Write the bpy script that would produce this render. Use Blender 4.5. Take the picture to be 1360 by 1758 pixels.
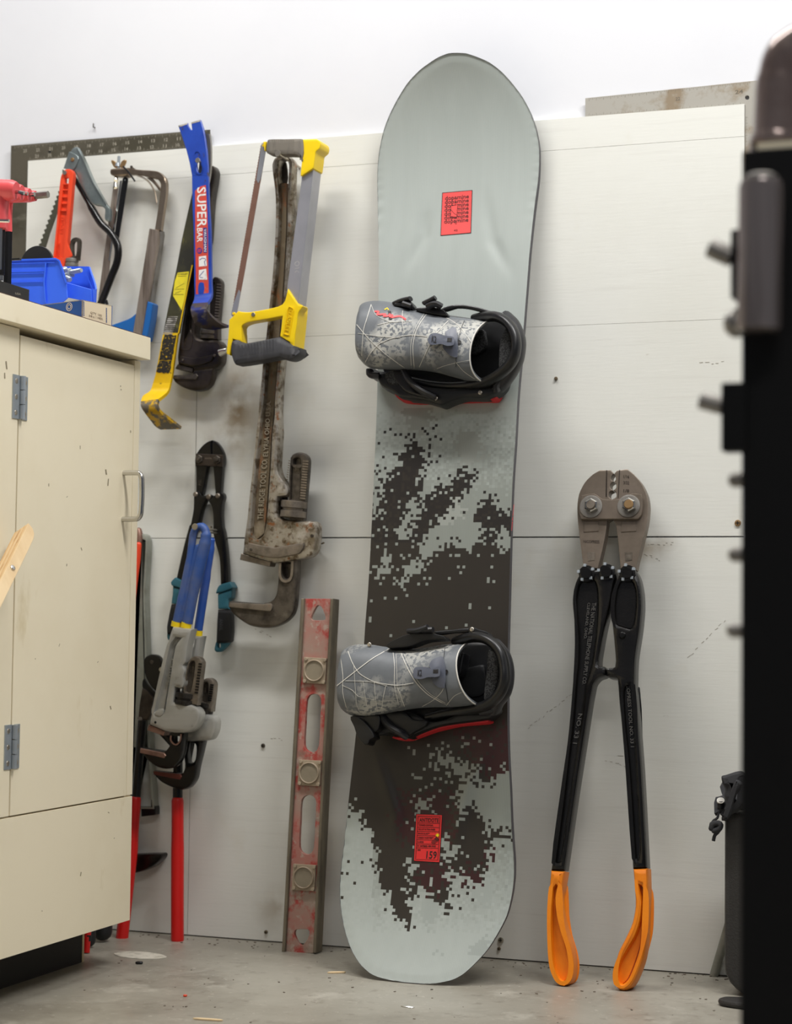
import bpy, bmesh, math, random
from mathutils import Vector, Matrix
random.seed(7)
for o in list(bpy.data.objects): bpy.data.objects.remove(o)
SC = bpy.context.scene
COL = SC.collection
# ---------------------------------------------------------------- camera
W, H = 1360, 1758
FPX = 3314.58                       # focal length in pixels of the 1360x1758 frame
YAW, PITCH, ROLL = -0.350743, 0.05332, 0.01205
CAM = Vector((1.05, -3.1633, 0.5794))
_fw = Vector((math.sin(YAW)*math.cos(PITCH), math.cos(YAW)*math.cos(PITCH), math.sin(PITCH)))
_rt = Vector((math.cos(YAW), -math.sin(YAW), 0)); _up = _rt.cross(_fw)
CR = math.cos(ROLL)*_rt + math.sin(ROLL)*_up
CU = math.cos(ROLL)*_up - math.sin(ROLL)*_rt
cd = bpy.data.cameras.new('camera'); cam = bpy.data.objects.new('camera', cd); COL.objects.link(cam)
m = Matrix.Identity(4)
for i in range(3): m[i][0], m[i][1], m[i][2], m[i][3] = CR[i], CU[i], -_fw[i], CAM[i]
cam.matrix_world = m
cd.sensor_fit = 'VERTICAL'; cd.sensor_height = 36; cd.sensor_width = 36*W/H; cd.lens = FPX/H*36
cd.dof.use_dof = True; cd.dof.focus_distance = 3.05; cd.dof.aperture_fstop = 4.5
SC.camera = cam
# ---------------------------------------------------------------- light
SC.view_settings.view_transform = 'Standard'; SC.view_settings.look = 'None'
SC.view_settings.gamma = 1; SC.view_settings.use_curve_mapping = False
SC.view_settings.exposure = 0.03
wd = bpy.data.worlds.new('world'); SC.world = wd; wd.use_nodes = True
wd.node_tree.nodes['Background'].inputs[0].default_value = (0.80, 0.86, 1.0, 1)
wd.node_tree.nodes['Background'].inputs[1].default_value = 0.15
def area(name, loc, sx, sy, power, col, rot=(0, 0, 0)):
    l = bpy.data.lights.new(name, 'AREA'); l.shape = 'RECTANGLE'; l.size = sx; l.size_y = sy
    l.energy = power; l.color = col
    o = bpy.data.objects.new(name, l); COL.objects.link(o); o.location = loc; o.rotation_euler = rot
    return o
area('ceiling_tube_and_fill', (-0.50, -0.98, 2.88), 1.25, 0.18, 39, (1.0, 0.985, 0.965))
area('ceiling_tube_and_fill', (1.25, -1.02, 2.88), 1.25, 0.18, 54, (1.0, 0.985, 0.965))
area('ceiling_tube_and_fill', (1.5, -3.4, 2.88), 1.25, 0.35, 26, (1.0, 0.985, 0.965))  # unseen lamp added as fill from the viewer's side

# ---------------------------------------------------------------- geometry helpers
def ray(px, py): return _fw + CR*((px-W/2)/FPX) - CU*((py-H/2)/FPX)
def proj(p):
    v = p-CAM; z = v.dot(_fw); return W/2+FPX*v.dot(CR)/z, H/2-FPX*v.dot(CU)/z
def T(ox, oy, s): return lambda *pts: [(ox+p[0]/s, oy+p[1]/s)+tuple(p[2:]) for p in pts]
class Frame:
    """a plane in the room: origin o, axes u (across), v (up), n = u x v (towards the viewer's side)"""
    def __init__(s, o, u, v):
        s.o = Vector(o); s.u = Vector(u).normalized(); s.v = Vector(v).normalized(); s.n = s.u.cross(s.v)
        s.M = Matrix.Identity(4)
        for i in range(3): s.M[i][0], s.M[i][1], s.M[i][2], s.M[i][3] = s.u[i], s.v[i], s.n[i], s.o[i]
    def P(s, px, py, d=0.0):
        r = ray(px, py); t = (d-(CAM-s.o).dot(s.n))/r.dot(s.n); return CAM+r*t
    def uv(s, px, py, d=0.0):
        q = s.P(px, py, d)-s.o; return q.dot(s.u), q.dot(s.v)
    def at(s, u, v, d=0.0): return s.o+s.u*u+s.v*v+s.n*d
WALL = Frame((0, 0, 0), (1, 0, 0), (0, 0, 1))
def wall_at(y): return Frame((0, y, 0), (1, 0, 0), (0, 0, 1))
def floor_at(px, py):
    r = ray(px, py); return CAM+r*(-CAM.z/r.z)
def lean(px, py, top_px, top_d):
    """frame of a thing standing on the floor at pixel (px,py) and leaning so that it is top_d off the wall at top_px"""
    b = floor_at(px, py); t = WALL.P(top_px[0], top_px[1], top_d)
    return Frame((b.x, b.y, 0), (1, 0, 0), (0, t.y-b.y, t.z))
def sm(pts, n=3, closed=True):
    """smooth curve through pts; a point with a third element is a corner"""
    N = len(pts); out = []
    P = [Vector((p[0], p[1])) for p in pts]
    def tan(i):
        if len(pts[i]) > 2: return None
        if not closed and (i == 0 or i == N-1): return None
        d = P[(i+1) % N]-P[(i-1) % N]; return d.normalized() if d.length > 0 else None
    for i in range(N if closed else N-1):
        a, b = P[i], P[(i+1) % N]; L = (b-a).length; ta, tb = tan(i), tan((i+1) % N)
        if ta is None and tb is None: out.append((a.x, a.y)); continue
        ta = ta*L*0.8 if ta is not None else (b-a)*0.5
        tb = tb*L*0.8 if tb is not None else (b-a)*0.5
        for k in range(n):
            t = k/n; t2, t3 = t*t, t*t*t
            q = a*(2*t3-3*t2+1)+ta*(t3-2*t2+t)+b*(3*t2-2*t3)+tb*(t3-t2); out.append((q.x, q.y))
    if not closed: out.append((P[-1].x, P[-1].y))
    return out
def teeth(p, q, n, h):
    """toothed edge from p to q, points rising to the left of the direction of travel (pixel space)"""
    dx, dy = q[0]-p[0], q[1]-p[1]; L = math.hypot(dx, dy); nx, ny = dy/L*h, -dx/L*h; o = []
    for i in range(n):
        a, b = i/n, (i+0.45)/n
        o.append((p[0]+dx*a, p[1]+dy*a, 1)); o.append((p[0]+dx*b+nx, p[1]+dy*b+ny, 1))
    o.append((q[0], q[1], 1)); return o
def join(*gs):
    v, f = [], []
    for g in gs:
        k = len(v); v += g[0]; f += [tuple(i+k for i in t) for t in g[1]]
    return v, f
def plate_uv(fr, loops, d0, d1, bev=0.0008):
    cu = bpy.data.curves.new('c', 'CURVE'); cu.dimensions = '2D'; cu.fill_mode = 'BOTH'
    th = d1-d0; bev = min(bev, th*0.45)
    for lp in loops:
        sp = cu.splines.new('POLY'); sp.points.add(len(lp)-1)
        for k, p in enumerate(lp): sp.points[k].co = (p[0], p[1], 0, 1)
        sp.use_cyclic_u = True
    cu.extrude = max(th/2-bev, 1e-5); cu.bevel_depth = bev; cu.bevel_resolution = 1 if bev > 0.0012 else 0; cu.offset = -bev
    ob = bpy.data.objects.new('t', cu); me = bpy.data.meshes.new_from_object(ob)
    mid = (d0+d1)/2
    V = [fr.at(v.co.x, v.co.y, v.co.z+mid) for v in me.vertices]; Fc = [tuple(p.vertices) for p in me.polygons]
    bpy.data.objects.remove(ob); bpy.data.curves.remove(cu); bpy.data.meshes.remove(me)
    return V, Fc
def plate(fr, pts, d0, d1, bev=0.0008, holes=()):
    return plate_uv(fr, [[fr.uv(p[0], p[1], d1) for p in lp] for lp in [pts]+list(holes)], d0, d1, bev)
def tube(path, rad, seg=12, cap=True, ref=None, ratio=1.0, dome=False):
    """tube along world points; ref+ratio give an oval section (ratio scales the radius along ref)"""
    n = len(path); rad = [rad]*n if not isinstance(rad, (list, tuple)) else list(rad)
    if dome:
        for e in (0, -1):
            a = path[e]; b = path[1] if e == 0 else path[-2]; dr = (a-b).normalized(); r = rad[e]
            ex = [(a+dr*r*math.sin(t)*0.9, r*math.cos(t)) for t in (0.5, 1.0, 1.35)]
            if e == 0: path = [p for p, _ in reversed(ex)]+list(path); rad = [q for _, q in reversed(ex)]+rad
            else: path = list(path)+[p for p, _ in ex]; rad = rad+[q for _, q in ex]
        n = len(path)
    V, Fc = [], []; prev = None
    for i in range(n):
        t = (path[min(i+1, n-1)]-path[max(i-1, 0)]).normalized()
        if ref is not None: a = (ref-t*ref.dot(t)).normalized()
        elif prev is None:
            h = Vector((0, 0, 1)) if abs(t.z) < 0.9 else Vector((1, 0, 0)); a = (h-t*h.dot(t)).normalized()
        else: a = (prev-t*prev.dot(t)).normalized()
        prev = a; b = t.cross(a)
        for k in range(seg):
            w = 2*math.pi*k/seg; V.append(path[i]+a*(math.cos(w)*rad[i]*ratio)+b*(math.sin(w)*rad[i]))
    for i in range(n-1):
        for k in range(seg):
            k2 = (k+1) % seg; Fc.append((i*seg+k, i*seg+k2, (i+1)*seg+k2, (i+1)*seg+k))
    if cap: Fc.append(tuple(range(seg))[::-1]); Fc.append(tuple((n-1)*seg+k for k in range(seg)))
    return V, Fc
def lathe(p0, p1, prof, seg=20):
    ax = p1-p0; return tube([p0+ax*t for t, r in prof], [max(r, 1e-5) for t, r in prof], seg) if all(prof[i+1][0] > prof[i][0] for i in range(len(prof)-1)) else _lathe(p0, ax, prof, seg)
def _lathe(p0, ax, prof, seg):
    t = ax.normalized(); h = Vector((0, 0, 1)) if abs(t.z) < 0.9 else Vector((1, 0, 0)); a = (h-t*h.dot(t)).normalized(); b = t.cross(a)
    V, Fc = [], []
    for s, r in prof:
        for k in range(seg):
            w = 2*math.pi*k/seg; V.append(p0+ax*s+a*(math.cos(w)*r)+b*(math.sin(w)*r))
    for i in range(len(prof)-1):
        for k in range(seg):
            k2 = (k+1) % seg; Fc.append((i*seg+k, i*seg+k2, (i+1)*seg+k2, (i+1)*seg+k))
    Fc.append(tuple(range(seg))[::-1]); Fc.append(tuple((len(prof)-1)*seg+k for k in range(seg)))
    return V, Fc
def smooth_path(pts, n=4):
    N = len(pts); out = []
    def tan(i):
        if i == 0: return (pts[1]-pts[0]).normalized()
        if i == N-1: return (pts[-1]-pts[-2]).normalized()
        return (pts[i+1]-pts[i-1]).normalized()
    for i in range(N-1):
        a, b = pts[i], pts[i+1]; L = (b-a).length; ta, tb = tan(i)*L, tan(i+1)*L
        for k in range(n):
            t = k/n; t2, t3 = t*t, t*t*t; out.append(a*(2*t3-3*t2+1)+ta*(t3-2*t2+t)+b*(3*t2-2*t3)+tb*(t3-t2))
    out.append(pts[-1]); return out
def solid_grid(g, th):
    """closed sheet of thickness th from a grid (rows x cols) of points; the grid is the front face"""
    R_, C_ = len(g), len(g[0]); V = []; B = []
    for i in range(R_):
        for j in range(C_):
            a = g[min(i+1, R_-1)][j]-g[max(i-1, 0)][j]; b = g[i][min(j+1, C_-1)]-g[i][max(j-1, 0)]
            n = a.cross(b); n = n.normalized() if n.length > 1e-12 else Vector((0, -1, 0))
            if n.dot(CAM-g[i][j]) < 0 and i == 0 and j == 0: pass
            V.append(g[i][j]); B.append(n)
    c = V[(R_//2)*C_+C_//2]; s = 1 if B[(R_//2)*C_+C_//2].dot(CAM-c) > 0 else -1
    N = len(V); V = V+[V[k]-B[k]*(th*s) for k in range(N)]; Fc = []
    idx = lambda i, j: i*C_+j
    for i in range(R_-1):
        for j in range(C_-1):
            q = (idx(i, j), idx(i, j+1), idx(i+1, j+1), idx(i+1, j)); Fc.append(q); Fc.append(tuple(k+N for k in q[::-1]))
    def side(l):
        for a, b in zip(l, l[1:]): Fc.append((a, a+N, b+N, b))
    side([idx(i, 0) for i in range(R_)]); side([idx(R_-1, j) for j in range(C_)])
    side([idx(i, C_-1) for i in range(R_-1, -1, -1)]); side([idx(0, j) for j in range(C_-1, -1, -1)])
    return V, Fc
def ribbon(sts, th, cols=4, n=4, bow=0.0):
    """bar through stations (left point, right point)"""
    L = smooth_path([s[0] for s in sts], n); R_ = smooth_path([s[1] for s in sts], n)
    return solid_grid([[a.lerp(b, j/cols) for j in range(cols+1)] for a, b in zip(L, R_)], th)
def box(lo, hi, bev=0.0):
    bm = bmesh.new(); bmesh.ops.create_cube(bm, size=1)
    for v in bm.verts: v.co = Vector([lo[i]+(v.co[i]+0.5)*(hi[i]-lo[i]) for i in range(3)])
    if bev > 0: bmesh.ops.bevel(bm, geom=list(bm.edges), offset=bev, segments=2, affect='EDGES', profile=0.6)
    bm.verts.index_update(); r = ([v.co.copy() for v in bm.verts], [tuple(v.index for v in f.verts) for f in bm.faces]); bm.free(); return r
def fbox(fr, u0, u1, v0, v1, d0, d1, bev=0.0):
    g = box((u0, v0, d0), (u1, v1, d1), bev); return [fr.at(*p) for p in g[0]], g[1]
def prism(pts, vec):
    """polygon of world points swept along vec"""
    n = len(pts); V = list(pts)+[p+vec for p in pts]; Fc = [tuple(range(n)), tuple(range(2*n-1, n-1, -1))]
    for i in range(n): j = (i+1) % n; Fc.append((i, i+n, j+n, j))
    return V, Fc
_tc = {}
def text_geo(s):
    if s not in _tc:
        cu = bpy.data.curves.new('t', 'FONT'); cu.body = s; cu.resolution_u = 2; cu.extrude = 0.5; cu.fill_mode = 'BOTH'; cu.offset = 0.012
        ob = bpy.data.objects.new('t', cu); me = bpy.data.meshes.new_from_object(ob)
        xs = [v.co.x for v in me.vertices]; ys = [v.co.y for v in me.vertices]
        x0, x1, y0, y1 = min(xs), max(xs), min(ys), max(ys)
        _tc[s] = ([((v.co.x-x0)/(x1-x0), (v.co.y-y0)/(y1-y0), v.co.z+0.5) for v in me.vertices], [tuple(p.vertices) for p in me.polygons])
        bpy.data.objects.remove(ob); bpy.data.curves.remove(cu); bpy.data.meshes.remove(me)
    return _tc[s]
def text(surf, s, quad, d, ext=0.0006, y0=0.0, y1=1.0, x0=0.0, x1=1.0):
    """raised letters filling a four-cornered field (bottom-left, bottom-right, top-right, top-left of the letters)"""
    V, Fc = text_geo(s); a, b, c_, d_ = quad; out = []
    for x, y, z in V:
        x = x0+x*(x1-x0); y = y0+y*(y1-y0)
        px = (1-y)*((1-x)*a[0]+x*b[0])+y*((1-x)*d_[0]+x*c_[0]); py = (1-y)*((1-x)*a[1]+x*b[1])+y*((1-x)*d_[1]+x*c_[1])
        out.append(surf(px, py, d+z*ext))
    return out, Fc
def strip(surf, pts, wpx, d, ext=0.0005):
    """narrow raised line along pixel points"""
    V, Fc = [], []
    for i, p in enumerate(pts):
        a = pts[max(i-1, 0)]; b = pts[min(i+1, len(pts)-1)]; dx, dy = b[0]-a[0], b[1]-a[1]; L = math.hypot(dx, dy) or 1
        nx, ny = -dy/L*wpx/2, dx/L*wpx/2
        for s_, e in ((1, 0), (-1, 0), (-1, ext), (1, ext)): V.append(surf(p[0]+nx*s_, p[1]+ny*s_, d+e))
    for i in range(len(pts)-1):
        for k in range(4): k2 = (k+1) % 4; Fc.append((i*4+k, i*4+k2, i*4+4+k2, i*4+4+k))
    n = len(pts)-1; Fc += [(3, 2, 1, 0), (n*4, n*4+1, n*4+2, n*4+3)]
    return V, Fc
# ---------------------------------------------------------------- objects
MW = {}
def thing(name, label, cat, loc=(0, 0, 0), group=None, fr=None):
    o = bpy.data.objects.new(name, None); COL.objects.link(o); o.empty_display_size = 0.05
    M = Matrix.Translation(Vector(loc))
    o.matrix_world = M; MW[o.name] = M; o['label'] = label; o['category'] = cat
    if group: o['group'] = group
    return o
def obj(name, geo, mat, parent=None, label=None, cat=None, group=None, kind=None, ang=38, loc=None, smooth=True):
    V, Fc = geo; me = bpy.data.meshes.new(name)
    if parent is not None: M = MW[parent.name]
    else: M = Matrix.Translation(Vector(loc)) if loc is not None else Matrix.Identity(4)
    Mi = M.inverted()
    bm = bmesh.new(); vs = [bm.verts.new(Mi @ v) for v in V]
    for f in Fc:
        try: bm.faces.new([vs[i] for i in f])
        except ValueError: pass
    bmesh.ops.remove_doubles(bm, verts=bm.verts, dist=1e-6)
    bmesh.ops.recalc_face_normals(bm, faces=bm.faces)
    bm.to_mesh(me); bm.free()
    if smooth:
        me.polygons.foreach_set('use_smooth', [True]*len(me.polygons)); me.set_sharp_from_angle(angle=math.radians(ang))
    me.materials.append(mat)
    o = bpy.data.objects.new(name, me); COL.objects.link(o)
    if smooth:
        wn = o.modifiers.new('weighted_normal', 'WEIGHTED_NORMAL'); wn.keep_sharp = True; wn.weight = 80
    if parent is not None: o.parent = parent; MW[o.name] = M
    else: o.matrix_world = M; MW[o.name] = M
    if label: o['label'] = label
    if cat: o['category'] = cat
    if group: o['group'] = group
    if kind: o['kind'] = kind
    return o
# ---------------------------------------------------------------- materials
def c(r, g, b):
    f = lambda x: (x/255/12.92) if x/255 <= 0.04045 else ((x/255+0.055)/1.055)**2.4
    return (f(r), f(g), f(b), 1)
def mat(name, base, rough=0.5, metal=0.0, layers=(), bump=None, spec=0.5, rvar=None, trans=0, coat=0):
    """layers: (colour, noise scale or (sx,sy,sz), lo, hi, amount) laid over the base colour"""
    mt = bpy.data.materials.new(name); mt.use_nodes = True; nt = mt.node_tree; b = nt.nodes['Principled BSDF']
    b.inputs['Roughness'].default_value = rough; b.inputs['Metallic'].default_value = metal
    b.inputs['Specular IOR Level'].default_value = spec; b.inputs['Base Color'].default_value = base
    if coat: b.inputs['Coat Weight'].default_value = coat; b.inputs['Coat Roughness'].default_value = 0.15
    tc = nt.nodes.new('ShaderNodeTexCoord')
    def noise(sc, det=5, off=0):
        mp = nt.nodes.new('ShaderNodeMapping'); nt.links.new(tc.outputs['Object'], mp.inputs[0])
        mp.inputs['Scale'].default_value = sc if isinstance(sc, tuple) else (sc, sc, sc); mp.inputs['Location'].default_value = (off, off*0.7, off*1.3)
        n = nt.nodes.new('ShaderNodeTexNoise'); n.inputs['Scale'].default_value = 1; n.inputs['Detail'].default_value = det; n.inputs['Roughness'].default_value = 0.62
        nt.links.new(mp.outputs[0], n.inputs['Vector']); return n.outputs[0]
    cur = None
    for k, L in enumerate(layers):
        col, sc, lo, hi, amt = L[:5]
        mr = nt.nodes.new('ShaderNodeMapRange'); nt.links.new(noise(sc, off=3.1*k+1), mr.inputs[0])
        mr.inputs[1].default_value = lo; mr.inputs[2].default_value = hi; mr.inputs[3].default_value = 0; mr.inputs[4].default_value = amt
        mx = nt.nodes.new('ShaderNodeMix'); mx.data_type = 'RGBA'; nt.links.new(mr.outputs[0], mx.inputs[0])
        if cur is None: mx.inputs[6].default_value = base
        else: nt.links.new(cur, mx.inputs[6])
        mx.inputs[7].default_value = col; cur = mx.outputs[2]
    if cur is not None: nt.links.new(cur, b.inputs['Base Color'])
    if rvar:
        mr = nt.nodes.new('ShaderNodeMapRange'); nt.links.new(noise(rvar[0], off=9), mr.inputs[0])
        mr.inputs[1].default_value = 0.3; mr.inputs[2].default_value = 0.7; mr.inputs[3].default_value = rvar[1]; mr.inputs[4].default_value = rvar[2]
        nt.links.new(mr.outputs[0], b.inputs['Roughness'])
    if bump:
        bp = nt.nodes.new('ShaderNodeBump'); nt.links.new(noise(bump[0], 4, 5), bp.inputs['Height'])
        bp.inputs['Strength'].default_value = bump[1]; bp.inputs['Distance'].default_value = bump[2] if len(bump) > 2 else 0.002
        nt.links.new(bp.outputs[0], b.inputs['Normal'])
    return mt
M_ = {}
M_['wall'] = mat('painted_wall', c(222, 223, 227), 0.75, layers=[(c(215, 216, 221), 3, 0.4, 0.7, 0.5)], bump=(60, 0.05))
M_['panel'] = mat('painted_panel', c(226, 226, 219), 0.6, layers=[(c(216, 215, 205), 2.2, 0.42, 0.7, 0.55), (c(206, 197, 172), 4.5, 0.6, 0.75, 0.35), (c(190, 186, 178), (4, 4, 90), 0.55, 0.72, 0.18), (c(150, 140, 120), (30, 30, 60), 0.72, 0.8, 0.5)], bump=((25, 25, 300), 0.08))
def panel_stain(mt, spots):
    nt = mt.node_tree; b = nt.nodes['Principled BSDF']; src = b.inputs['Base Color'].links[0].from_socket
    tc = nt.nodes.new('ShaderNodeTexCoord')
    for (x, z, rx, rz, amt) in spots:
        mp = nt.nodes.new('ShaderNodeMapping'); mp.vector_type = 'TEXTURE'; nt.links.new(tc.outputs['Object'], mp.inputs[0])
        mp.inputs['Location'].default_value = (x, 0, z); mp.inputs['Scale'].default_value = (rx, 1, rz)
        g_ = nt.nodes.new('ShaderNodeTexGradient'); g_.gradient_type = 'SPHERICAL'; nt.links.new(mp.outputs[0], g_.inputs[0])
        n = nt.nodes.new('ShaderNodeTexNoise'); n.inputs['Scale'].default_value = 22; n.inputs['Detail'].default_value = 6; nt.links.new(tc.outputs['Object'], n.inputs['Vector'])
        r = nt.nodes.new('ShaderNodeMapRange'); nt.links.new(n.outputs[0], r.inputs[0]); r.inputs[1].default_value = .35; r.inputs[2].default_value = .6
        m1 = nt.nodes.new('ShaderNodeMath'); m1.operation = 'MULTIPLY'; nt.links.new(g_.outputs[1], m1.inputs[0]); nt.links.new(r.outputs[0], m1.inputs[1])
        m2 = nt.nodes.new('ShaderNodeMath'); m2.operation = 'MULTIPLY'; nt.links.new(m1.outputs[0], m2.inputs[0]); m2.inputs[1].default_value = amt
        mx = nt.nodes.new('ShaderNodeMix'); mx.data_type = 'RGBA'; nt.links.new(m2.outputs[0], mx.inputs[0]); nt.links.new(src, mx.inputs[6]); mx.inputs[7].default_value = c(140, 118, 82); src = mx.outputs[2]
    nt.links.new(src, b.inputs['Base Color'])
panel_stain(M_['panel'], [(WALL.uv(408, 700)[0], WALL.uv(408, 700)[1], .05, .12, 1.0), (WALL.uv(360, 760)[0], WALL.uv(360, 760)[1], .07, .04, .5), (WALL.uv(1110, 940)[0], WALL.uv(1110, 940)[1], .07, .03, .6), (WALL.uv(480, 1560)[0], WALL.uv(480, 1560)[1], .06, .05, .5)])
M_['floor'] = mat('concrete_floor', c(146, 141, 129), 0.42, layers=[(c(170, 166, 154), 2.0, 0.4, 0.65, 0.8), (c(112, 106, 94), 3.5, 0.5, 0.70, 0.75), (c(186, 182, 170), 9, 0.58, 0.70, 0.6), (c(98, 90, 78), 40, 0.58, 0.70, 0.45), (c(192, 188, 176), 90, 0.62, 0.70, 0.5)], bump=(70, 0.15), rvar=(3, 0.28, 0.55))
M_['cream'] = mat('cream_paint', c(246, 235, 207), 0.45, layers=[(c(237, 224, 193), 3, 0.42, 0.65, 0.6), (c(206, 186, 138), (12, 12, 5), 0.64, 0.74, 0.5), (c(120, 110, 96), (38, 38, 22), 0.735, 0.76, 0.7)], bump=(40, 0.04))
M_['creamedge'] = mat('chipped_plywood_edge', c(214, 196, 158), 0.7, layers=[(c(150, 108, 66), 22, 0.5, 0.62, 0.9)])
M_['darkwood'] = mat('dark_inside_wood', c(72, 40, 28), 0.8)
M_['toekick'] = mat('toe_kick_black', c(26, 24, 22), 0.7)
M_['nutdark'] = mat('dark_knurled_steel', c(62, 58, 54), 0.4, 0.6, layers=[(c(42, 39, 36), 200, 0.45, 0.55, 0.9)])
M_['zinc'] = mat('zinc_steel', c(176, 184, 190), 0.36, 0.5, layers=[(c(146, 154, 160), 14, 0.4, 0.65, 0.6)])
M_['chrome'] = mat('chrome', c(205, 203, 198), 0.16, 1.0, layers=[(c(150, 146, 138), 18, 0.5, 0.7, 0.5)])
M_['brushed'] = mat('brushed_cylinder', c(150, 140, 137), 0.25, 0.6, layers=[(c(104, 94, 90), (40, 40, 2), 0.45, 0.6, 0.7)])
M_['letterg'] = mat('dusty_raised_letter', c(74, 72, 69), 0.5)
M_['steel'] = mat('grey_steel', c(150, 146, 140), 0.42, 0.75, layers=[(c(104, 97, 88), 26, 0.45, 0.68, 0.8)])
M_['square'] = mat('framing_square_steel', c(112, 106, 92), 0.45, 0.6, layers=[(c(84, 80, 66), 9, 0.4, 0.62, 0.8), (c(150, 144, 130), (14, 14, 40), 0.58, 0.7, 0.5)])
M_['squarel'] = mat('framing_square_bright', c(186, 182, 172), 0.45, 0.45, layers=[(c(152, 132, 104), 16, 0.52, 0.66, 0.8)])
M_['tick'] = mat('graduation_mark', c(178, 172, 156), 0.5, 0.3)
M_['tickd'] = mat('graduation_mark_dark', c(120, 112, 98), 0.5, 0.3)
M_['castlet'] = mat('cast_letter', c(158, 148, 128), 0.45, 0.3)
M_['rusty'] = mat('worn_rusty_iron', c(176, 169, 157), 0.34, 0.68, layers=[(c(122, 110, 90), 30, 0.45, 0.60, 0.85), (c(86, 68, 44), 70, 0.52, 0.62, 0.85), (c(150, 90, 40), 60, 0.60, 0.68, 0.85), (c(204, 201, 196), 22, 0.58, 0.7, 0.6)], bump=(180, 0.25))
M_['rustweb'] = mat('rusty_channel', c(112, 98, 76), 0.6, 0.15, layers=[(c(150, 90, 44), (50, 50, 16), 0.54, 0.68, 0.8), (c(66, 48, 34), (30, 30, 10), 0.52, 0.65, 0.85), (c(150, 138, 116), 24, 0.56, 0.7, 0.7)], bump=(160, 0.2))
M_['iron'] = mat('dark_iron', c(98, 91, 82), 0.4, 0.6, layers=[(c(58, 52, 47), 30, 0.42, 0.62, 0.9), (c(126, 118, 108), 40, 0.6, 0.72, 0.6)], bump=(200, 0.15))
M_['ironbr'] = mat('bright_worn_iron', c(140, 130, 118), 0.38, 0.65, layers=[(c(98, 90, 80), 36, 0.45, 0.65, 0.9), (c(176, 120, 50), 50, 0.68, 0.74, 0.7)], bump=(220, 0.2))
M_['brown'] = mat('oily_brown_iron', c(70, 62, 56), 0.33, 0.6, layers=[(c(44, 39, 35), 24, 0.42, 0.62, 0.9), (c(120, 110, 100), 50, 0.66, 0.74, 0.6)], bump=(160, 0.15))
M_['black'] = mat('black_paint', c(14, 13, 12), 0.22, 0.0, layers=[(c(22, 20, 19), 30, 0.45, 0.65, 0.6)], bump=(300, 0.15), spec=0.45)
M_['matblack'] = mat('matt_black_plastic', c(24, 24, 25), 0.5, layers=[(c(34, 34, 35), 20, 0.45, 0.65, 0.6)])
M_['rubber'] = mat('dusty_grey_rubber', c(122, 116, 106), 0.8, layers=[(c(92, 88, 82), (60, 60, 14), 0.45, 0.62, 0.8)])
M_['rubberd'] = mat('charcoal_rubber', c(62, 62, 65), 0.6, layers=[(c(84, 84, 86), (50, 50, 12), 0.5, 0.65, 0.6)])
M_['yellow'] = mat('yellow_paint', c(244, 208, 10), 0.42, layers=[(c(228, 186, 4), 8, 0.45, 0.7, 0.5)])
M_['barblue'] = mat('worn_blue_enamel', c(38, 72, 170), 0.35, layers=[(c(30, 54, 140), 12, 0.45, 0.65, 0.8), (c(64, 56, 58), (46, 46, 30), 0.62, 0.67, 0.95)], bump=(120, 0.1))
M_['claw'] = mat('scraped_claw_steel', c(92, 84, 84), 0.36, 0.6, layers=[(c(40, 52, 120), 40, 0.48, 0.56, 0.85), (c(140, 132, 126), 60, 0.6, 0.68, 0.8)])
M_['barclawY'] = mat('scraped_yellow_claw', c(110, 102, 86), 0.4, 0.4, layers=[(c(214, 168, 20), 55, 0.49, 0.55, 0.9), (c(70, 64, 54), 40, 0.58, 0.66, 0.8)])
M_['baryel'] = mat('worn_yellow_enamel', c(232, 190, 14), 0.4, layers=[(c(206, 160, 12), 14, 0.45, 0.65, 0.7), (c(70, 60, 36), 80, 0.66, 0.7, 0.9)])
M_['barblk'] = mat('peeling_black_on_yellow', c(38, 35, 30), 0.5, layers=[(c(214, 174, 20), 260, 0.585, 0.62, 0.95), (c(150, 144, 130), 120, 0.7, 0.73, 0.6)])
M_['barolive'] = mat('dark_olive_sleeve', c(64, 62, 40), 0.45, layers=[(c(44, 43, 36), 24, 0.42, 0.6, 0.9), (c(120, 116, 60), (90, 90, 40), 0.6, 0.68, 0.6)])
M_['stky'] = mat('yellow_sticker', c(236, 218, 44), 0.5, layers=[(c(214, 196, 60), 40, 0.5, 0.65, 0.6)])
M_['stkr'] = mat('worn_red_sticker', c(206, 70, 54), 0.5, layers=[(c(188, 88, 74), 30, 0.5, 0.62, 0.7), (c(150, 130, 118), 60, 0.62, 0.68, 0.9)])
M_['stkw'] = mat('worn_white_print', c(232, 230, 226), 0.55, layers=[(c(190, 180, 164), 60, 0.55, 0.66, 0.8)])
M_['stkb'] = mat('blue_print', c(44, 52, 130), 0.5)
M_['ink'] = mat('black_ink', c(22, 18, 18), 0.6)
M_['scuff'] = mat('silver_worn_label', c(196, 192, 184), 0.4, 0.2, layers=[(c(110, 106, 98), 50, 0.5, 0.6, 0.9)])
M_['alu'] = mat('silver_painted_tube', c(176, 176, 182), 0.36, 0.55, layers=[(c(156, 156, 162), 12, 0.42, 0.66, 0.6)])
M_['blade'] = mat('saw_blade_steel', c(178, 180, 186), 0.35, 0.7)
M_['bladebr'] = mat('brown_saw_blade', c(134, 100, 86), 0.45, 0.4, layers=[(c(116, 82, 68), 20, 0.45, 0.65, 0.7)])
M_['orange'] = mat('orange_red_enamel', c(232, 74, 40), 0.38, layers=[(c(212, 60, 32), 14, 0.45, 0.65, 0.6)], bump=(200, 0.08))
M_['galv'] = mat('galvanised_sheet', c(150, 160, 160), 0.34, 0.75, layers=[(c(112, 124, 124), 12, 0.42, 0.62, 0.8), (c(186, 192, 194), 20, 0.58, 0.7, 0.6)])
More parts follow.
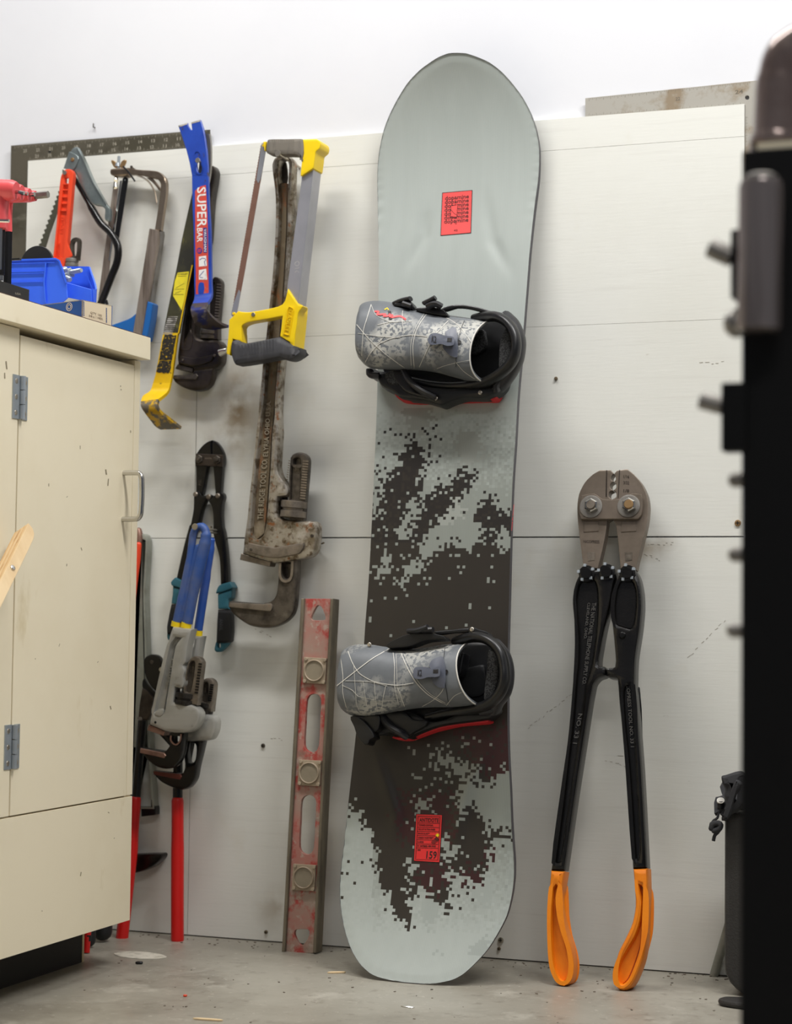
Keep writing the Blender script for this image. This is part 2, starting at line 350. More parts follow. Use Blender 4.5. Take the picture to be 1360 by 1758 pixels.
M_['gunblade'] = mat('dull_green_blade', c(100, 100, 86), 0.4, 0.6, layers=[(c(76, 76, 64), 20, 0.45, 0.65, 0.8)])
M_['nickel'] = mat('worn_nickel', c(166, 150, 132), 0.28, 0.9, layers=[(c(120, 104, 88), 24, 0.45, 0.65, 0.8)])
M_['bluehandle'] = mat('blue_plastic', c(24, 96, 168), 0.4)
M_['redstrip'] = mat('red_worn_tube', c(164, 150, 138), 0.3, 0.6, layers=[(c(176, 60, 50), (30, 30, 2.5), 0.56, 0.62, 0.85), (c(112, 98, 86), (80, 80, 6), 0.48, 0.62, 0.8)])
M_['vinyl'] = mat('dirty_blue_vinyl', c(48, 82, 148), 0.5, layers=[(c(92, 102, 134), 16, 0.42, 0.62, 0.85), (c(52, 56, 92), (30, 30, 14), 0.6, 0.72, 0.7)])
M_['vinyl2'] = mat('blue_vinyl', c(40, 80, 160), 0.45, layers=[(c(72, 96, 164), 14, 0.45, 0.65, 0.7)])
M_['bandy'] = mat('yellow_band', c(238, 206, 20), 0.45)
M_['aluw'] = mat('cast_aluminium', c(186, 185, 179), 0.34, 0.45, layers=[(c(160, 158, 151), 14, 0.42, 0.64, 0.7), (c(110, 104, 96), 50, 0.64, 0.72, 0.5)], bump=(250, 0.06))
M_['aluo'] = mat('old_aluminium', c(146, 148, 138), 0.5, 0.3, layers=[(c(112, 112, 100), 16, 0.45, 0.65, 0.8)])
M_['teal'] = mat('teal_plastic', c(48, 102, 116), 0.42)
M_['copperjaw'] = mat('copper_brown_jaw', c(140, 108, 94), 0.42, 0.5, layers=[(c(112, 84, 74), 40, 0.45, 0.62, 0.8)])
M_['redjaw'] = mat('red_brown_jaw', c(104, 52, 42), 0.5, 0.3)
M_['redgrip'] = mat('red_rubber_grip', c(206, 26, 22), 0.36, layers=[(c(184, 18, 18), 10, 0.45, 0.65, 0.6)])
M_['scuffmark'] = mat('pale_scuff', c(164, 158, 146), 0.7)
M_['paintmark'] = mat('cabinet_mark', c(150, 138, 112), 0.7)
M_['levelrail'] = mat('dusty_level_rail', c(128, 118, 100), 0.6, 0.2, layers=[(c(92, 84, 70), (30, 30, 8), 0.42, 0.62, 0.9)])
M_['levelweb'] = mat('worn_red_level', c(160, 140, 126), 0.65, layers=[(c(176, 112, 102), 10, 0.40, 0.60, 0.85), (c(170, 54, 48), (30, 30, 22), 0.51, 0.60, 0.88), (c(176, 162, 148), 70, 0.58, 0.66, 0.7), (c(120, 104, 90), 24, 0.62, 0.7, 0.6)])
M_['levelcap'] = mat('dusty_vial_frame', c(168, 152, 130), 0.6, layers=[(c(140, 124, 104), 40, 0.5, 0.65, 0.7)])
M_['lens'] = mat('dusty_vial_lens', c(140, 130, 112), 0.3, layers=[(c(120, 108, 92), 30, 0.45, 0.65, 0.7)], coat=0.4)
M_['cutter'] = mat('bare_tool_steel', c(126, 114, 102), 0.4, 0.55, layers=[(c(102, 92, 80), 14, 0.42, 0.64, 0.7)], bump=(260, 0.06))
M_['copper'] = mat('copper_tip', c(168, 136, 96), 0.4, 0.8)
M_['grip'] = mat('orange_dipped_grip', c(240, 138, 16), 0.42, layers=[(c(224, 116, 10), 12, 0.42, 0.64, 0.7)], bump=(220, 0.12))
M_['binblue'] = mat('blue_bin_plastic', c(56, 104, 238), 0.35, layers=[(c(40, 80, 216), 9, 0.45, 0.65, 0.5)])
M_['boxblue'] = mat('blue_printed_card', c(26, 74, 142), 0.55, layers=[(c(36, 90, 160), 16, 0.5, 0.65, 0.6)])
M_['card'] = mat('cream_card', c(222, 206, 176), 0.8)
M_['hexred'] = mat('red_handle_plastic', c(222, 80, 84), 0.45, layers=[(c(206, 64, 68), 14, 0.45, 0.65, 0.6)])
M_['plywood'] = mat('plywood_edge', c(214, 178, 128), 0.65, layers=[(c(176, 128, 78), (160, 20, 20), 0.48, 0.56, 0.8)])
M_['pine'] = mat('pale_pine', c(226, 200, 158), 0.6, layers=[(c(206, 172, 124), (16, 16, 4), 0.45, 0.65, 0.6)])
M_['postblk'] = mat('black_powder_coat', c(6, 6, 7), 0.6, spec=0.25)
M_['pipebr'] = mat('polished_brown_metal', c(150, 134, 128), 0.2, 0.5, layers=[(c(112, 92, 86), 8, 0.42, 0.62, 0.8)])
M_['case'] = mat('pebbled_black_case', c(44, 42, 40), 0.55, bump=(260, 0.5))
M_['cloth'] = mat('black_cloth', c(44, 44, 46), 0.9, bump=(90, 0.4))
M_['screw'] = mat('screw_head', c(190, 182, 168), 0.3, 0.85)
M_['sidewall'] = mat('board_sidewall', c(66, 64, 70), 0.4)
M_['bindblk'] = mat('binding_black_nylon', c(17, 17, 18), 0.36, layers=[(c(24, 24, 25), 30, 0.45, 0.65, 0.5)])
M_['bindlite'] = mat('binding_dark_grey', c(36, 36, 39), 0.4)
M_['mesh'] = mat('woven_pad', c(70, 70, 70), 0.8, layers=[(c(24, 24, 25), 420, 0.45, 0.55, 1.0)], bump=(500, 0.5))
M_['foamred'] = mat('red_foam', c(200, 36, 42), 0.6)
M_['lever'] = mat('slate_lever', c(88, 92, 104), 0.4)
M_['printred'] = mat('red_print', c(236, 58, 62), 0.45)
M_['stickred'] = mat('coral_red_print', c(246, 84, 82), 0.45)
M_['stickred2'] = mat('signal_red_print', c(216, 44, 44), 0.45)
M_['wash'] = mat('black_shank', c(24, 24, 26), 0.3, 0.3)
def highback_mat():
    mt = mat('highback_print', c(110, 114, 118), 0.5, layers=[(c(92, 96, 100), 9, 0.42, 0.6, 0.7)])
    nt = mt.node_tree; b = nt.nodes['Principled BSDF']; src = b.inputs['Base Color'].links[0].from_socket
    tc = nt.nodes.new('ShaderNodeTexCoord')
    def nz(sc, lo, hi, det):
        n = nt.nodes.new('ShaderNodeTexNoise'); n.inputs['Scale'].default_value = sc; n.inputs['Detail'].default_value = det; nt.links.new(tc.outputs['Object'], n.inputs['Vector'])
        r = nt.nodes.new('ShaderNodeMapRange'); nt.links.new(n.outputs[0], r.inputs[0]); r.inputs[1].default_value = lo; r.inputs[2].default_value = hi; return r.outputs[0]
    m1 = nt.nodes.new('ShaderNodeMath'); m1.operation = 'MULTIPLY'; nt.links.new(nz(11, .50, .66, 2), m1.inputs[0]); nt.links.new(nz(170, .44, .50, 8), m1.inputs[1])
    mx = nt.nodes.new('ShaderNodeMix'); mx.data_type = 'RGBA'; nt.links.new(m1.outputs[0], mx.inputs[0]); nt.links.new(src, mx.inputs[6]); mx.inputs[7].default_value = c(184, 183, 176)
    nt.links.new(mx.outputs[2], b.inputs['Base Color']); return mt
M_['hb'] = highback_mat()
M_['hbline'] = mat('pale_print_line', c(214, 211, 202), 0.45)
# ================================================================ the setting
obj('floor', box((-3.2, -4.6, -0.05), (3.0, 0.10, 0.0)), M_['floor'], kind='structure')
wb = obj('wall_back', box((-3.2, 0.012, 0.0), (3.0, 0.10, 3.0)), M_['wall'], kind='structure')
wl = obj('wall_left', box((-3.3, -4.6, 0.0), (-3.2, 0.10, 3.0)), M_['wall'], kind='structure')
obj('ceiling', box((-3.3, -4.6, 3.0), (3.0, 0.10, 3.1)), M_['wall'], kind='structure')
# painted boards screwed to the lower wall; joints follow the seams of the photograph
xl, xr = WALL.uv(48, 277)[0], WALL.uv(1278, 300)[0]
zt, z1, z2, z3 = WALL.uv(620, 230.7)[1], WALL.uv(600, 284)[1], WALL.uv(600, 574.5)[1], WALL.uv(620, 923.2)[1]
xs = WALL.uv(334, 900)[0]
def panel(x0, x1, z0, z1): obj('panel', box((x0, 0.0, z0), (x1, 0.0125, z1), 0.0003), M_['panel'], wb)
g = 0.0002
panel(xl, xr, z1+g, zt); panel(xl, xr, z2+g, z1-g)
panel(xl, xs-0.0006, z3+0.0005, z2-g); panel(xs+0.0006, xr, z3+0.0014, z2-g)
panel(-2.6, xs-0.0006, 0.002, z3-0.0005); panel(xs+0.0006, 1.9, 0.002, z3-0.0010)
# small screws, holes and scuffs left in the boards
def wall_screw(px, py, r, lab, m='screw', d=0.0):
    p = WALL.P(px, py, d); q = WALL.P(px, py, d+0.003)
    o = obj('wall_screw', lathe(p+WALL.n*-0.004, p+WALL.n*0.003, [(0, r*0.4), (0.55, r*0.5), (0.6, r), (0.9, r*0.9), (1, r*0.55)], 14), M_[m], label=lab, cat='screw', loc=p)
    obj('drive_slot', join(fbox(Frame(p, (1, 0, 0), (0, 0, 1)), -r*.6, r*.6, -r*.12, r*.12, 0.0022, 0.0033), fbox(Frame(p, (1, 0, 0), (0, 0, 1)), -r*.12, r*.12, -r*.6, r*.6, 0.0022, 0.0033)), M_['ink'], o)
wall_screw(860, 1614, 0.0052, 'silver cross-head screw in the wall panel just right of the snowboard tail')
wall_screw(857, 1628.5, 0.0032, 'rusty little screw below the silver one beside the snowboard tail', 'rustweb')
wall_screw(452, 1280, 0.004, 'small bent screw in the wall left of the red level', 'iron')
wall_screw(457, 1600, 0.0035, 'small rusty screw low on the wall, left of the level near the floor', 'rustweb')
wall_screw(1267, 898, 0.0055, 'brass screw on the wall panel by the black post', 'copper')
p = WALL.P(955, 650, 0); obj('plug', lathe(p-WALL.n*0.003, p+WALL.n*0.004, [(0, 0.002), (0.6, 0.0035), (1, 0.002)], 8), M_['rustweb'], label='tiny brown stub in the pale wall right of the snowboard', cat='stub', loc=p)
p0 = WALL.P(542, 937, 0.001); p1 = WALL.P(556, 932, 0.014)
obj('bent_nail', tube([p0, p0.lerp(p1, .7), p1], [0.0012, 0.0012, 0.0018], 8), M_['rustweb'], label='rusty bent nail in the seam right of the big pipe wrench', cat='nail', loc=p0)
p0 = wall_at(0.012).P(163, 219, 0); obj('wall_hook', tube([p0, p0+Vector((0, -0.006, -.001)), p0+Vector((0.001, -0.008, 0.006))], 0.0012, 8), M_['iron'], label='tiny hook nail in the white wall above the framing square', cat='nail', loc=p0)

# ---------------------------------------------------------------- cabinet and worktop
XC = -0.4518
FACE = Frame((XC, 0, 0), (0, 1, 0), (0, 0, 1))
TFACE = Frame((XC+0.02, 0, 0), (0, 1, 0), (0, 0, 1))
cab = thing('cabinet', 'cream painted wooden cabinet with hinged doors and chrome pull handle', 'cabinet', (XC-0.25, -0.9, 0))
YF = -0.306; YN = -1.75; zb, zc = 0.0743, 0.9970
obj('body', join(box((XC-0.55, YF-0.02, zb), (XC-0.004, YF, zc-0.001)), box((XC-0.55, YN, zb), (XC-0.53, YF-0.02, zc-0.001)), box((XC-0.53, YN, zb), (XC-0.03, YF-0.02, zb+0.02))), M_['cream'], cab)
ysl, ysr = FACE.uv(25.5, 985)[0], FACE.uv(221.5, 1140)[0]           # door edges along the face
zd0 = FACE.uv(110, 1386)[1]; zd1 = 0.9868
obj('door', box((XC-0.019, ysl+0.0016, zd0+0.0012), (XC, ysr-0.0010, zd1), 0.0008), M_['cream'], cab)
obj('door', box((XC-0.019, YN, zd0+0.0012), (XC, ysl-0.0016, zc-0.001), 0.0008), M_['cream'], cab)
obj('stile', join(box((XC-0.02, ysr+0.0006, zd0+0.0012), (XC, YF, zc-0.001), 0.0008)), M_['cream'], cab)
obj('base_panel', box((XC-0.02, YN, zb), (XC, YF, zd0-0.0012), 0.0008), M_['cream'], cab)
ysl2 = FACE.uv(233, 620)[0]
obj('top_rail', join(box((XC-0.06, YN, zd1-0.03), (XC-0.045, YF-0.02, zc-0.001))), M_['darkwood'], cab)
ytk = floor_at(140, 1652)
obj('toe_kick', box((XC-0.5, YN, 0.0), (ytk.x, ytk.y, zb+0.001)), M_['toekick'], cab)
obj('toe_kick_edge', box((ytk.x-0.018, ytk.y, 0.0), (ytk.x+0.001, ytk.y+0.006, zb)), M_['creamedge'], cab)
# hinges
def hinge(q):
    (xl_, y0), (xr_, y1) = q
    u0, v1 = FACE.uv(xl_, y0); u1, _ = FACE.uv(xr_, y0); _, v0 = FACE.uv(xl_, y1)
    uc = FACE.uv((xl_+xr_)/2+0.5, (y0+y1)/2)[0]
    h = obj('hinge', join(fbox(FACE, u0, uc-0.004, v0, v1, 0.0, 0.0016, .0004), fbox(FACE, uc+0.004, u1, v0, v1, 0.0, 0.0016, .0004)), M_['zinc'], cab, label='zinc butt hinge with six screws')
    L = v1-v0
    for k in range(3):
        obj('knuckle', tube([FACE.at(uc, v0+L*(k+.03)/3, 0.004), FACE.at(uc, v0+L*(k+.97)/3, 0.004)], 0.0045, 12), M_['zinc'], h)
        for s in (-1, 1):
            ce = FACE.at((u0+uc-0.004)/2 if s < 0 else (u1+uc+0.004)/2, v0+L*(0.14+0.36*k), 0.0014)
            obj('hinge_screw', lathe(ce, ce+FACE.n*0.0012, [(0, 0.0042), (0.7, 0.0038), (1, 0.002)], 10), M_['screw'], h)
hinge(((21.5, 642), (47, 718))); hinge(((7.5, 1245), (33, 1322)))
# pull handle
hq = [(211, 811.5), (240, 811.5), (240, 892), (209, 892)]
ua, va = FACE.uv(212, 812); ub, vb = FACE.uv(210, 891.5)
so = 0.034
pts = [FACE.at(ua, va, 0), FACE.at(ua, va, so-0.012), FACE.at(ua, va-0.002, so-0.004), FACE.at(ua, va-0.012, so), FACE.at(ub, vb+0.012, so), FACE.at(ub, vb+0.002, so-0.004), FACE.at(ub, vb, so-0.012), FACE.at(ub, vb, 0)]
obj('pull_handle', tube(smooth_path(pts, 4), 0.0042, 14), M_['chrome'], cab, label='chrome bow pull handle')
random.seed(5); mk = []
for x, y, L, w in [(224, 739, 4, 1.2), (83, 830, 5, 1), (137, 765, 6, 1), (183, 806, 9, 2.2), (185, 822, 12, 1.6), (115, 852, 2, 1), (115, 968, 4, 1.2), (207, 662, 2, 1.4), (209, 668, 2, 1.4), (190, 1212, 6, 1.6), (102, 1105, 5, .8), (168, 1135, 3, .8), (139, 1497, 7, 1.4), (187, 1394, 2, 1.2), (73, 1563, 2, 1), (195, 1438, 2, 1), (11, 620, 14, 2.2), (8, 640, 10, 1.8), (140, 940, 5, 1), (60, 1130, 2, 1)]:
    mk.append(strip(FACE.P, [(x+random.uniform(-1.5, 1.5), y), (x+random.uniform(-1, 1), y+L)], w, 0.0001, 0.0002))
obj('paint_marks', join(*mk), M_['paintmark'], cab, kind='stuff')
mk = []
for (x0_, y0_), (x1_, y1_), n_ in [((905, 1252), (985, 1188), 12), ((1110, 935), (1160, 932), 9), ((1105, 950), (1135, 962), 6), ((1060, 1295), (1100, 1300), 6), ((1040, 1308), (1090, 1318), 6), ((437, 1080), (470, 1092), 5), ((1180, 1130), (1250, 1060), 9), ((463, 1266), (490, 1270), 4), ((540, 125), (590, 128), 4), ((1200, 625), (1250, 622), 5)]:
    for k in range(n_):
        a_ = k/n_; x = x0_+(x1_-x0_)*a_+random.uniform(-2, 2); y = y0_+(y1_-y0_)*a_+random.uniform(-2.5, 2.5); dx = (x1_-x0_)/n_*random.uniform(.3, .8); dy = (y1_-y0_)/n_*random.uniform(.3, .8)
        if y < 230: continue
        mk.append(strip(WALL.P, [(x, y), (x+dx, y+dy)], random.uniform(.5, 1.1), 0.0001, 0.0002))
obj('scuff_marks', join(*mk), M_['scuffmark'], wb, kind='stuff')
# worktop
zt0, zt1 = 0.9972, 1.0345
wt = obj('worktop', join(box((XC-0.62, YN-0.05, zt0), (XC+0.02, -0.3095, zt1), 0.0012)), M_['cream'], label='cream laminate worktop with a chipped thick front edge on the cabinet', cat='worktop', loc=(XC-.3, -1, zt0))
obj('edge_strip', box((XC-0.01, YN-0.05, zt1-0.0005), (XC+0.0185, -0.311, zt1+0.0012)), M_['darkwood'], wt)

# ---------------------------------------------------------------- things on the worktop
A = T(0, 220, 4.393); A2 = T(0, 290, 6.28)
def nail(px, py, d, L, lab, r=0.0022, fr=WALL, m='screw'):
    p = fr.P(px, py, d); q = p+Vector((0, L+d, -0.004*0))
    o = obj('nail', join(tube([p, p+Vector((0, d-0.0, -0.003))], r*0.75, 10), lathe(p+Vector((0, 0.0018, 0)), p, [(0, r*1.0), (0.3, r*1.75), (1, r*1.6)], 14)), M_[m], label=lab, cat='nail', loc=p)
# blue bins (stacking bins of moulded plastic)
def extr(fr, pts, d0, d1, bev=0.001): return plate(fr, pts, d0, d1, bev)
bf = wall_at(-0.405)
# big bin: seen from its back/side
b1 = thing('stacking_bin', 'tall blue plastic stacking bin with ribbed side, on the worktop', 'bin', (-0.6, -0.38, zt1), group=None)
o1 = A2((105, 985), (120, 975), (600, 963), (632, 975), (720, 1225), (735, 1390), (640, 1440), (110, 1440))
t0 = 0.0028
obj('side_wall', plate(bf, sm(A2((105, 978, 1), (600, 963, 1), (640, 990), (690, 1120), (715, 1230, 1), (728, 1392, 1), (640, 1470, 1), (130, 1490, 1))), 0, t0, .0008), M_['binblue'], b1)
obj('far_side', plate(bf, sm(A2((115, 990, 1), (600, 975, 1), (700, 1150), (715, 1240, 1), (700, 1392, 1), (640, 1470, 1), (130, 1490, 1))), -0.066, -0.063, .0008), M_['binblue'], b1)
u0, v0 = bf.uv(*A2((105, 978))[0][:2], t0); u1, _ = bf.uv(*A2((640, 985))[0][:2], t0); _, vb = bf.uv(*A2((400, 1440))[0][:2], t0)
obj('back_wall', fbox(bf, u0, u0+0.003, zt1+0.006, v0, -0.066, 0), M_['binblue'], b1)
obj('bottom', fbox(bf, u0, u1, zt1+0.002, zt1+0.005, -0.066, 0), M_['binblue'], b1)
for (a, b) in [((110, 1020), (590, 1008)), ((105, 1112), (480, 1103)), ((105, 1128), (480, 1118)), ((105, 1222), (475, 1212))]:
    obj('rib', strip(bf.P, A2(a, b), 1.3, t0, 0.0022), M_['binblue'], b1)
obj('rib', strip(bf.P, A2((495, 1008), (475, 1220), (490, 1440)), 2.2, t0, 0.003), M_['binblue'], b1)
obj('rim', join(strip(bf.P, A2((105, 985), (600, 968), (640, 990), (715, 1228)), 3.0, t0-0.002, 0.005)), M_['binblue'], b1)
# open-fronted bin with bolts
bf2 = wall_at(-0.385)
b2 = thing('stacking_bin', 'blue open-front plastic bin holding loose bolts, beside the taller bin', 'bin', (-0.5, -0.38, zt1))
obj('front_lip', plate(bf2, A2((715, 1222), (985, 1298), (990, 1440), (720, 1385)), 0, 0.0028, .0008), M_['binblue'], b2)
obj('side_wall', ribbon([(bf2.P(*A2((985, 1298))[0][:2], 0), bf2.P(*A2((995, 1445))[0][:2], 0)), (bf2.P(*A2((1028, 1290))[0][:2], -.012), bf2.P(*A2((1020, 1450))[0][:2], -.012)), (bf2.P(*A2((955, 1055))[0][:2], -.058), bf2.P(*A2((975, 1450))[0][:2], -.058))], 0.0028, 2, 5), M_['binblue'], b2)
obj('back_wall', plate(bf2, A2((670, 1052), (955, 1055), (975, 1300), (700, 1300)), -0.064, -0.061, .0008), M_['binblue'], b2)
obj('rim', join(strip(bf2.P, A2((905, 1075), (1000, 1300)), 1.6, -.03, 0.004), strip(bf2.P, A2((690, 1056), (955, 1056), (1026, 1280)), 1.8, -.05, 0.004)), M_['binblue'], b2)
obj('bottom', fbox(bf2, bf2.uv(115, 500)[0], bf2.uv(160, 500)[0], zt1+0.012, zt1+0.016, -0.062, 0), M_['binblue'], b2)
def bolt(pa, pb, d, lab, rs=0.0042):
    a = bf2.P(*A2(pa)[0][:2], d); b = bf2.P(*A2(pb)[0][:2], d+0.01); n = 9; pr = []
    for k in range(n): pr += [(0.25+0.75*k/n, rs), (0.25+0.75*(k+.5)/n, rs*0.82)]
    o = obj('bolt', lathe(a, b, [(0, rs*.9)]+pr+[(1, rs*.8)], 12), M_['zinc'], label=lab, cat='bolt', loc=a)
    obj('bolt_head', lathe(a-(b-a)*0.03, a+(b-a)*0.22, [(0, rs*1.5), (0.15, rs*1.9), (0.85, rs*1.9), (1, rs*1.6)], 6), M_['zinc'], o)
bolt((735, 1120), (878, 1092), -0.02, 'zinc hex bolt lying tip outward on top in the open blue bin')
bolt((690, 1090), (790, 1150), -0.03, 'zinc hex bolt crossing under the top bolt in the open blue bin', .0036)
bolt((705, 1170), (755, 1195), -0.012, 'short zinc bolt against the lip of the open blue bin', .0045)
# black disc behind the bins
df = wall_at(-0.325)
cx, cz = df.uv(*A2((410, 985))[0][:2]); rr = df.uv(*A2((590, 985))[0][:2])[0]-cx
disc = obj('cutting_disc', lathe(df.at(cx, cz-0.008, 0), df.at(cx, cz-0.008, 0.004), [(0, rr*.98), (0.15, rr), (0.85, rr), (1, rr*.98)], 48), M_['matblack'], label='round black abrasive disc standing behind the tall blue bin', cat='disc', loc=df.at(cx, cz-0.035, 0))
# cardboard box
kf = wall_at(-0.50)
kb = thing('cardboard_box', 'small blue printed cardboard box with cream end, on the worktop edge', 'box', (-0.47, -0.46, zt1))
P0 = kf.P(*A2((890, 1412))[0][:2])
zt_ = P0.z; ea = P0
eb = ea+Vector((0.26, 0.966, 0))*0.066; ec = ea+Vector((-0.966, 0.26, 0))*0.088
hgt = zt_-zt1
def wallq(a, b, th, m, name, par):
    n = (b-a).cross(Vector((0, 0, 1))).normalized()
    if n.dot(CAM-a) < 0: n = -n
    return obj(name, prism([a, b, Vector((b.x, b.y, zt1+.0005)), Vector((a.x, a.y, zt1+.0005))], -n*th), M_[m], par)
wallq(ea, eb, 0.0015, 'card', 'end_panel', kb); wallq(ea, ec, 0.0015, 'boxblue', 'side_panel', kb)
ed = eb+(ec-ea); wallq(eb, ed, 0.0015, 'boxblue', 'far_panel', kb)
obj('lid_panel', prism([ea, eb, ed, ec], Vector((0, 0, -0.0012))), M_['card'], kb)
# printed ring on the blue side and lettering on the cream end
sdir = (ec-ea).normalized(); sideF = Frame(ea, -sdir, (0, 0, 1)); 
if sideF.n.dot(CAM-ea) < 0: sideF = Frame(ea, sdir, (0, 0, 1))
q = A2((747, 1487))[0]; cu_, cv_ = sideF.uv(q[0], q[1]); 
def ring(fr, u, v, r0, r1, d): return plate_uv(fr, [[(u+r1*math.cos(t*math.pi/12), v+r1*math.sin(t*math.pi/12)) for t in range(24)], [(u+r0*math.cos(t*math.pi/12), v+r0*math.sin(t*math.pi/12)) for t in range(24)]], d, d+0.0003, 0)
obj('printed_ring', join(ring(sideF, cu_, cv_, 0.0058, 0.0066, 0.0001), ring(sideF, cu_, cv_, 0.0030, 0.0038, 0.0001)), M_['card'], kb)
endF = Frame(ea, (eb-ea), (0, 0, 1))
obj('print', join(text(endF.P, 'QTY 100', A2((975, 1560), (1100, 1598), (1100, 1570), (975, 1535)), 0.0003, 0.0002), text(endF.P, '3/8 x 1 HEX', A2((960, 1590), (1110, 1628), (1110, 1606), (960, 1570)), 0.0003, 0.0002)), M_['levelcap'], kb)
for k in range(9):
    obj('border_scallop', join(strip(endF.P, A2((903, 1430+k*18), (908, 1440+k*18)), 1.4, .0003, .0002)), M_['boxblue'], kb)
    obj('border_scallop', join(strip(endF.P, A2((1146, 1500+k*18), (1152, 1512+k*18)), 1.4, .0003, .0002)), M_['boxblue'], kb)
# hex keys with red T-handles in a black stand
hf = [wall_at(y) for y in (-0.74, -0.70, -0.66, -0.62)]
st = thing('key_stand', 'black steel stand for hex keys at the worktop edge', 'tool stand', (-0.52, -0.7, zt1))
stF = wall_at(-0.60)
us0 = stF.uv(-40, 500)[0]; us1 = stF.uv(*A2((245, 1300))[0][:2])[0]; vs1 = stF.uv(*A2((200, 1280))[0][:2])[1]
obj('base', fbox(stF, us0, us1, zt1+.0014, vs1, -0.02, 0.10, .0015), M_['matblack'], st)
vsh = stF.uv(*A2((60, 950))[0][:2])[1]
obj('shelf', fbox(stF, us0, stF.uv(*A2((165, 950))[0][:2])[0], vsh-0.003, vsh, -0.018, -0.012, .0006), M_['matblack'], st)
obj('upright', fbox(stF, us0, us0+0.004, vs1, vsh, 0, .08), M_['matblack'], st)
obj('lettering', text(stF.P, 'USA', A2((165, 1352), (225, 1362), (225, 1340), (165, 1330)), 0.1003, 0.0003), M_['tick'], st)
keys = [((-190, 215), (175, 235), 'nearest', 0.0066, (0, 640)), ((-150, 248), (238, 256), 'second', 0.0062, (30, 660)), ((-100, 280), (320, 280), 'third', 0.0058, (18, 660)), ((-60, 305), (385, 292), 'farthest', 0.0054, (92, 680))]
for k, (fr, (a, b, w, r, sh)) in enumerate(zip(hf, keys)):
    p, q = fr.P(*A2(a)[0][:2]), fr.P(*A2(b)[0][:2]); rg = 0.0125-0.0016*k
    t = thing('hex_key', ['hex key with red T-handle at the near end of the black stand', 'second red T-handle hex key in the black stand', 'third red T-handle hex key in the black stand', 'biggest hex key, red T-handle with long bright tip, far end of the stand'][k], 'hex key', fr.P(*A2(sh)[0][:2]))
    obj('grip', tube([p, p.lerp(q, .85), q], [rg, rg, rg*.82], 14, ref=Vector((0, 0, 1)), ratio=1.25, dome=False), M_['hexred'], t)
    tip = fr.P(*A2(((260, 262), (300, 268), (372, 272), (520, 275))[k])[0][:2])
    rt_ = (0.0028, 0.0030, 0.0034, 0.0056)[k]
    obj('short_arm', tube([q-(q-p).normalized()*0.01, tip], rt_, 6), M_['chrome'] if k < 3 else M_['steel'], t)
    sx = fr.P(*A2((sh[0], 400))[0][:2]); sy = fr.P(*A2((sh[0], sh[1]))[0][:2])
    obj('stem_grip', tube([sx+Vector((0, 0, .012)), sx.lerp(sy, .3), sy], [rg*.9, rg*.75, rg*.72], 14), M_['hexred'], t)
    obj('shaft', tube([sy, Vector((sy.x, sy.y, vs1+0.001))], rt_*1.0+0.0012, 6), M_['wash'] if k in (1, 3) else M_['chrome'], t)
p = hf[0].P(*A2((-40, 555))[0][:2], .02); q = hf[0].P(*A2((98, 560))[0][:2], .02)
obj('hex_key', tube([p, q], 0.0026, 6), M_['chrome'], label='bare bright hex rod poking out between the red handles', cat='hex key', loc=p)
# wooden bar in front of the cabinet
K = T(0, 500, 3.516)
bar_b = floor_at(-550, 2111); _t = Frame((XC+0.045, 0, 0), (0, 1, 0), (0, 0, 1)).P(*K((165, 1430))[0][:2])
bv = (_t-bar_b).normalized(); n0 = (CAM-_t); n0 = (n0-bv*n0.dot(bv)).normalized(); u0_ = bv.cross(n0)
nn = n0*math.cos(0.42)+u0_*math.sin(0.42); SFR = Frame(bar_b, bv.cross(nn), bv)
SFR = Frame(bar_b+SFR.n*((_t-bar_b).dot(SFR.n)), SFR.u, SFR.v)
ws = thing('wooden_bar', 'pale plywood bar with rounded end and a screw, leaning on the cabinet door', 'wood', bar_b)
tp_ = [SFR.uv(x, y) for x, y in sm(K((30, 1690, 1), (172, 1400, 1), (196, 1430), (207, 1465), (200, 1500), (90, 1730, 1)), 3, False)]
ul, ur = tp_[0][0], tp_[-1][0]
out_ = [(ul, 0.012)]+tp_+[(ur, 0.012)]
lay = [(0.0, -0.005, 'pine'), (-0.005, -0.010, 'plywood'), (-0.010, -0.015, 'pine'), (-0.015, -0.020, 'plywood'), (-0.020, -0.025, 'pine'), (-0.025, -0.030, 'plywood')]
for a_, b_, m_ in lay: obj('ply_layer', plate_uv(SFR, [out_], b_+.0002, a_, .0004), M_[m_], ws)
sc = SFR.P(*K((75, 1670))[0][:2], 0.0); obj('screw', lathe(sc, sc+SFR.n*0.003, [(0, .0042), (.6, .004), (1, .002)], 12), M_['chrome'], ws)
# ================================================================ tools hung on the wall
B1 = T(230, 190, 7.99); B2 = T(230, 400, 7.99); B3 = T(230, 560, 7.99)
C1 = T(380, 225, 7.158); C2 = T(380, 470, 7.158)
D1 = T(390, 740, 7.99); D2 = T(390, 880, 7.99)
E1 = T(270, 740, 9.714); E2 = T(270, 890, 7.325); E3 = T(220, 1090, 6.278)
W1 = T(130, 880, 3.256); X4 = T(120, 1080, 2.93)
def WP(q, d): return WALL.P(q[0], q[1], d)
def xy(f, x, y): return f((x, y))[0][:2]
def cyl(fr, px, py, d0, d1, r, seg=16, bev=0.15):
    a = fr.P(px, py, d1); h = fr.n*(d1-d0); return lathe(a-h, a, [(0, r), (1-bev, r), (1, r*(1-bev))], seg)

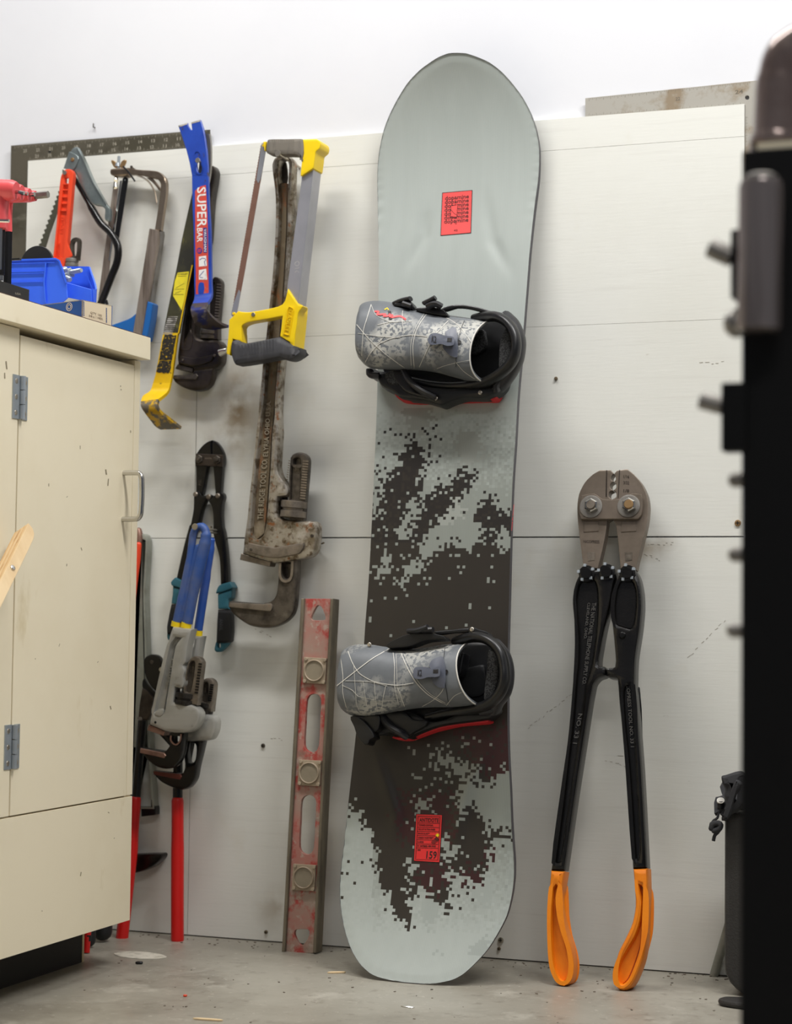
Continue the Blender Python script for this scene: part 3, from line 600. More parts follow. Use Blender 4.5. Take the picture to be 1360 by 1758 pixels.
# ---- framing squares resting on the corners of the panel
def square(name, label, outl, m, ticks, holes, par_mat, d0=-0.0055, d1=-0.002):
    t = thing(name, label, 'framing square', WP(outl[0], 0))
    obj('blade', plate(WALL, outl, d0, d1, 0.0002, holes), M_[m], t)
    for gname, gg in ticks: obj(gname, gg, M_[par_mat], t, kind='stuff' if gname == 'graduations' else None)
    return t
def ticks_along(p, q, n, L, inward, w=0.45):
    gs = []
    dx, dy = q[0]-p[0], q[1]-p[1]
    for i in range(n):
        a = (i+0.5)/n; l = L*(1.0 if i % 4 == 0 else 0.6 if i % 2 == 0 else 0.4)
        x, y = p[0]+dx*a, p[1]+dy*a; gs.append(strip(WALL.P, [(x, y), (x+inward[0]*l, y+inward[1]*l)], w, -0.002, 0.0002))
    return join(*gs)
ol = [(18.8, 250), (120, 241.6), (360, 222.5), (360.5, 250.2), (47.2, 276.5), (44, 560), (13.5, 560)]
tk = ticks_along((24, 250.8), (356, 224), 110, 5, (0, 1)); tk2 = ticks_along((50, 275.3), (356, 250), 100, -4.5, (0, 1))
nums = join(*[text(WALL.P, str(23-k), [(40+k*22, 262-k*1.75), (46+k*22, 261.5-k*1.75), (46+k*22, 256-k*1.75), (40+k*22, 256.5-k*1.75)], -0.002, 0.0002) for k in range(13)]+[text(WALL.P, str(21-k), [(60+k*22, 271-k*1.75), (66+k*22, 270.5-k*1.75), (66+k*22, 265-k*1.75), (60+k*22, 265.5-k*1.75)], -0.002, 0.0002) for k in range(12)])
square('framing_square', 'dark aged steel framing square on the left top corner of the wall panel', ol, 'square', [('graduations', join(tk, tk2)), ('numerals', nums)], [[(85+2.6*math.cos(a), 260.5+2.6*math.sin(a)) for a in [k*.6283 for k in range(10)]]], 'tick')
ol = [(1005, 168.5), (1291, 139), (1318, 136.4), (1315, 520), (1277, 520), (1279.2, 180.3), (1005, 200.2)]
tk = ticks_along((1010, 168.8), (1288, 140.2), 90, 5, (0, 1)); tk2 = ticks_along((1010, 199), (1276, 180), 86, -4, (0, 1)); tk3 = ticks_along((1280, 200), (1278, 330), 50, 4, (1, 0))
square('framing_square', 'bright grey framing square with tan rust on the right top corner of the wall panel', ol, 'squarel', [('graduations', join(tk, tk2, tk3)), ('numerals', join(text(WALL.P, '24', [(1262, 162), (1276, 160), (1276, 153), (1262, 155)], -.002, .0002), text(WALL.P, '22', [(1160, 173), (1168, 172), (1168, 166), (1160, 167)], -.002, .0002)))], [[(1283+3.8*math.cos(a), 167.5+3.8*math.sin(a)) for a in [k*.6283 for k in range(10)]]], 'tickd')

# ---- bow saw
t = thing('bow_saw', 'bow saw with black tubular frame and galvanised tension lever behind the worktop', 'saw', WP((172, 520), 0.03))
obj('blade', plate(WALL, teeth((107, 318), (68, 425), 13, -3.6)[::1]+A((345, 900), (375, 800), (440, 620), (500, 420), (500, 330), (470, 310)), 0.022, 0.0235, 0.0002), M_['gunblade'], t)
lv = obj('tension_lever', plate(WALL, sm(A((577, 140), (605, 175), (632, 235), (650, 300), (720, 430), (800, 570), (828, 605), (832, 650), (822, 700), (800, 700), (785, 680), (788, 610), (760, 588), (715, 580), (675, 545), (600, 410), (555, 325, 1), (478, 300, 1), (500, 230), (540, 155))), 0.036, 0.046, 0.003), M_['galv'], t)
obj('lever_flange', ribbon([(WP(xy(A, 577, 140), 0.047), WP(xy(A, 600, 150), 0.036)), (WP(xy(A, 630, 240), 0.05), WP(xy(A, 648, 235), 0.036)), (WP(xy(A, 700, 400), 0.05), WP(xy(A, 722, 405), 0.036)), (WP(xy(A, 800, 570), 0.048), WP(xy(A, 815, 575), 0.036))], 0.0012), M_['galv'], lv)
obj('front_bracket', plate(WALL, sm(A((520, 175, 1), (590, 215), (570, 290), (545, 320, 1), (478, 302, 1))), 0.046, 0.0485, 0.0008), M_['galv'], lv)
obj('rivet', cyl(WALL, *xy(A, 543, 235), .047, .051, .0035), M_['copper'], t)
tp = [WP(xy(A, x, y), d) for x, y, d in [(530, 330, .03), (590, 425, .03), (690, 600, .034), (760, 715, .036), (835, 790, .038), (888, 890, .04), (885, 1000, .04), (840, 1120, .04), (770, 1300, .038), (700, 1480, .036)]]
obj('frame_tube', tube(smooth_path(tp, 5), [.0050]*10+[.0070]*36, 16), M_['black'], t)
obj('blade_lower', tube([WP(xy(A, 800, 1300), .03), WP(xy(A, 808, 1330), .03)], 0.003, 8), M_['matblack'], t)
# ---- small orange pipe wrench
t = thing('pipe_wrench', 'small orange-red pipe wrench hung on a nail behind the blue bins', 'wrench', WP((92, 460), 0.03))
ho = sm(A((478, 322), (500, 308), (535, 312), (552, 345), (545, 430), (528, 640), (510, 850), (514, 885), (540, 945), (540, 968), (495, 985, 1), (484, 1050, 1), (470, 1120, 1), (380, 1100, 1), (400, 950), (424, 720), (440, 520), (456, 370)))
eye = sm(A((486, 372, 1), (517, 372, 1), (513, 416, 1), (484, 416, 1)), 1)
chn = sm(A((478, 428, 1), (512, 428, 1), (500, 640, 1), (474, 975, 1), (412, 975, 1), (450, 640, 1)), 1)
obj('handle', join(plate(WALL, ho, 0.050, 0.062, 0.0018, [eye, chn]), plate(WALL, A((474, 424), (516, 424), (503, 640), (478, 982), (406, 982), (446, 640)), 0.0505, 0.0565, .0003)), M_['orange'], t)
for x, y in ((492, 466), (489, 518), (485, 568), (480, 622)): obj('web_rib', plate(WALL, A((x-20, y-5), (x+20, y-5), (x+20, y+5), (x-20, y+5)), 0.055, 0.0605, .0006), M_['orange'], t)
obj('lettering', join(text(WALL.P, 'RIDGID', A((474, 795), (482, 670), (460, 670), (450, 795)), 0.056, 0.0012), text(WALL.P, 'HEAVY DUTY', A((448, 980), (458, 865), (434, 865), (420, 980)), 0.056, .0012)), M_['orange'], t)
hk = sm(A((528, 990, 1), (523, 900), (530, 850), (548, 828), (575, 822), (596, 832), (602, 860), (590, 995, 1)))
hj = obj('hook_jaw', plate(WALL, hk, 0.050, 0.060, 0.002, [sm(A((548, 870), (560, 852), (576, 858), (578, 880), (570, 960), (550, 960)))]), M_['iron'], t)
obj('thread', join(*[strip(WALL.P, A((590-i*1.2, 845+i*15), (606-i*1.4, 848+i*15)), 1.6, .052, .008) for i in range(10)]), M_['iron'], hj, kind='stuff')
obj('knurled_nut', lathe(WP(xy(A, 545, 985), .055), WP(xy(A, 541, 1045), .055), [(0, .0112), (.08, .0122), (.42, .0122), (.46, .0105), (.54, .0105), (.58, .0122), (.92, .0122), (1, .0112)], 32), M_['steel'], t)
nail(*xy(A, 486, 336), 0.066, 0.066, 'steel nail through the loop of the small orange pipe wrench', 0.0024, m='steel')
# ---- old hacksaw with wing nut and blue handle
t = thing('hacksaw', 'old nickel-plated hacksaw with a wing nut and blue handle, behind the worktop', 'saw', WP((235, 575), 0.02))
fo = sm(A((945, 300), (1040, 312), (1130, 318), (1195, 328), (1240, 370), (1252, 420), (1248, 500), (1228, 640), (1210, 770, 1), (1165, 770, 1), (1185, 640), (1205, 500), (1210, 420), (1190, 388), (1130, 372), (1050, 352), (955, 345)))
obj('frame', plate(WALL, fo, 0.018, 0.030, 0.0012), M_['nickel'], t)
obj('frame_brace', ribbon([(WP(xy(A, 1030, 352), .03), WP(xy(A, 1032, 362), .012)), (WP(xy(A, 1110, 392), .03), WP(xy(A, 1108, 402), .012)), (WP(xy(A, 1162, 470), .03), WP(xy(A, 1160, 482), .012)), (WP(xy(A, 1180, 560), .03), WP(xy(A, 1176, 575), .012))], 0.0015), M_['nickel'], t)
obj('brace_gusset', plate(WALL, sm(A((1100, 372, 1), (1150, 380), (1205, 450, 1), (1200, 470, 1), (1150, 410))), .02, .026, .0008), M_['nickel'], t)
obj('sleeve', plate(WALL, A((1125, 755), (1188, 768), (1188, 840), (1070, 1560), (1000, 1545)), 0.014, 0.036, 0.002), M_['redstrip'], t)
obj('sleeve_back', plate(WALL, A((1190, 830), (1212, 770), (1215, 800), (1125, 1400), (1080, 1560), (1068, 1560)), 0.010, 0.026, 0.001), M_['steel'], t)
obj('clamp_block', plate(WALL, sm(A((830, 312), (850, 303), (945, 300), (965, 320), (960, 350), (935, 362), (850, 358), (830, 345))), 0.014, 0.036, 0.003), M_['nickel'], t)
obj('clamp_bolt', join(tube([WP(xy(A, 893, 305), .025), WP(xy(A, 898, 212), .025)], 0.0028, 10), tube([WP(xy(A, 888, 290), .025), WP(xy(A, 888, 262), .025)], [0.0052, 0.0042], 12)), M_['zinc'], t)
wn = obj('wing_nut', join(plate(WALL, sm(A((880, 272), (862, 248), (840, 240), (838, 256), (862, 296), (885, 292))), .022, .028, .001), plate(WALL, sm(A((905, 272), (920, 245), (945, 238), (944, 258), (922, 296), (900, 292))), .022, .028, .001)), M_['copper'], t)
obj('hook_pin', join(tube([WP(xy(A, 876, 360), .028), WP(xy(A, 876, 390), .03), WP(xy(A, 868, 450), .03), WP(xy(A, 872, 360), .028)], [.003, .004, .0042, .002], 10)), M_['chrome'], t)
obj('cross_pin', tube([WP(xy(A, 930, 290), .034), WP(xy(A, 965, 325), .036), WP(xy(A, 1018, 400), .036)], .0018, 8), M_['wash'], t)
obj('blade_strap', plate(WALL, sm(A((925, 380), (940, 368), (962, 374), (964, 395), (895, 830, 1), (860, 830, 1)), 2), 0.028, 0.030, .0003), M_['wash'], t)
obj('strap_rivet', cyl(WALL, *xy(A, 942, 392), .029, .032, .002), M_['chrome'], t)
obj('saw_blade', plate(WALL, A((852, 450), (890, 450), (800, 1290), (740, 1290)), 0.022, 0.0235, .0002), M_['redstrip'], t)
obj('blade_edge', plate(WALL, A((905, 395), (920, 395), (830, 1000), (818, 1000)), 0.024, 0.0255, .0002), M_['chrome'], t)
obj('handle', join(plate(WALL, sm(A((790, 1500, 1), (900, 1462), (980, 1430), (1035, 1385, 1), (1010, 1560, 1), (960, 1640, 1), (780, 1600, 1))), .012, .034, .003), plate(WALL, sm(A((1110, 1305, 1), (1150, 1325), (1105, 1600, 1), (1060, 1600, 1))), .010, .036, .003)), M_['bluehandle'], t)
nail(*xy(A, 990, 292), 0.03, .03, 'small nail above the old hacksaw frame', .0016, m='iron')

# ---- generic pipe-wrench pieces
def knurl(p0, p1, r):
    return lathe(p0, p1, [(0, r*.90), (.05, r), (.40, r), (.44, r*.86), (.56, r*.86), (.60, r), (.95, r), (1, r*.90)], 40)
def ridges(edge_a, edge_b, n, w, d0, h, lenx):
    gs = []
    for i in range(n):
        a = (i+.5)/n; x = edge_a[0]+(edge_b[0]-edge_a[0])*a; y = edge_a[1]+(edge_b[1]-edge_a[1])*a
        gs.append(strip(WALL.P, [(x-lenx, y-lenx*.12), (x, y)], w, d0, h))
    return join(*gs)
def knurl_mat(): pass

# ---- dark oily pipe wrench behind the two pry bars
t = thing('pipe_wrench', 'dark oily iron pipe wrench hanging behind the blue and yellow pry bars', 'wrench', WP((325, 600), 0.01))
ho = sm(B1((1040, 770), (1062, 745), (1095, 770), (1115, 830), (1100, 960), (1060, 1200), (1040, 1450), (1020, 1758))+B2((985, 200), (900, 700), (850, 1150, 1), (845, 1270), (835, 1370), (860, 1430), (910, 1450), (1050, 1458), (1160, 1475), (1200, 1520))+B3((1208, 260), (1206, 400), (1190, 500), (1110, 580), (1000, 605), (830, 625), (800, 570, 1), (600, 525, 1), (590, 430))+B2((600, 1600), (650, 1250), (720, 850), (800, 430), (860, 120))+B1((870, 1500), (950, 1150), (1000, 900)))
obj('handle', join(plate(WALL, ho, 0.004, 0.030, 0.005, [sm(B2((880, 400), (830, 700), (790, 1050), (770, 1400), (760, 1550), (700, 1560), (690, 1450), (740, 1000), (800, 600), (850, 400)))]), plate(WALL, B2((870, 380), (780, 1000), (770, 1570), (680, 1570), (730, 1000), (800, 400)), 0.006, 0.017, .0005)), M_['brown'], t)
obj('housing', plate(WALL, sm(B2((760, 1300, 1), (835, 1370), (860, 1430), (910, 1450), (1050, 1458), (1160, 1475), (1200, 1520))+B3((1206, 300), (1204, 400), (1188, 500), (1110, 578), (1000, 602), (830, 622), (800, 572, 1), (605, 525, 1), (600, 430))+B2((640, 1560))), 0.005, 0.0295, .005), M_['brown'], t)
obj('spring_plate', plate(WALL, sm(B3((632, 405, 1), (820, 438), (1090, 388, 1), (1075, 450), (1040, 490), (830, 545), (605, 495, 1))), 0.028, 0.0335, .0015), M_['brown'], t)
obj('heel_jaw', plate(WALL, B3((600, 520), (568, 575))+teeth(xy(B3, 568, 578), xy(B3, 800, 628), 11, -0.9)+B3((808, 575)), 0.006, 0.030, .0004), M_['iron'], t)
hk = sm(B2((1040, 750), (1065, 640), (1100, 600), (1150, 610), (1190, 660), (1195, 720), (1175, 950), (1150, 1230, 1), (1150, 1460, 1), (1030, 1460, 1)))
lo = B3((820, 600, 1), (800, 640, 1))+[p+(1,) for p in teeth(xy(B3, 790, 662), xy(B3, 532, 668), 12, .8)]+B3((528, 720, 1), (560, 770), (650, 830), (760, 872), (860, 884), (960, 862), (1030, 800), (1070, 700), (1085, 570, 1))
hj = obj('hook_jaw', join(plate(WALL, hk, 0.008, 0.026, .003, [sm(B2((1075, 700), (1090, 665), (1105, 690), (1090, 900), (1062, 900)))]), plate(WALL, sm(lo), 0.008, 0.030, .004)), M_['brown'], t)
obj('thread', ridges(xy(B2, 1202, 690), xy(B2, 1166, 1200), 13, 2.6, 0.010, 0.0185, 8), M_['ironbr'], hj, kind='stuff')
obj('jaw_insert', plate(WALL, B3((790, 662), (850, 650), (875, 680), (850, 735), (535, 725), (532, 690)), .028, .0325, .001), M_['iron'], hj)
obj('knurled_nut', knurl(WP(xy(B2, 1042, 1340), .017), WP(xy(B2, 1034, 1462), .017), .0165), M_['iron'], t)
obj('pin', cyl(WALL, *xy(B3, 668, 462), .032, .036, .002), M_['ironbr'], t); obj('pin', cyl(WALL, *xy(B3, 1100, 400), .030, .033, .0025), M_['ironbr'], t)

# ---- yellow pry bar
t = thing('pry_bar', 'worn yellow and black flat pry bar with peeling label, hooked bottom claw', 'pry bar', WP((272, 735), 0.03))
def stt(f, l, r, d, d2=None): return (WP(xy(f, *l), d), WP(xy(f, *r), d if d2 is None else d2))
s1 = [stt(B1, (870, 296), (1035, 318), .0480), stt(B1, (905, 500), (1055, 500), .0450), stt(B1, (880, 850), (1045, 850), .0440), stt(B1, (795, 1150), (985, 1150), .0440)]
s2 = [stt(B1, (795, 1150), (985, 1150), .0440), stt(B1, (660, 1758), (870, 1758), .0440), stt(B2, (605, 380), (812, 390), .0440), stt(B2, (575, 530), (775, 525), .0440)]
s3 = [stt(B2, (575, 530), (775, 525), .0440), stt(B2, (480, 980), (690, 960), .0440), stt(B2, (402, 1370), (618, 1370), .0440), stt(B3, (395, 120), (600, 110), .0440), stt(B3, (300, 640), (528, 640), .0440), stt(B3, (262, 780), (500, 780), .0440)]
s4 = [stt(B3, (262, 780), (500, 780), .0440), stt(B3, (222, 885), (470, 880), .0480), stt(B3, (128, 950), (400, 950), .0630), stt(B3, (95, 1030), (330, 1000), .0860)]
s5 = [stt(B3, (95, 1030), (330, 1000), .0860), stt(B3, (98, 1105), (325, 1100), .0930), stt(B3, (150, 1190), (370, 1195), .0880), stt(B3, (240, 1310), (490, 1290), .0680), stt(B3, (300, 1380), (580, 1360), .0540), stt(B3, (365, 1420), (645, 1410), .0440)]
obj('upper_end', ribbon(s1, .006), M_['steel'], t); obj('sleeve', ribbon(s2, .006), M_['barolive'], t)
obj('label_sleeve', ribbon(s3[:3], .006), M_['barolive'], t); bd = obj('shaft', ribbon(s3[2:], .006), M_['baryel'], t); obj('gooseneck', ribbon(s4, .006), M_['baryel'], t); obj('claw', ribbon(s5, .006), M_['barclawY'], t)
obj('yellow_label', plate(WALL, B2((600, 545), (755, 528), (720, 760), (690, 920), (655, 1060), (535, 860), (560, 660)), .0442, .0446, 0), M_['stky'], bd)
obj('label_text', join(text(WALL.P, 'STANLEY', B2((600, 578), (738, 570), (738, 548), (602, 556)), .0446, .0002), text(WALL.P, 'WONDER BAR', B2((602, 600), (715, 594), (715, 584), (602, 590)), .0446, .0002), strip(WALL.P, B2((560, 772), (690, 768)), .6, .0446, .0002), strip(WALL.P, B2((535, 845), (680, 842)), .6, .0446, .0002), strip(WALL.P, B2((575, 755), (690, 690)), .5, .0446, .0002), strip(WALL.P, B2((560, 830), (650, 795)), .5, .0446, .0002)), M_['ink'], bd, ang=20)
obj('bar_code', join(*[strip(WALL.P, B2((470-k*8, 1150+k*26), (600-k*8, 1150+k*26)), 1.2+0.5*(k % 3), .0444, .0002) for k in range(10)]), M_['scuff'], bd)
obj('yellow_edge', strip(WALL.P, B2((800, 440), (735, 760), (668, 1080), (612, 1370)), 2.0, .0436, .0006), M_['baryel'], bd)
obj('dark_label', plate(WALL, B2((530, 880), (640, 1070), (640, 1110), (470, 1120), (490, 960)), .0440, .0444, 0), M_['barolive'], bd)
obj('black_paint', plate(WALL, B2((425, 1390), (460, 1400), (500, 1385), (545, 1410), (582, 1402), (572, 1460), (566, 1500), (548, 1580), (545, 1640), (528, 1690), (520, 1745), (480, 1738), (440, 1748), (390, 1738), (345, 1745), (358, 1690), (362, 1640), (384, 1560), (388, 1500), (404, 1450)), .0442, .0446, 0), M_['barblk'], bd)
obj('black_paint', plate(WALL, B3((350, 478), (400, 470), (460, 480), (514, 470), (505, 530), (508, 570), (494, 610), (470, 650), (440, 636), (410, 652), (380, 630), (350, 640), (306, 622), (322, 580), (318, 550), (340, 510)), .0442, .0446, 0), M_['barblk'], bd)

# ---- blue pry bar
t = thing('pry_bar', 'blue flat pry bar with red and white sticker, hung on a nail by its slot', 'pry bar', WP((350, 560), 0.04))
D = .060
obj('notched_end', plate(WALL, B1((605, 205), (732, 165), (740, 205), (778, 262), (795, 262), (783, 160), (910, 124), (950, 240), (975, 370), (1000, 560), (1015, 760), (1016, 900), (795, 900), (762, 720), (718, 545), (660, 370)), D-.006, D, .0012, [sm(B1((858, 720), (870, 690), (892, 690), (915, 740), (938, 800), (925, 845), (898, 858), (872, 830)))]), M_['barblue'], t)
obj('slot_recess', ribbon([(WP(xy(B1, 828, 600), D+.0002), WP(xy(B1, 915, 590), D+.0002)), (WP(xy(B1, 826, 700), D+.0006), WP(xy(B1, 870, 690), D+.0006))], .001), M_['barblue'], t)
obj('slot_lip', strip(WALL.P, sm(B1((832, 640), (828, 590), (850, 560), (885, 562), (915, 600), (938, 720), (940, 800), (920, 860), (885, 868), (850, 850), (832, 800), (828, 700)))+B1((832, 640)), 1.3, D-.001, .0022), M_['barblue'], t)
s1 = [stt(B1, (797, 895), (1016, 895), D), stt(B1, (805, 1300), (1028, 1300), D), stt(B2, (820, 0), (1050, 0), D), stt(B2, (828, 700), (1062, 700), D), stt(B2, (832, 880), (1064, 850), D+.002), stt(B2, (805, 965), (1012, 950), D+.016)]
s2 = [stt(B2, (805, 965), (1012, 950), D+.016), stt(B2, (779, 1030), (988, 1010), D+.032), stt(B2, (786, 1110), (1005, 1060), D+.036), stt(B2, (815, 1200), (1050, 1130), D+.03), stt(B2, (850, 1262), (1120, 1200), D+.016), stt(B2, (960, 1315), (1215, 1265), D), stt(B2, (1100, 1332), (1300, 1300), D-.012)]
bd = obj('shaft', ribbon(s1, .006), M_['barblue'], t); obj('claw', ribbon(s2, .005), M_['claw'], t)
obj('worn_tip', plate(WALL, B1((607, 206), (732, 166), (734, 185), (615, 228)), D, D+.0004, 0), M_['scuff'], t)
obj('worn_tip', plate(WALL, B1((784, 160), (908, 126), (915, 145), (788, 180)), D, D+.0004, 0), M_['scuff'], t)
obj('red_sticker', plate(WALL, B1((910, 1040), (985, 1020), (1008, 1400), (1015, 1758))+B2((1020, 500), (1025, 840), (990, 860), (850, 880), (848, 500))+B1((840, 1758), (838, 1100)), D+.0002, D+.0006, 0), M_['stkr'], bd)
L1 = text(WALL.P, 'SUPER', [xy(B1, 866, 1055), xy(B1, 866, 1600), xy(B1, 1000, 1600), xy(B1, 985, 1040)], D+.0006, .0003)
L2 = text(WALL.P, 'BAR', [xy(B1, 866, 1610), xy(B2, 866, 125), xy(B2, 940, 125), xy(B1, 940, 1610)], D+.0006, .0003)
obj('lettering', L1, M_['stkw'], bd, label='white letters SUPER'); obj('lettering', L2, M_['stkw'], bd)
obj('blue_flash', plate(WALL, B1((952, 1605), (998, 1605), (1006, 1750))+B2((1000, 270), (955, 270)), D+.0007, D+.0009, 0), M_['stkb'], bd)
obj('lettering', text(WALL.P, 'VAUGHAN', [xy(B1, 962, 1620), xy(B2, 962, 255), xy(B2, 995, 255), xy(B1, 992, 1620)], D+.0009, .0002), M_['stkw'], bd)
obj('round_emblem', plate(WALL, [xy(B2, 898+38*math.cos(a), 243+42*math.sin(a)) for a in [k*.393 for k in range(16)]], D+.0006, D+.0009, 0), M_['stkb'], bd)
obj('emblem_stripe', join(*[strip(WALL.P, B2((875+k*16, 265), (885+k*16, 220)), .9, D+.0009, .0002) for k in range(3)]), M_['printred'], bd, kind='stuff')
obj('white_square', plate(WALL, B2((890, 325), (990, 310), (1000, 450), (890, 462)), D+.0006, D+.0008, 0), M_['stkw'], bd)
obj('white_square', plate(WALL, B2((890, 510), (990, 490), (1005, 640), (890, 640)), D+.0006, D+.0008, 0), M_['stkw'], bd)
obj('bar_picture', join(strip(WALL.P, B2((900, 370), (935, 345), (975, 350), (985, 375), (965, 390), (978, 445)), 1.1, D+.0008, .0002)), M_['stkb'], bd)
obj('bar_picture', strip(WALL.P, B2((960, 520), (900, 590), (910, 610), (945, 612)), 1.1, D+.0008, .0002), M_['stkb'], bd)
obj('bare_patch', plate(WALL, sm(B2((900, 680), (960, 690), (950, 850), (890, 850), (880, 760)), 2), D+.0006, D+.0009, 0), M_['barblue'], bd)
nail(*xy(B1, 870, 680), 0.072, .072, 'bright nail through the slot of the blue pry bar', .0028)

# ---- big rusty pipe wrench
t = thing('pipe_wrench', 'huge rusty grey iron pipe wrench with open jaw, hung on a nail', 'wrench', WP((450, 1075), 0.01))
d0, d1 = .026, .054
outer = sm(C1((640, 335), (690, 298), (745, 288), (805, 297), (855, 335), (877, 390), (872, 500), (868, 800), (870, 1100), (864, 1300), (850, 1600), (838, 1754))+C2((815, 200), (790, 500), (765, 800), (740, 1060), (715, 1350), (697, 1600))+D1((712, 0), (702, 200), (690, 380), (690, 500), (715, 600), (780, 690), (830, 770), (838, 840), (805, 888), (690, 903, 1), (680, 960, 1), (680, 1120), (700, 1175), (760, 1205), (860, 1222), (1000, 1235), (1130, 1230), (1200, 1246), (1234, 1300))+D2((1238, 250), (1228, 400), (1205, 520), (1140, 600), (1050, 632), (920, 655), (730, 690), (620, 692), (450, 645), (262, 585), (200, 560, 1), (210, 500))+D1((225, 1450), (262, 1200), (290, 900), (320, 650), (345, 400), (400, 0))+C2((455, 1540), (480, 1300), (500, 1060), (535, 790), (552, 650), (575, 430), (592, 250))+C1((618, 1754), (645, 1450), (660, 1250), (665, 1060), (662, 920), (652, 780), (636, 640), (620, 520), (613, 410)))
inner = sm(C1((720, 352), (765, 340), (805, 365), (818, 430), (808, 640), (800, 900), (798, 1150), (782, 1500), (770, 1754))+C2((745, 350), (715, 700), (690, 1060), (662, 1350), (640, 1754))+D1((605, 40), (582, 500), (560, 800), (538, 1120), (510, 1330), (480, 1430), (420, 1478), (355, 1470), (330, 1400), (340, 1150), (362, 850), (395, 550), (425, 250), (446, 0))+C2((530, 1500), (548, 1200), (560, 1060), (600, 700), (640, 300), (672, 0))+C1((690, 1500), (706, 1200), (710, 900), (700, 650), (688, 480), (695, 390)))
obj('handle', plate(WALL, outer, d0, d1, .006, [inner]), M_['rusty'], t)
web = C1((700, 640), (808, 640), (800, 900), (798, 1150), (782, 1500))+C2((745, 350), (690, 1060), (640, 1754))+D1((605, 40), (582, 500), (538, 1120), (510, 1400), (400, 1490), (320, 1440), (362, 850), (425, 250))+C2((530, 1500), (560, 1060), (672, 0))+C1((706, 1200))
obj('loop_shade_plate', plate(WALL, sm(C1((712, 380), (765, 362), (800, 400), (806, 650), (700, 650), (698, 450))), d0, d0+.003, .0003), M_['iron'], t)  # dark plate closes the open loop, standing in for shaded depth behind
wbp = obj('channel_web', plate(WALL, web, d0+.002, d1-.012, .0003), M_['rustweb'], t)
obj('lettering', text(WALL.P, 'THE RIDGE TOOL CO.', [xy(D1, 490, 1215), xy(D1, 555, 380), xy(D1, 478, 380), xy(D1, 415, 1215)], d1-.012, .0018), M_['castlet'], wbp, label='cast raised letters THE RIDGE TOOL CO.')
obj('lettering', text(WALL.P, 'ELYRIA OHIO U.S.A.', [xy(D1, 560, 350), xy(C2, 612, 1560), xy(C2, 555, 1560), xy(D1, 492, 350)], d1-.012, .0018), M_['castlet'], wbp, label='cast raised letters ELYRIA OHIO U.S.A.')
hk = sm(D1((838, 960, 1), (845, 600), (862, 400), (885, 330), (960, 292), (1045, 302), (1102, 355), (1116, 420), (1100, 650), (1066, 990, 1), (1050, 1240, 1), (850, 1240, 1)))
slot = sm(D1((905, 400), (920, 375), (955, 366), (990, 375), (1006, 410), (1005, 470), (990, 482), (915, 470)))
grv = sm(D1((884, 480), (1004, 484), (990, 935), (868, 935)), 1)
low = D2((700, 640, 1), (698, 760, 1), (688, 950), (668, 1105), (625, 1188), (560, 1230), (500, 1240, 1))+[p+(1,) for p in teeth(xy(D2, 490, 1250), xy(D2, 42, 1212), 15, 1.1)]+D2((10, 1225, 1), (5, 1285, 1), (60, 1375), (170, 1470), (300, 1548), (480, 1584), (640, 1570), (790, 1500), (890, 1395), (928, 1270), (942, 1080), (962, 860), (965, 640, 1))
uslot = sm(D2((745, 660, 1), (742, 840), (765, 890), (800, 905), (840, 888), (862, 840), (868, 660, 1)))
hj = obj('hook_jaw', join(plate(WALL, hk, d0+.004, d1-.008, .003, [slot, grv]), plate(WALL, D1((870, 360), (1015, 360), (995, 940), (864, 940)), d0+.004, d0+.008, .0003), plate(WALL, D1((880, 470), (1008, 480), (995, 940), (864, 940)), d0+.004, d1-.013, .0003), plate(WALL, D2((735, 655), (880, 655), (880, 900), (735, 900)), d0+.004, d0+.008, .0003), plate(WALL, sm(low), d0+.003, d1-.004, .005, [uslot])), M_['iron'], t)  # thin dark back plates fill the through-slots, standing in for shaded wall
obj('thread', join(ridges(xy(D1, 1118, 400), xy(D1, 1072, 945), 15, 3.0, d0+.007, .017, 9.5), ridges(xy(D1, 868, 395), xy(D1, 832, 680), 9, 1.8, d0+.007, .014, 3)), M_['ironbr'], hj, kind='stuff')
obj('size_mark', text(WALL.P, '36', [xy(D1, 928, 552), xy(D1, 985, 556), xy(D1, 990, 490), xy(D1, 932, 486)], d1-.013, .001), M_['ironbr'], hj)
obj('slot_rim', strip(WALL.P, sm(D2((728, 690), (722, 850), (752, 925), (800, 945), (855, 925), (885, 850), (895, 660)), 4, False), 4.2, d1-.004, .003), M_['ironbr'], hj)
obj('jaw_insert', plate(WALL, sm(D2((30, 1235, 1), (500, 1255, 1), (590, 1245), (618, 1285), (595, 1352), (560, 1356, 1), (15, 1296, 1))), d1-.006, d1, .0015), M_['ironbr'], hj)
obj('heel_jaw', plate(WALL, D2((190, 560), (176, 640))+teeth(xy(D2, 176, 642), xy(D2, 585, 738), 15, -1.1)+D2((600, 680), (450, 640), (262, 580)), d0+.002, d1-.002, .0006), M_['ironbr'], t)
sp = obj('spring_plate', plate(WALL, sm(D2((286, 410, 1), (440, 445), (600, 468), (640, 480), (700, 470), (1045, 410, 1), (1048, 470), (985, 560), (840, 595), (640, 628), (450, 592), (265, 540, 1))), d1-.002, d1+.005, .0025), M_['ironbr'], t)
obj('pin', cyl(WALL, *xy(D2, 322, 506), d1+.004, d1+.007, .0025), M_['iron'], sp)
obj('pin', cyl(WALL, *xy(D2, 1160, 318), d1-.003, d1+.002, .003), M_['iron'], t)
obj('knurled_nut', knurl(WP(xy(D1, 925, 958), d0+.015), WP(xy(D1, 905, 1192), d0+.015), .0232), M_['ironbr'], t)
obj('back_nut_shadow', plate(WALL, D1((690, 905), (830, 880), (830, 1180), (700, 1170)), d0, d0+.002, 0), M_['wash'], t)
nail(*xy(C1, 692, 272), 0.100, .100, 'long nail carrying the yellow hacksaw and the huge rusty wrench', .0032)

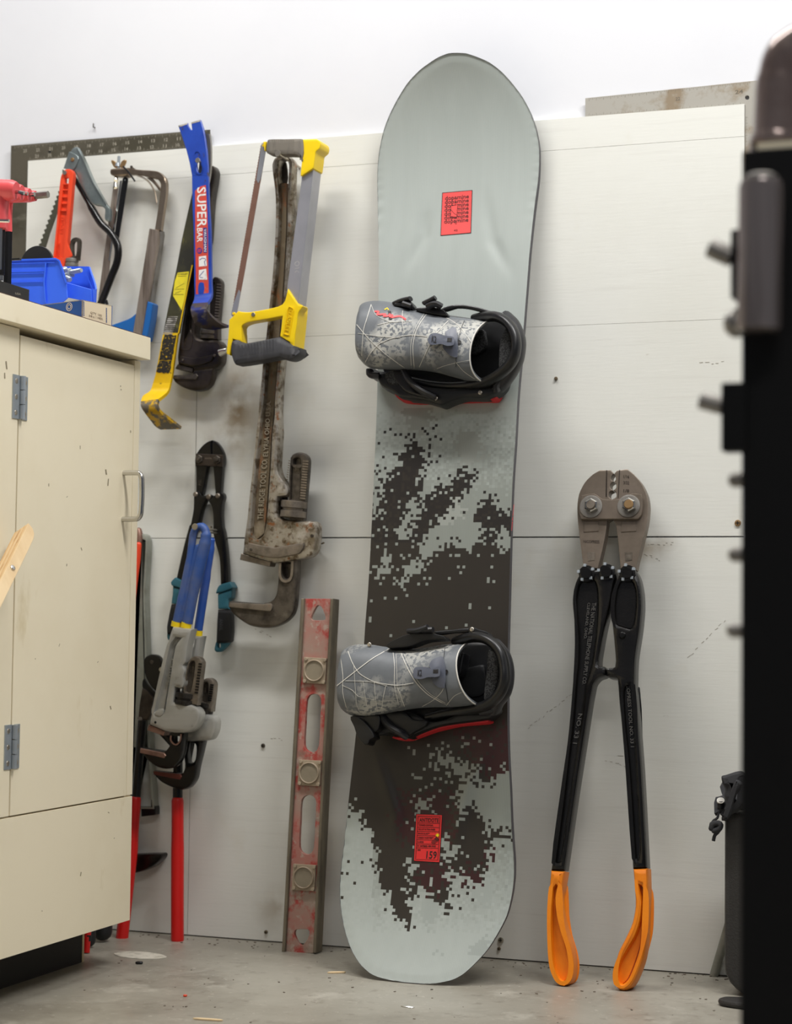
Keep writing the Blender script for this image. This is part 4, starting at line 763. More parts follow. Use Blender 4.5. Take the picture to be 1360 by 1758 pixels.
# ---- yellow hacksaw in front of it
t = thing('hacksaw', 'yellow framed hacksaw with silver tube back and black rubber grip', 'saw', WP((450, 620), 0.06))
q0, q1 = .068, .086
obj('blade', plate(WALL, C1((545, 250), (505, 480), (282, 1754))+C2((190, 482))+teeth(xy(C2, 128, 500), xy(C1, 490, 170), 62, .9)+C1((520, 150)), .0760, .0772, .0001), M_['bladebr'], t)
obj('blade_end', plate(WALL, C1((495, 155), (520, 145), (548, 235), (505, 480), (480, 590), (455, 640), (430, 600)), .0770, .0777, 0), M_['blade'], t)
obj('blade_end', plate(WALL, sm(C2((215, 195, 1), (235, 230), (190, 490), (165, 530), (130, 520), (122, 495), (150, 370))), .0770, .0777, 0), M_['blade'], t)
obj('top_grip', plate(WALL, sm(C1((572, 95), (760, 92), (955, 88), (990, 96), (1008, 140), (1014, 200), (1008, 280), (985, 388, 1), (965, 345), (930, 298), (880, 288), (690, 290), (585, 280), (545, 255), (545, 180), (555, 120))), q0-.004, q1+.006, .005), M_['rubber'], t)
obj('grip_ribs', join(*[strip(WALL.P, C1((625+k*26, 102), (632+k*24, 236)), 1.4, q1+.005, .0016) for k in range(11)]), M_['rubber'], t)
obj('blade_holder', plate(WALL, sm(C1((510, 130, 1), (552, 128, 1), (540, 245, 1), (528, 240, 1), (520, 180))), q0+.002, q1, .001), M_['yellow'], t)
obj('nose', join(plate(WALL, sm(C1((1000, 100, 1), (1165, 94, 1), (1205, 118), (1218, 160), (1205, 215), (1160, 255), (1150, 320), (1132, 455, 1), (985, 552, 1), (968, 545, 1), (985, 388), (1010, 270))), q0-.022, q1+.004, .0022)), M_['yellow'], t)
bt = obj('back_tube', plate(WALL, C1((1000, 480), (1148, 330), (985, 1754))+C2((943, 395), (800, 230)), q0-.020, q1-.002, .0008), M_['alu'], t)
obj('scratched_mark', join(strip(WALL.P, sm(C1((930, 1600), (905, 1625), (912, 1650), (940, 1655), (958, 1625), (940, 1600)), 3), .5, q1-.002, .0002), strip(WALL.P, C1((905, 1690), (960, 1680)), .5, q1-.002, .0002), strip(WALL.P, C1((905, 1735), (930, 1715), (960, 1740)), .5, q1-.002, .0002)), M_['hbline'], bt)
win = sm(C2((262, 835, 1), (246, 660), (262, 628), (320, 600), (430, 578), (560, 556), (746, 522, 1), (716, 770, 1)))
obj('lower_frame', join(plate(WALL, sm(C2((815, 183, 1), (945, 380, 1), (1000, 398), (945, 480), (925, 640), (885, 868, 1), (718, 768, 1), (730, 690), (748, 520, 1), (560, 556), (430, 578), (320, 600), (262, 628), (246, 660), (255, 840, 1), (140, 800, 1), (105, 1000, 1), (58, 980, 1), (85, 720), (92, 565, 1), (125, 535, 1), (205, 455, 1), (245, 465), (340, 470), (440, 455), (600, 425), (690, 402), (745, 375), (780, 325))), q0-.004, q1+.004, .0022), plate(WALL, C2((815, 190), (945, 385), (940, 480), (895, 900), (850, 860), (750, 700)), q0-.024, q1+.003, .0015)), M_['yellow'], t)
obj('screw', cyl(WALL, *xy(C2, 390, 500), q1+.003, q1+.006, .0036), M_['steel'], t)
obj('screw_boss', cyl(WALL, *xy(C2, 385, 510), q1, q1+.0045, .0062, 24), M_['yellow'], t)
obj('blade_pin', cyl(WALL, *xy(C2, 148, 487), .0760, .0820, .0026), M_['yellow'], t)
obj('blade_pin', cyl(WALL, *xy(C1, 516, 175), .0760, .0820, .0026), M_['yellow'], t)
gp = obj('grip', plate(WALL, sm(C2((112, 830), (150, 806), (200, 805), (245, 835), (300, 845), (500, 808), (702, 768, 1), (882, 882, 1), (900, 935), (955, 905, 1), (952, 970), (905, 1030), (830, 1058), (760, 1048), (700, 1030), (480, 1070), (170, 1116), (140, 1090), (112, 1010), (104, 930))), q0-.012, q1+.010, .008), M_['rubberd'], t)
obj('grip_ribs', join(*[strip(WALL.P, C2((215+k*38, 880-k*7), (240+k*36, 1010-k*6)), 1.3, q1+.0085, .0022) for k in range(12)]), M_['rubberd'], gp)
obj('lettering', text(WALL.P, 'STANLEY', [xy(C2, 838, 425), xy(C2, 782, 712), xy(C2, 832, 716), xy(C2, 868, 440)], q1+.004, .0020), M_['yellow'], t, label='raised yellow letters STANLEY')
obj('letter_frame', join(strip(WALL.P, C2((812, 440), (765, 740), (830, 755), (885, 430), (835, 402), (812, 440)), 1.1, q1+.004, .0020)), M_['yellow'], t)
obj('tension_nut', tube([WP(xy(C2, 68, 940), .0760), WP(xy(C2, 40, 950), .0760), WP(xy(C2, -20, 970), .0760)], [.0052, .0062, .0075], 10), M_['chrome'], t)
# ================================================================ lower left: bolt cutters and aluminium wrenches
# ---- small black bolt cutters with teal collars
t = thing('bolt_cutters', 'black bolt cutters with teal-collared grips, hung open behind the blue-handled wrenches', 'bolt cutters', WP((340, 1110), 0.01))
k0, k1 = .003, .016
obj('jaw', plate(WALL, sm(E1((908, 150, 1), (840, 172), (760, 228), (690, 310), (645, 385), (625, 450), (622, 530), (636, 600, 1), (640, 1010, 1), (700, 1060), (758, 1060, 1), (790, 880), (838, 600, 1), (880, 540, 1), (905, 380, 1))), k0, k1, .003), M_['black'], t)
obj('jaw', plate(WALL, sm(E1((912, 150, 1), (975, 178), (1040, 250), (1090, 345), (1112, 430), (1110, 530), (1090, 610, 1), (1060, 1040, 1), (1000, 1060), (962, 1040, 1), (945, 800), (925, 600, 1), (890, 540, 1), (910, 380, 1))), k0, k1, .003), M_['black'], t)
pp = obj('pivot_plate', plate(WALL, sm(E1((640, 374, 1), (1096, 396, 1), (1085, 600, 1), (632, 574, 1)), 1), k1-.001, k1+.004, .001), M_['brown'], t)
for bx in ((680, 465), (980, 478)):
    p = WP(xy(E1, *bx), k1+.010); obj('bolt_nut', lathe(p-WALL.n*.007, p-WALL.n*.002, [(0, .0078), (.8, .0078), (1, .0066)], 6), M_['iron'], pp)
    obj('bolt_end', cyl(WALL, *xy(E1, *bx), k1+.006, k1+.011, .0038, 14, .3), M_['iron'], pp)
obj('stamp', join(text(WALL.P, 'ANVIL', E1((790, 465), (915, 468), (915, 445), (790, 442)), k1+.004, .0003)), M_['ironbr'], pp)
obj('stamp', text(WALL.P, 'PULL', E1((735, 905), (735, 800), (680, 800), (680, 905)), k1, .0004), M_['iron'], t)
# levers
lv1 = sm(E1((600, 1060), (605, 1020), (650, 995), (690, 1010), (740, 1072), (790, 1075), (850, 1052), (905, 1080), (895, 1130), (830, 1140), (790, 1200), (740, 1330), (690, 1560, 1))+E2((440, 300), (330, 720), (310, 790, 1), (235, 750, 1), (290, 500), (345, 270), (400, 80))+E1((545, 1560), (590, 1330), (598, 1200)))
lv2 = sm(E1((965, 1060), (1000, 1020), (1050, 1015), (1100, 1050), (1110, 1110), (1085, 1200), (1072, 1400), (1085, 1600, 1), (1110, 1680, 1))+E2((862, 340), (885, 600), (892, 830, 1), (790, 830, 1), (785, 650), (770, 480), (720, 300), (690, 160, 1))+E1((925, 1560), (915, 1350), (885, 1230), (845, 1170), (880, 1110)))
obj('lever', plate(WALL, lv1, k0+.002, k1+.005, .004), M_['black'], t); obj('lever', plate(WALL, lv2, k0+.002, k1+.005, .004), M_['black'], t)
for bx in ((628, 1055), (845, 1095), (998, 1080)): obj('rivet', cyl(WALL, *xy(E1, *bx), k1+.003, k1+.008, .0048, 14, .35), M_['ironbr'], t)
obj('stop_screw', cyl(WALL, *xy(E1, 872, 1600), k1, k1+.007, .0025), M_['screw'], t)
# grips
def grip(coll, mid, blk, tip, hole=None):
    obj('collar', plate(WALL, sm(coll), k0-.002, k1+.009, .002), M_['teal'], t)
    obj('collar_sleeve', plate(WALL, sm(mid, 2), k0, k1+.007, .004), M_['teal'], t)
    gq = obj('grip', plate(WALL, sm(blk), k0, k1+.007, .005), M_['matblack'], t)
    obj('grip_end', plate(WALL, sm(tip), k0+.004, k1+.003, .003, [hole] if hole else ()), M_['teal'], t)
    return gq
grip(E2((222, 742, 1), (320, 790, 1), (300, 880, 1), (185, 848), (168, 800)), E2((188, 850, 1), (300, 885, 1), (262, 960, 1), (240, 1082, 1), (168, 1072, 1), (185, 950, 1)), E2((166, 1078, 1), (246, 1085, 1), (200, 1330), (175, 1460, 1), (115, 1456, 1), (110, 1370), (135, 1220)), E2((118, 1450, 1), (172, 1455, 1), (165, 1530), (140, 1535), (118, 1500)))
hole = [xy(E2, 772+18*math.cos(a), 1598+34*math.sin(a)) for a in [k*.628 for k in range(10)]]
gq = grip(E2((908, 798, 1), (945, 862), (942, 880), (742, 946), (733, 935), (775, 842)), E2((752, 950, 1), (940, 884, 1), (932, 1000), (895, 1020), (902, 1142, 1), (756, 1140, 1)), E2((754, 1146, 1), (902, 1146, 1), (922, 1200), (918, 1540), (860, 1570), (732, 1565, 1), (742, 1300)), E2((742, 1535, 1), (850, 1530, 1), (900, 1560), (862, 1620), (800, 1672), (745, 1682), (714, 1658), (724, 1580)), hole)
obj('lettering', text(WALL.P, 'ANVIL', [xy(E2, 780, 1262), xy(E2, 780, 1415), xy(E2, 826, 1415), xy(E2, 826, 1262)], k1+.007, .0005), M_['rubberd'], gq)
# screws that carry the blue-handled wrenches
nail(*xy(E2, 470, 105), 0.108, .108, 'bright screw holding up the blue-handled wrench in front', .0034)
nail(*xy(E2, 515, 148), 0.094, .094, 'second bright screw inside the blue wrench loop', .0026)

# ---- two aluminium pipe wrenches with blue vinyl handles
def alu_wrench(label, off, loop, bandp, rv, handle, groove, hook_top, hook_hole, low, ins, heel, nutp, nutr, mark, vin, letters, insm):
    t = thing('pipe_wrench', label, 'wrench', WP((300, 1260), off))
    d0, d1 = off, off+.024
    pts = smooth_path([WP(xy(E2, x, y), off+.014) for x, y in loop], 4)
    obj('vinyl_grip', tube(pts, rv, 16), M_[vin], t, label='blue dipped vinyl grip')
    for a, b, r in bandp: obj('yellow_band', tube([WP(xy(E2, *a), off+.014), WP(xy(E2, *b), off+.014)], r, 16), M_['bandy'], t)
    ha = obj('body', join(plate(WALL, handle, d0, d1+.004, .007, [groove] if groove else ())) if not groove else join(plate(WALL, handle, d0, d1+.004, .006, [groove]), plate(WALL, groove, d0+.003, d1-.006, .0005)), M_['aluw'], t)
    if letters: obj('lettering', text(WALL.P, 'HEAVY DUTY', letters, d1-.006, .003), M_['aluw'], ha, label='cast letters HEAVY DUTY')
    hj = obj('hook_jaw', plate(WALL, sm(low[0]), d0+.003, d1, .005, low[1:]), M_['black'], t)
    hs = obj('jaw_shank', plate(WALL, hook_top, d0+.004, d1-.002, .002, [hook_hole]), M_['ironbr'], t)
    obj('groove_web', plate(WALL, hook_hole, d0+.005, d0+.014, .0002), M_['iron'], hs)
    obj('thread', ridges(*mark[0], 2.6, d0+.006, .017, 6), M_['wash'], hs, kind='stuff')
    obj('size_mark', text(WALL.P, '18', mark[1], d0+.014, .001), M_['ironbr'], hs)
    obj('jaw_insert', plate(WALL, ins, d1-.002, d1+.003, .001), M_[insm], hj)
    if heel: obj('heel_jaw', plate(WALL, heel, d0+.002, d1+.001, .0005), M_['copperjaw'], t)
    obj('knurled_nut', knurl(WP(nutp[0], d0+.011), WP(nutp[1], d0+.011), nutr), M_['nutdark'], t)
    return t, hj, ha
body2 = sm(E2((455, 1480, 1), (555, 1480, 1))+E3((760, 180), (740, 420), (770, 600), (760, 700), (770, 850, 1), (860, 860), (925, 885), (946, 940), (935, 1040), (890, 1125), (790, 1148), (650, 1152), (560, 1120), (500, 900, 1), (600, 400))+E2((440, 1600)))
top2 = sm(E3((765, 800, 1), (775, 600), (790, 520), (820, 475), (865, 465), (908, 490), (926, 540), (910, 700), (895, 830, 1)))
h2 = sm(E3((795, 540), (825, 508), (858, 520), (862, 560), (850, 720), (785, 715)))
low2 = E3((650, 1100, 1), (630, 1200), (605, 1330), (600, 1440), (580, 1490, 1))+[p+(1,) for p in teeth(xy(E3, 560, 1497), xy(E3, 275, 1462), 12, .8)]+E3((262, 1475, 1), (272, 1510), (350, 1588), (470, 1648), (580, 1672), (660, 1640), (720, 1550), (745, 1420), (780, 1280), (810, 1150, 1), (780, 1100, 1))
s2_ = sm(E3((640, 1190), (690, 1160), (725, 1200), (715, 1340), (680, 1385), (640, 1360)))
alu_wrench('aluminium pipe wrench with clean blue handle, hanging behind its twin', .046, [(690, 238), (685, 300), (664, 450), (600, 850), (516, 1405)], [((512, 1412), (505, 1475), .0087), ((440, 1405), (430, 1465), .0070)], [.0035]*2+[.0055]*4+[.0068]*5+[.0078]*6, body2, None, top2, h2, [low2, s2_], E3((268, 1468), (560, 1502), (575, 1530), (555, 1562), (275, 1506)), None, [xy(E3, 835, 728), xy(E3, 815, 838)], .0165, [(xy(E3, 924, 530), xy(E3, 896, 720), 8), [xy(E3, 812, 620), xy(E3, 838, 624), xy(E3, 842, 570), xy(E3, 816, 566)]], 'vinyl2', None, 'redjaw')
body1 = sm(E2((185, 1362, 1), (435, 1392, 1))+E3((640, 120), (620, 290), (590, 330, 1), (612, 390), (598, 450), (606, 520), (590, 565), (560, 582), (505, 568, 1), (488, 720, 1), (560, 730), (660, 752), (740, 792), (772, 850), (762, 930), (715, 1010), (630, 1055), (500, 1062), (390, 1042, 1), (220, 970, 1), (240, 860), (270, 700), (320, 540), (440, 0)))
gro = sm(E2((228, 1500, 1), (285, 1510, 1))+E3((500, 120), (440, 480), (400, 720), (380, 830), (330, 860), (285, 830), (300, 760), (360, 480), (450, 120)))
top1 = sm(E3((590, 720, 1), (610, 520), (640, 320), (665, 260), (715, 228), (765, 245), (795, 300), (780, 430), (755, 660, 1), (740, 760, 1)))
h1 = sm(E3((655, 320), (685, 280), (715, 290), (718, 340), (668, 620), (610, 610)))
low1 = E3((440, 1060, 1), (450, 1120), (438, 1190), (405, 1240), (390, 1250, 1))+[p+(1,) for p in teeth(xy(E3, 380, 1252), xy(E3, 135, 1214), 13, .8)]+E3((120, 1218, 1), (122, 1258, 1), (190, 1340), (290, 1418), (400, 1446), (490, 1425), (555, 1350), (588, 1240), (605, 1060, 1))
s1_ = sm(E3((480, 1080, 1), (478, 1130), (515, 1172), (550, 1130), (560, 1070, 1)))
t1, hj1, ha1 = alu_wrench('aluminium pipe wrench with grimy blue vinyl handle and yellow band, in front', .082, [(252, 1300), (335, 900), (415, 500), (440, 300), (458, 190), (500, 118), (562, 106), (608, 160), (612, 240), (590, 360), (468, 880), (378, 1318)], [((245, 1300), (232, 1362), .0088), ((372, 1312), (358, 1378), .0095)], [.0083]*4+[.0076]*4+[.0068]*8+[.0066]*8+[.0076]*6+[.0095]*4+[.0106]*6+[.0094]*5, body1, gro, top1, h1, [low1, s1_], E3((130, 1222), (385, 1272), (405, 1300), (385, 1330), (125, 1272)), E3((225, 968), (205, 1022))+teeth(xy(E3, 205, 1024), xy(E3, 380, 1086), 9, -.8)+E3((396, 1042)), [xy(E3, 635, 622), xy(E3, 618, 752)], .0205, [(xy(E3, 798, 300), xy(E3, 752, 640), 11), [xy(E3, 668, 400), xy(E3, 708, 404), xy(E3, 712, 340), xy(E3, 672, 336)]], 'vinyl', [xy(E3, 442, 535), xy(E3, 505, 250), xy(E3, 468, 250), xy(E3, 405, 535)], 'copperjaw')
obj('slot_rim', strip(WALL.P, sm(E3((462, 1085), (460, 1140), (515, 1185), (560, 1140), (570, 1070)), 4, False), 2.6, .105, .003), M_['copperjaw'], hj1)
obj('vinyl_web', plate(WALL, sm(E2((262, 1300, 1), (345, 900), (430, 520), (470, 345), (505, 322), (540, 345), (530, 520), (445, 900), (362, 1308, 1))), .088, .1005, .003), M_['vinyl'], t1)
obj('pin_hole', cyl(WALL, *xy(E3, 292, 943), 0.108, .1106, .0024), M_['wash'], ha1)
obj('thumb_dish', plate(WALL, sm(E3((285, 835), (330, 800), (378, 800), (375, 850), (340, 880), (295, 868))), .106, .111, .002), M_['aluw'], ha1)

# ---- old aluminium wrench half hidden by the cabinet
t = thing('pipe_wrench', 'old grey aluminium pipe wrench with HEAVY DUTY cast on it, half hidden by cabinet', 'wrench', WP((255, 1400), 0.0))
fl = sm(W1((372, 118), (392, 130), (402, 160), (396, 300), (388, 450), (395, 700), (400, 1000), (420, 1400), (440, 1660, 1), (300, 1660, 1), (300, 118, 1)))
ch = sm(W1((310, 160, 1), (362, 160, 1), (360, 400), (365, 700), (372, 980), (372, 1300, 1), (310, 1300, 1)), 2)
obj('body', join(plate(WALL, fl, .002, .024, .004, [ch]), plate(WALL, ch, .004, .012, .0003)), M_['aluo'], t)
obj('lettering', join(text(WALL.P, 'ALUMINUM HEAVY DUTY', [xy(W1, 354, 940), xy(W1, 352, 585), xy(W1, 328, 585), xy(W1, 330, 940)], .012, .002)), M_['aluw'], t)
obj('heel_jaw', plate(WALL, W1((365, 1655), (420, 1650), (420, 1605), (432, 1605), (445, 1655), (445, 1690), (365, 1700)), .004, .022, .001), M_['wash'], t)
obj('hook_jaw', plate(WALL, sm(X4((300, 1135, 1), (455, 1130), (464, 1140), (455, 1160), (420, 1192), (370, 1216), (320, 1228), (270, 1228, 1), (270, 960, 1), (300, 960, 1))), .004, .030, .004), M_['black'], t)
obj('hang_loop', tube([WP(xy(W1, 352, 100), .02), WP(xy(W1, 356, 140), .022), WP(xy(W1, 350, 200), .024)], [.006, .008, .006], 12, dome=True), M_['copperjaw'], t)
t = obj('tool_handle', tube([WP(xy(W1, 352, 180), .032), WP(xy(W1, 345, 260), .033), WP(xy(W1, 335, 360), .034), WP(xy(W1, 320, 520), .034)], [.0055, .0062, .005, .004], 10, dome=True), M_['orange'], label='narrow red handle squeezed between cabinet and old aluminium wrench', cat='handle', loc=WP(xy(W1, 335, 360), .034))

# ---- long bolt cutters with red grips standing on the floor
fl_, fr_ = floor_at(211, 1612), floor_at(303, 1617)
t = thing('bolt_cutters', 'long black bolt cutters with bright red grips standing on the floor behind the cabinet', 'bolt cutters', ((fl_.x+fr_.x)/2, fl_.y, 0))
dl, dr = -fl_.y, -fr_.y
def on(f, x, y, d): return WP(xy(f, x, y), d)
obj('red_grip', tube(smooth_path([on(X4, 262, 1558, dl-.010), on(X4, 290, 1300, dl-.018), on(X4, 312, 1100, dl-.024), on(X4, 331, 858, dl-.030)], 3), [.0112]*7+[.0098]*3, 18, dome=True), M_['redgrip'], t)
obj('red_grip', tube(smooth_path([on(X4, 541, 1562, dr-.0105), on(X4, 541, 1300, dr-.018), on(X4, 542, 1100, dr-.022), on(X4, 542, 864, dr-.027)], 3), [.0115]*7+[.0108]*3, 18, dome=True), M_['redgrip'], t)
obj('handle_tube', tube([on(X4, 331, 870, dl-.030), on(X4, 345, 700, dl-.034), on(X4, 365, 460, dl-.040)], .0080, 14), M_['black'], t)
obj('handle_tube', tube([on(X4, 542, 870, dr-.027), on(X4, 543, 780, dr-.030), on(X4, 545, 600, dr-.036), on(X4, 420, 460, .040)], .0088, 14), M_['black'], t)
obj('socket', tube([on(E3, 140, 915, .036), on(E3, 158, 880, .036), on(E3, 165, 845, .036)], [.0085, .006, .002], 12), M_['iron'], t)
lev = plate(WALL, sm(E3((150, 575, 1), (200, 600), (270, 680, 1), (235, 860), (205, 920, 1), (105, 915, 1), (120, 750))), .030, .042, .002)
obj('lever', lev, M_['brown'], t)
obj('jaw', plate(WALL, sm(E3((160, 280), (185, 235), (240, 210), (300, 215), (340, 245), (352, 280, 1), (385, 284, 1), (380, 420), (330, 560), (300, 620, 1), (240, 560), (190, 470), (165, 380))), .032, .046, .004), M_['black'], t)
obj('jaw', plate(WALL, sm(E3((165, 470), (200, 520), (260, 590), (305, 630, 1), (280, 680, 1), (200, 640), (150, 560))), .030, .038, .002), M_['wash'], t)
obj('pivot', cyl(WALL, *xy(E3, 252, 292), .042, .047, .0036), M_['iron'], t)
obj('pivot', cyl(WALL, *xy(E3, 355, 372), .042, .049, .0050), M_['chrome'], t)
# ---- black ended bars standing in the corner behind the cabinet
def bar(px, py, r, lab, m, up=.55, name='bar'):
    b = floor_at(px, py); top = Vector((b.x-.03, b.y+.10, up))
    b = Vector((b.x, b.y, r*1.02))
    o = obj(name, tube([b, b.lerp(top, .02), b.lerp(top, .06), b.lerp(top, .12), top], [r, r, r*.8, r*.45, r*.45], 16, dome=True), M_[m], label=lab, cat='bar', loc=(b.x, b.y, 0))
    return o
bar(176, 1617, .0165, 'round black rubber bar end on the floor next to the red grip', 'matblack')
bar(152, 1627, .0120, 'slimmer black bar end on the floor beside the cabinet toe kick', 'matblack')
b = floor_at(143, 1638); o = obj('handle_end', tube([Vector((b.x, b.y+.01, .001)), Vector((b.x, b.y+.02, .09)), Vector((b.x-.02, b.y+.06, .4))], [.006, .006, .005], 10), M_['redgrip'], label='red striped handle end peeking from behind the cabinet base', cat='handle', loc=(b.x, b.y, 0))
obj('black_stripe', join(*[tube([Vector((b.x, b.y+.0105+z*.11, z)), Vector((b.x, b.y+.0105+z*.11+.001, z+.010))], .0064, 10) for z in (.02, .045)]), M_['ink'], o, kind='stuff')

# ================================================================ red spirit level leaning on the wall
L1_ = T(480, 1010, 5.493); L2_ = T(470, 1300, 5.023)
LF = lean(515, 1633, (545, 1028), .034)
t = thing('spirit_level', 'worn red spirit level with three round vial windows, leaning on the wall', 'spirit level', (LF.o.x, LF.o.y, 0))
tl, tr_ = xy(L1_, 232, 98), xy(L1_, 485, 98); bl, br = xy(L2_, 92, 1682), xy(L2_, 345, 1690)
holes = [sm(L1_((365, 160), (395, 175), (432, 262), (430, 295), (400, 302), (320, 302), (298, 288), (300, 262), (340, 180))),
         sm(L1_((325, 995), (370, 1010), (392, 1060), (385, 1200), (372, 1470), (345, 1535), (295, 1545), (250, 1520), (232, 1470), (240, 1300), (255, 1060), (280, 1010))),
         sm(L2_((305, 325), (345, 340), (364, 380), (358, 560), (347, 770), (325, 825), (280, 838), (238, 815), (220, 770), (228, 560), (238, 380), (262, 340))),
         sm(L2_((200, 1485), (290, 1485), (307, 1500), (305, 1540), (265, 1605), (238, 1622), (215, 1605), (180, 1540), (180, 1500)))]
obj('web', plate(LF, [tl, tr_, br, bl], .004, .012, .0005, holes), M_['levelweb'], t, label='red painted web worn to bare metal')
def rail(a, b, w, name='rail'):
    ua, va = LF.uv(*a, .018); ub, vb = LF.uv(*b, .018)
    return obj(name, plate_uv(LF, [[(ua-w, va), (ua, va), (ub, vb), (ub-w, vb)]], -.012, .018, .0012), M_['levelrail'], t)
rail(xy(L1_, 232, 96), xy(L2_, 96, 1682), .0062); rail(xy(L1_, 506, 97), xy(L2_, 362, 1690), .0055)
for f, cx_, cy_, w in ((L1_, 328, 776, 106), (L2_, 306, 136, 96), (L2_, 258, 1038, 98)):
    q = lambda dx, dy: xy(f, cx_+dx-dy*.06, cy_+dy+dx*.06)
    vf = obj('vial_frame', plate(LF, sm([q(-w, -w*1.15), q(w, -w*1.15), q(w, w*1.15), q(-w, w*1.15)], 1), .010, .017, .0015), M_['levelcap'], t)
    r = (LF.uv(*q(w*.90, 0), .018)[0]-LF.uv(*q(0, 0), .018)[0]); u, v = LF.uv(*q(0, 0), .018)
    obj('ring', ring(LF, u, v, r*.87, r, .016).__class__((ring(LF, u, v, r*.87, r, .016)[0], ring(LF, u, v, r*.87, r, .016)[1])) if False else plate_uv(LF, [[(u+r*math.cos(k*math.pi/18), v+r*math.sin(k*math.pi/18)) for k in range(36)], [(u+r*.86*math.cos(k*math.pi/18), v+r*.86*math.sin(k*math.pi/18)) for k in range(36)]], .015, .021, .0012), M_['levelcap'], vf)
    obj('lens', plate_uv(LF, [[(u+r*.87*math.cos(k*math.pi/18), v+r*.87*math.sin(k*math.pi/18)) for k in range(36)]], .012, .0185, .0005), M_['lens'], vf)
    for sx in (-1, 1):
        for sy in (-1, 1):
            p = q(sx*w*.83, sy*w*.98); obj('screw', cyl(LF, *p, .016, .0195, .0032, 12), M_['levelcap'], vf)
# ================================================================ snowboard
G1 = T(590, 480, 4.121); G2 = T(560, 1060, 4.0); N2 = T(600, 680, 3.996); N3 = T(560, 1250, 3.741)
BDF = Frame((0.03, -0.215, 0.0), (1, 0, 0), (0, 0.206, 1.40))
CREASE = {'n': [[(700, 462), (728, 405), (734, 360)], [(876, 470), (845, 412), (835, 335)]], 't': [[(640, 1285), (663, 1350), (680, 1400), (678, 1440)], [(838, 1290), (805, 1350), (788, 1410), (784, 1455)]]}
VN, VT = 1.245, 0.25
def curl(v):
    d = 0.0
    if v > VN: d += 0.20*(v-VN)**2+2.0*(v-VN)**3
    if v < VT: d += 0.22*(VT-v)**2+2.0*(VT-v)**3
    return d
_cr = []
for k in CREASE:
    for pl_ in CREASE[k]:
        uvs = []
        for p in pl_:
            d = 0.0
            for _ in range(5): d = curl(BDF.uv(p[0], p[1], d)[1])
            uvs.append(Vector(BDF.uv(p[0], p[1], d)))
        _cr.append((k, uvs))
def relief(u, v):
    h = 0.0; p = Vector((u, v))
    for k, pl_ in _cr:
        best = 1e9; tt = 0
        for i in range(len(pl_)-1):
            a, b = pl_[i], pl_[i+1]; ab = b-a; t = max(0, min(1, (p-a).dot(ab)/ab.length_squared)); dd = (p-a-ab*t).length
            if dd < best: best = dd; tt = (i+t)/(len(pl_)-1)
        if best < .05: h += (.0045 if k == 't' else -.0032)*math.exp(-(best/.010)**2)*math.sin(math.pi*min(1, max(0, tt*.9+.05)))
    return h
def deck_d(u, v): return curl(v)+relief(u, v)
def deckP(px, py, off=0.0):
    d = 0.0
    for _ in range(6): u, v = BDF.uv(px, py, d+off); d = curl(v)
    u, v = BDF.uv(px, py, d+off); return BDF.at(u, v, deck_d(u, v)+off)
def deckuv(px, py):
    d = 0.0
    for _ in range(6): u, v = BDF.uv(px, py, d); d = curl(v)
    return u, v
LPX = [(782, 90.5), (770, 91.5), (755, 97), (740, 106), (720, 121), (700, 142.5), (685, 166), (671, 192.5), (660, 220), (652.5, 252.5), (649, 280), (648, 310), (648.5, 342), (649.5, 392), (650.5, 442), (650, 500), (649, 600), (647, 700), (642.5, 810), (637.5, 915), (632.5, 1005), (627.5, 1068), (622, 1150), (610, 1271), (604, 1325), (597.5, 1384), (590.7, 1450), (585.4, 1492), (583.5, 1530), (585.6, 1563), (592, 1597.5), (602.8, 1629.6), (618.8, 1656), (640, 1673.7), (672, 1683), (709, 1688.2), (728, 1689)]
RPX = [(782, 90.5), (800, 91.5), (820, 98), (840, 107), (860, 122), (879, 142.5), (896, 165), (909.5, 190), (919.5, 217.5), (925.5, 250), (926, 277.5), (924, 310), (919, 345), (913.5, 392), (908.5, 442), (904, 500), (896, 600), (889, 680), (885, 755), (880, 830), (876.5, 930), (874, 1030), (872, 1105), (871.5, 1180), (871.5, 1250), (873, 1303.5), (876, 1357), (878, 1410), (880, 1442.5), (882.5, 1477), (882.5, 1506), (879, 1536), (870.4, 1570.8), (856, 1600), (837.5, 1629.6), (816, 1653.6), (795, 1672.4), (776.5, 1682), (747, 1688.2), (728, 1689)]
LUV = [deckuv(*p) for p in sm(LPX, 4, False)]; RUV = [deckuv(*p) for p in sm(RPX, 4, False)]
def interp(tab, v):
    for a, b in zip(tab, tab[1:]):
        if a[1] >= v >= b[1]: return a[0]+(b[0]-a[0])*((a[1]-v)/max(1e-9, a[1]-b[1]))
    return tab[0][0] if v > tab[0][1] else tab[-1][0]
vmax = min(LUV[0][1], RUV[0][1])-1e-5; vmin = max(LUV[-1][1], RUV[-1][1])+1e-5
CELL = 0.00485
def inpoly(x, y, P):
    r = False; j = len(P)-1
    for i in range(len(P)):
        if (P[i][1] > y) != (P[j][1] > y) and x < (P[j][0]-P[i][0])*(y-P[i][1])/(P[j][1]-P[i][1])+P[i][0]: r = not r
        j = i
    return r
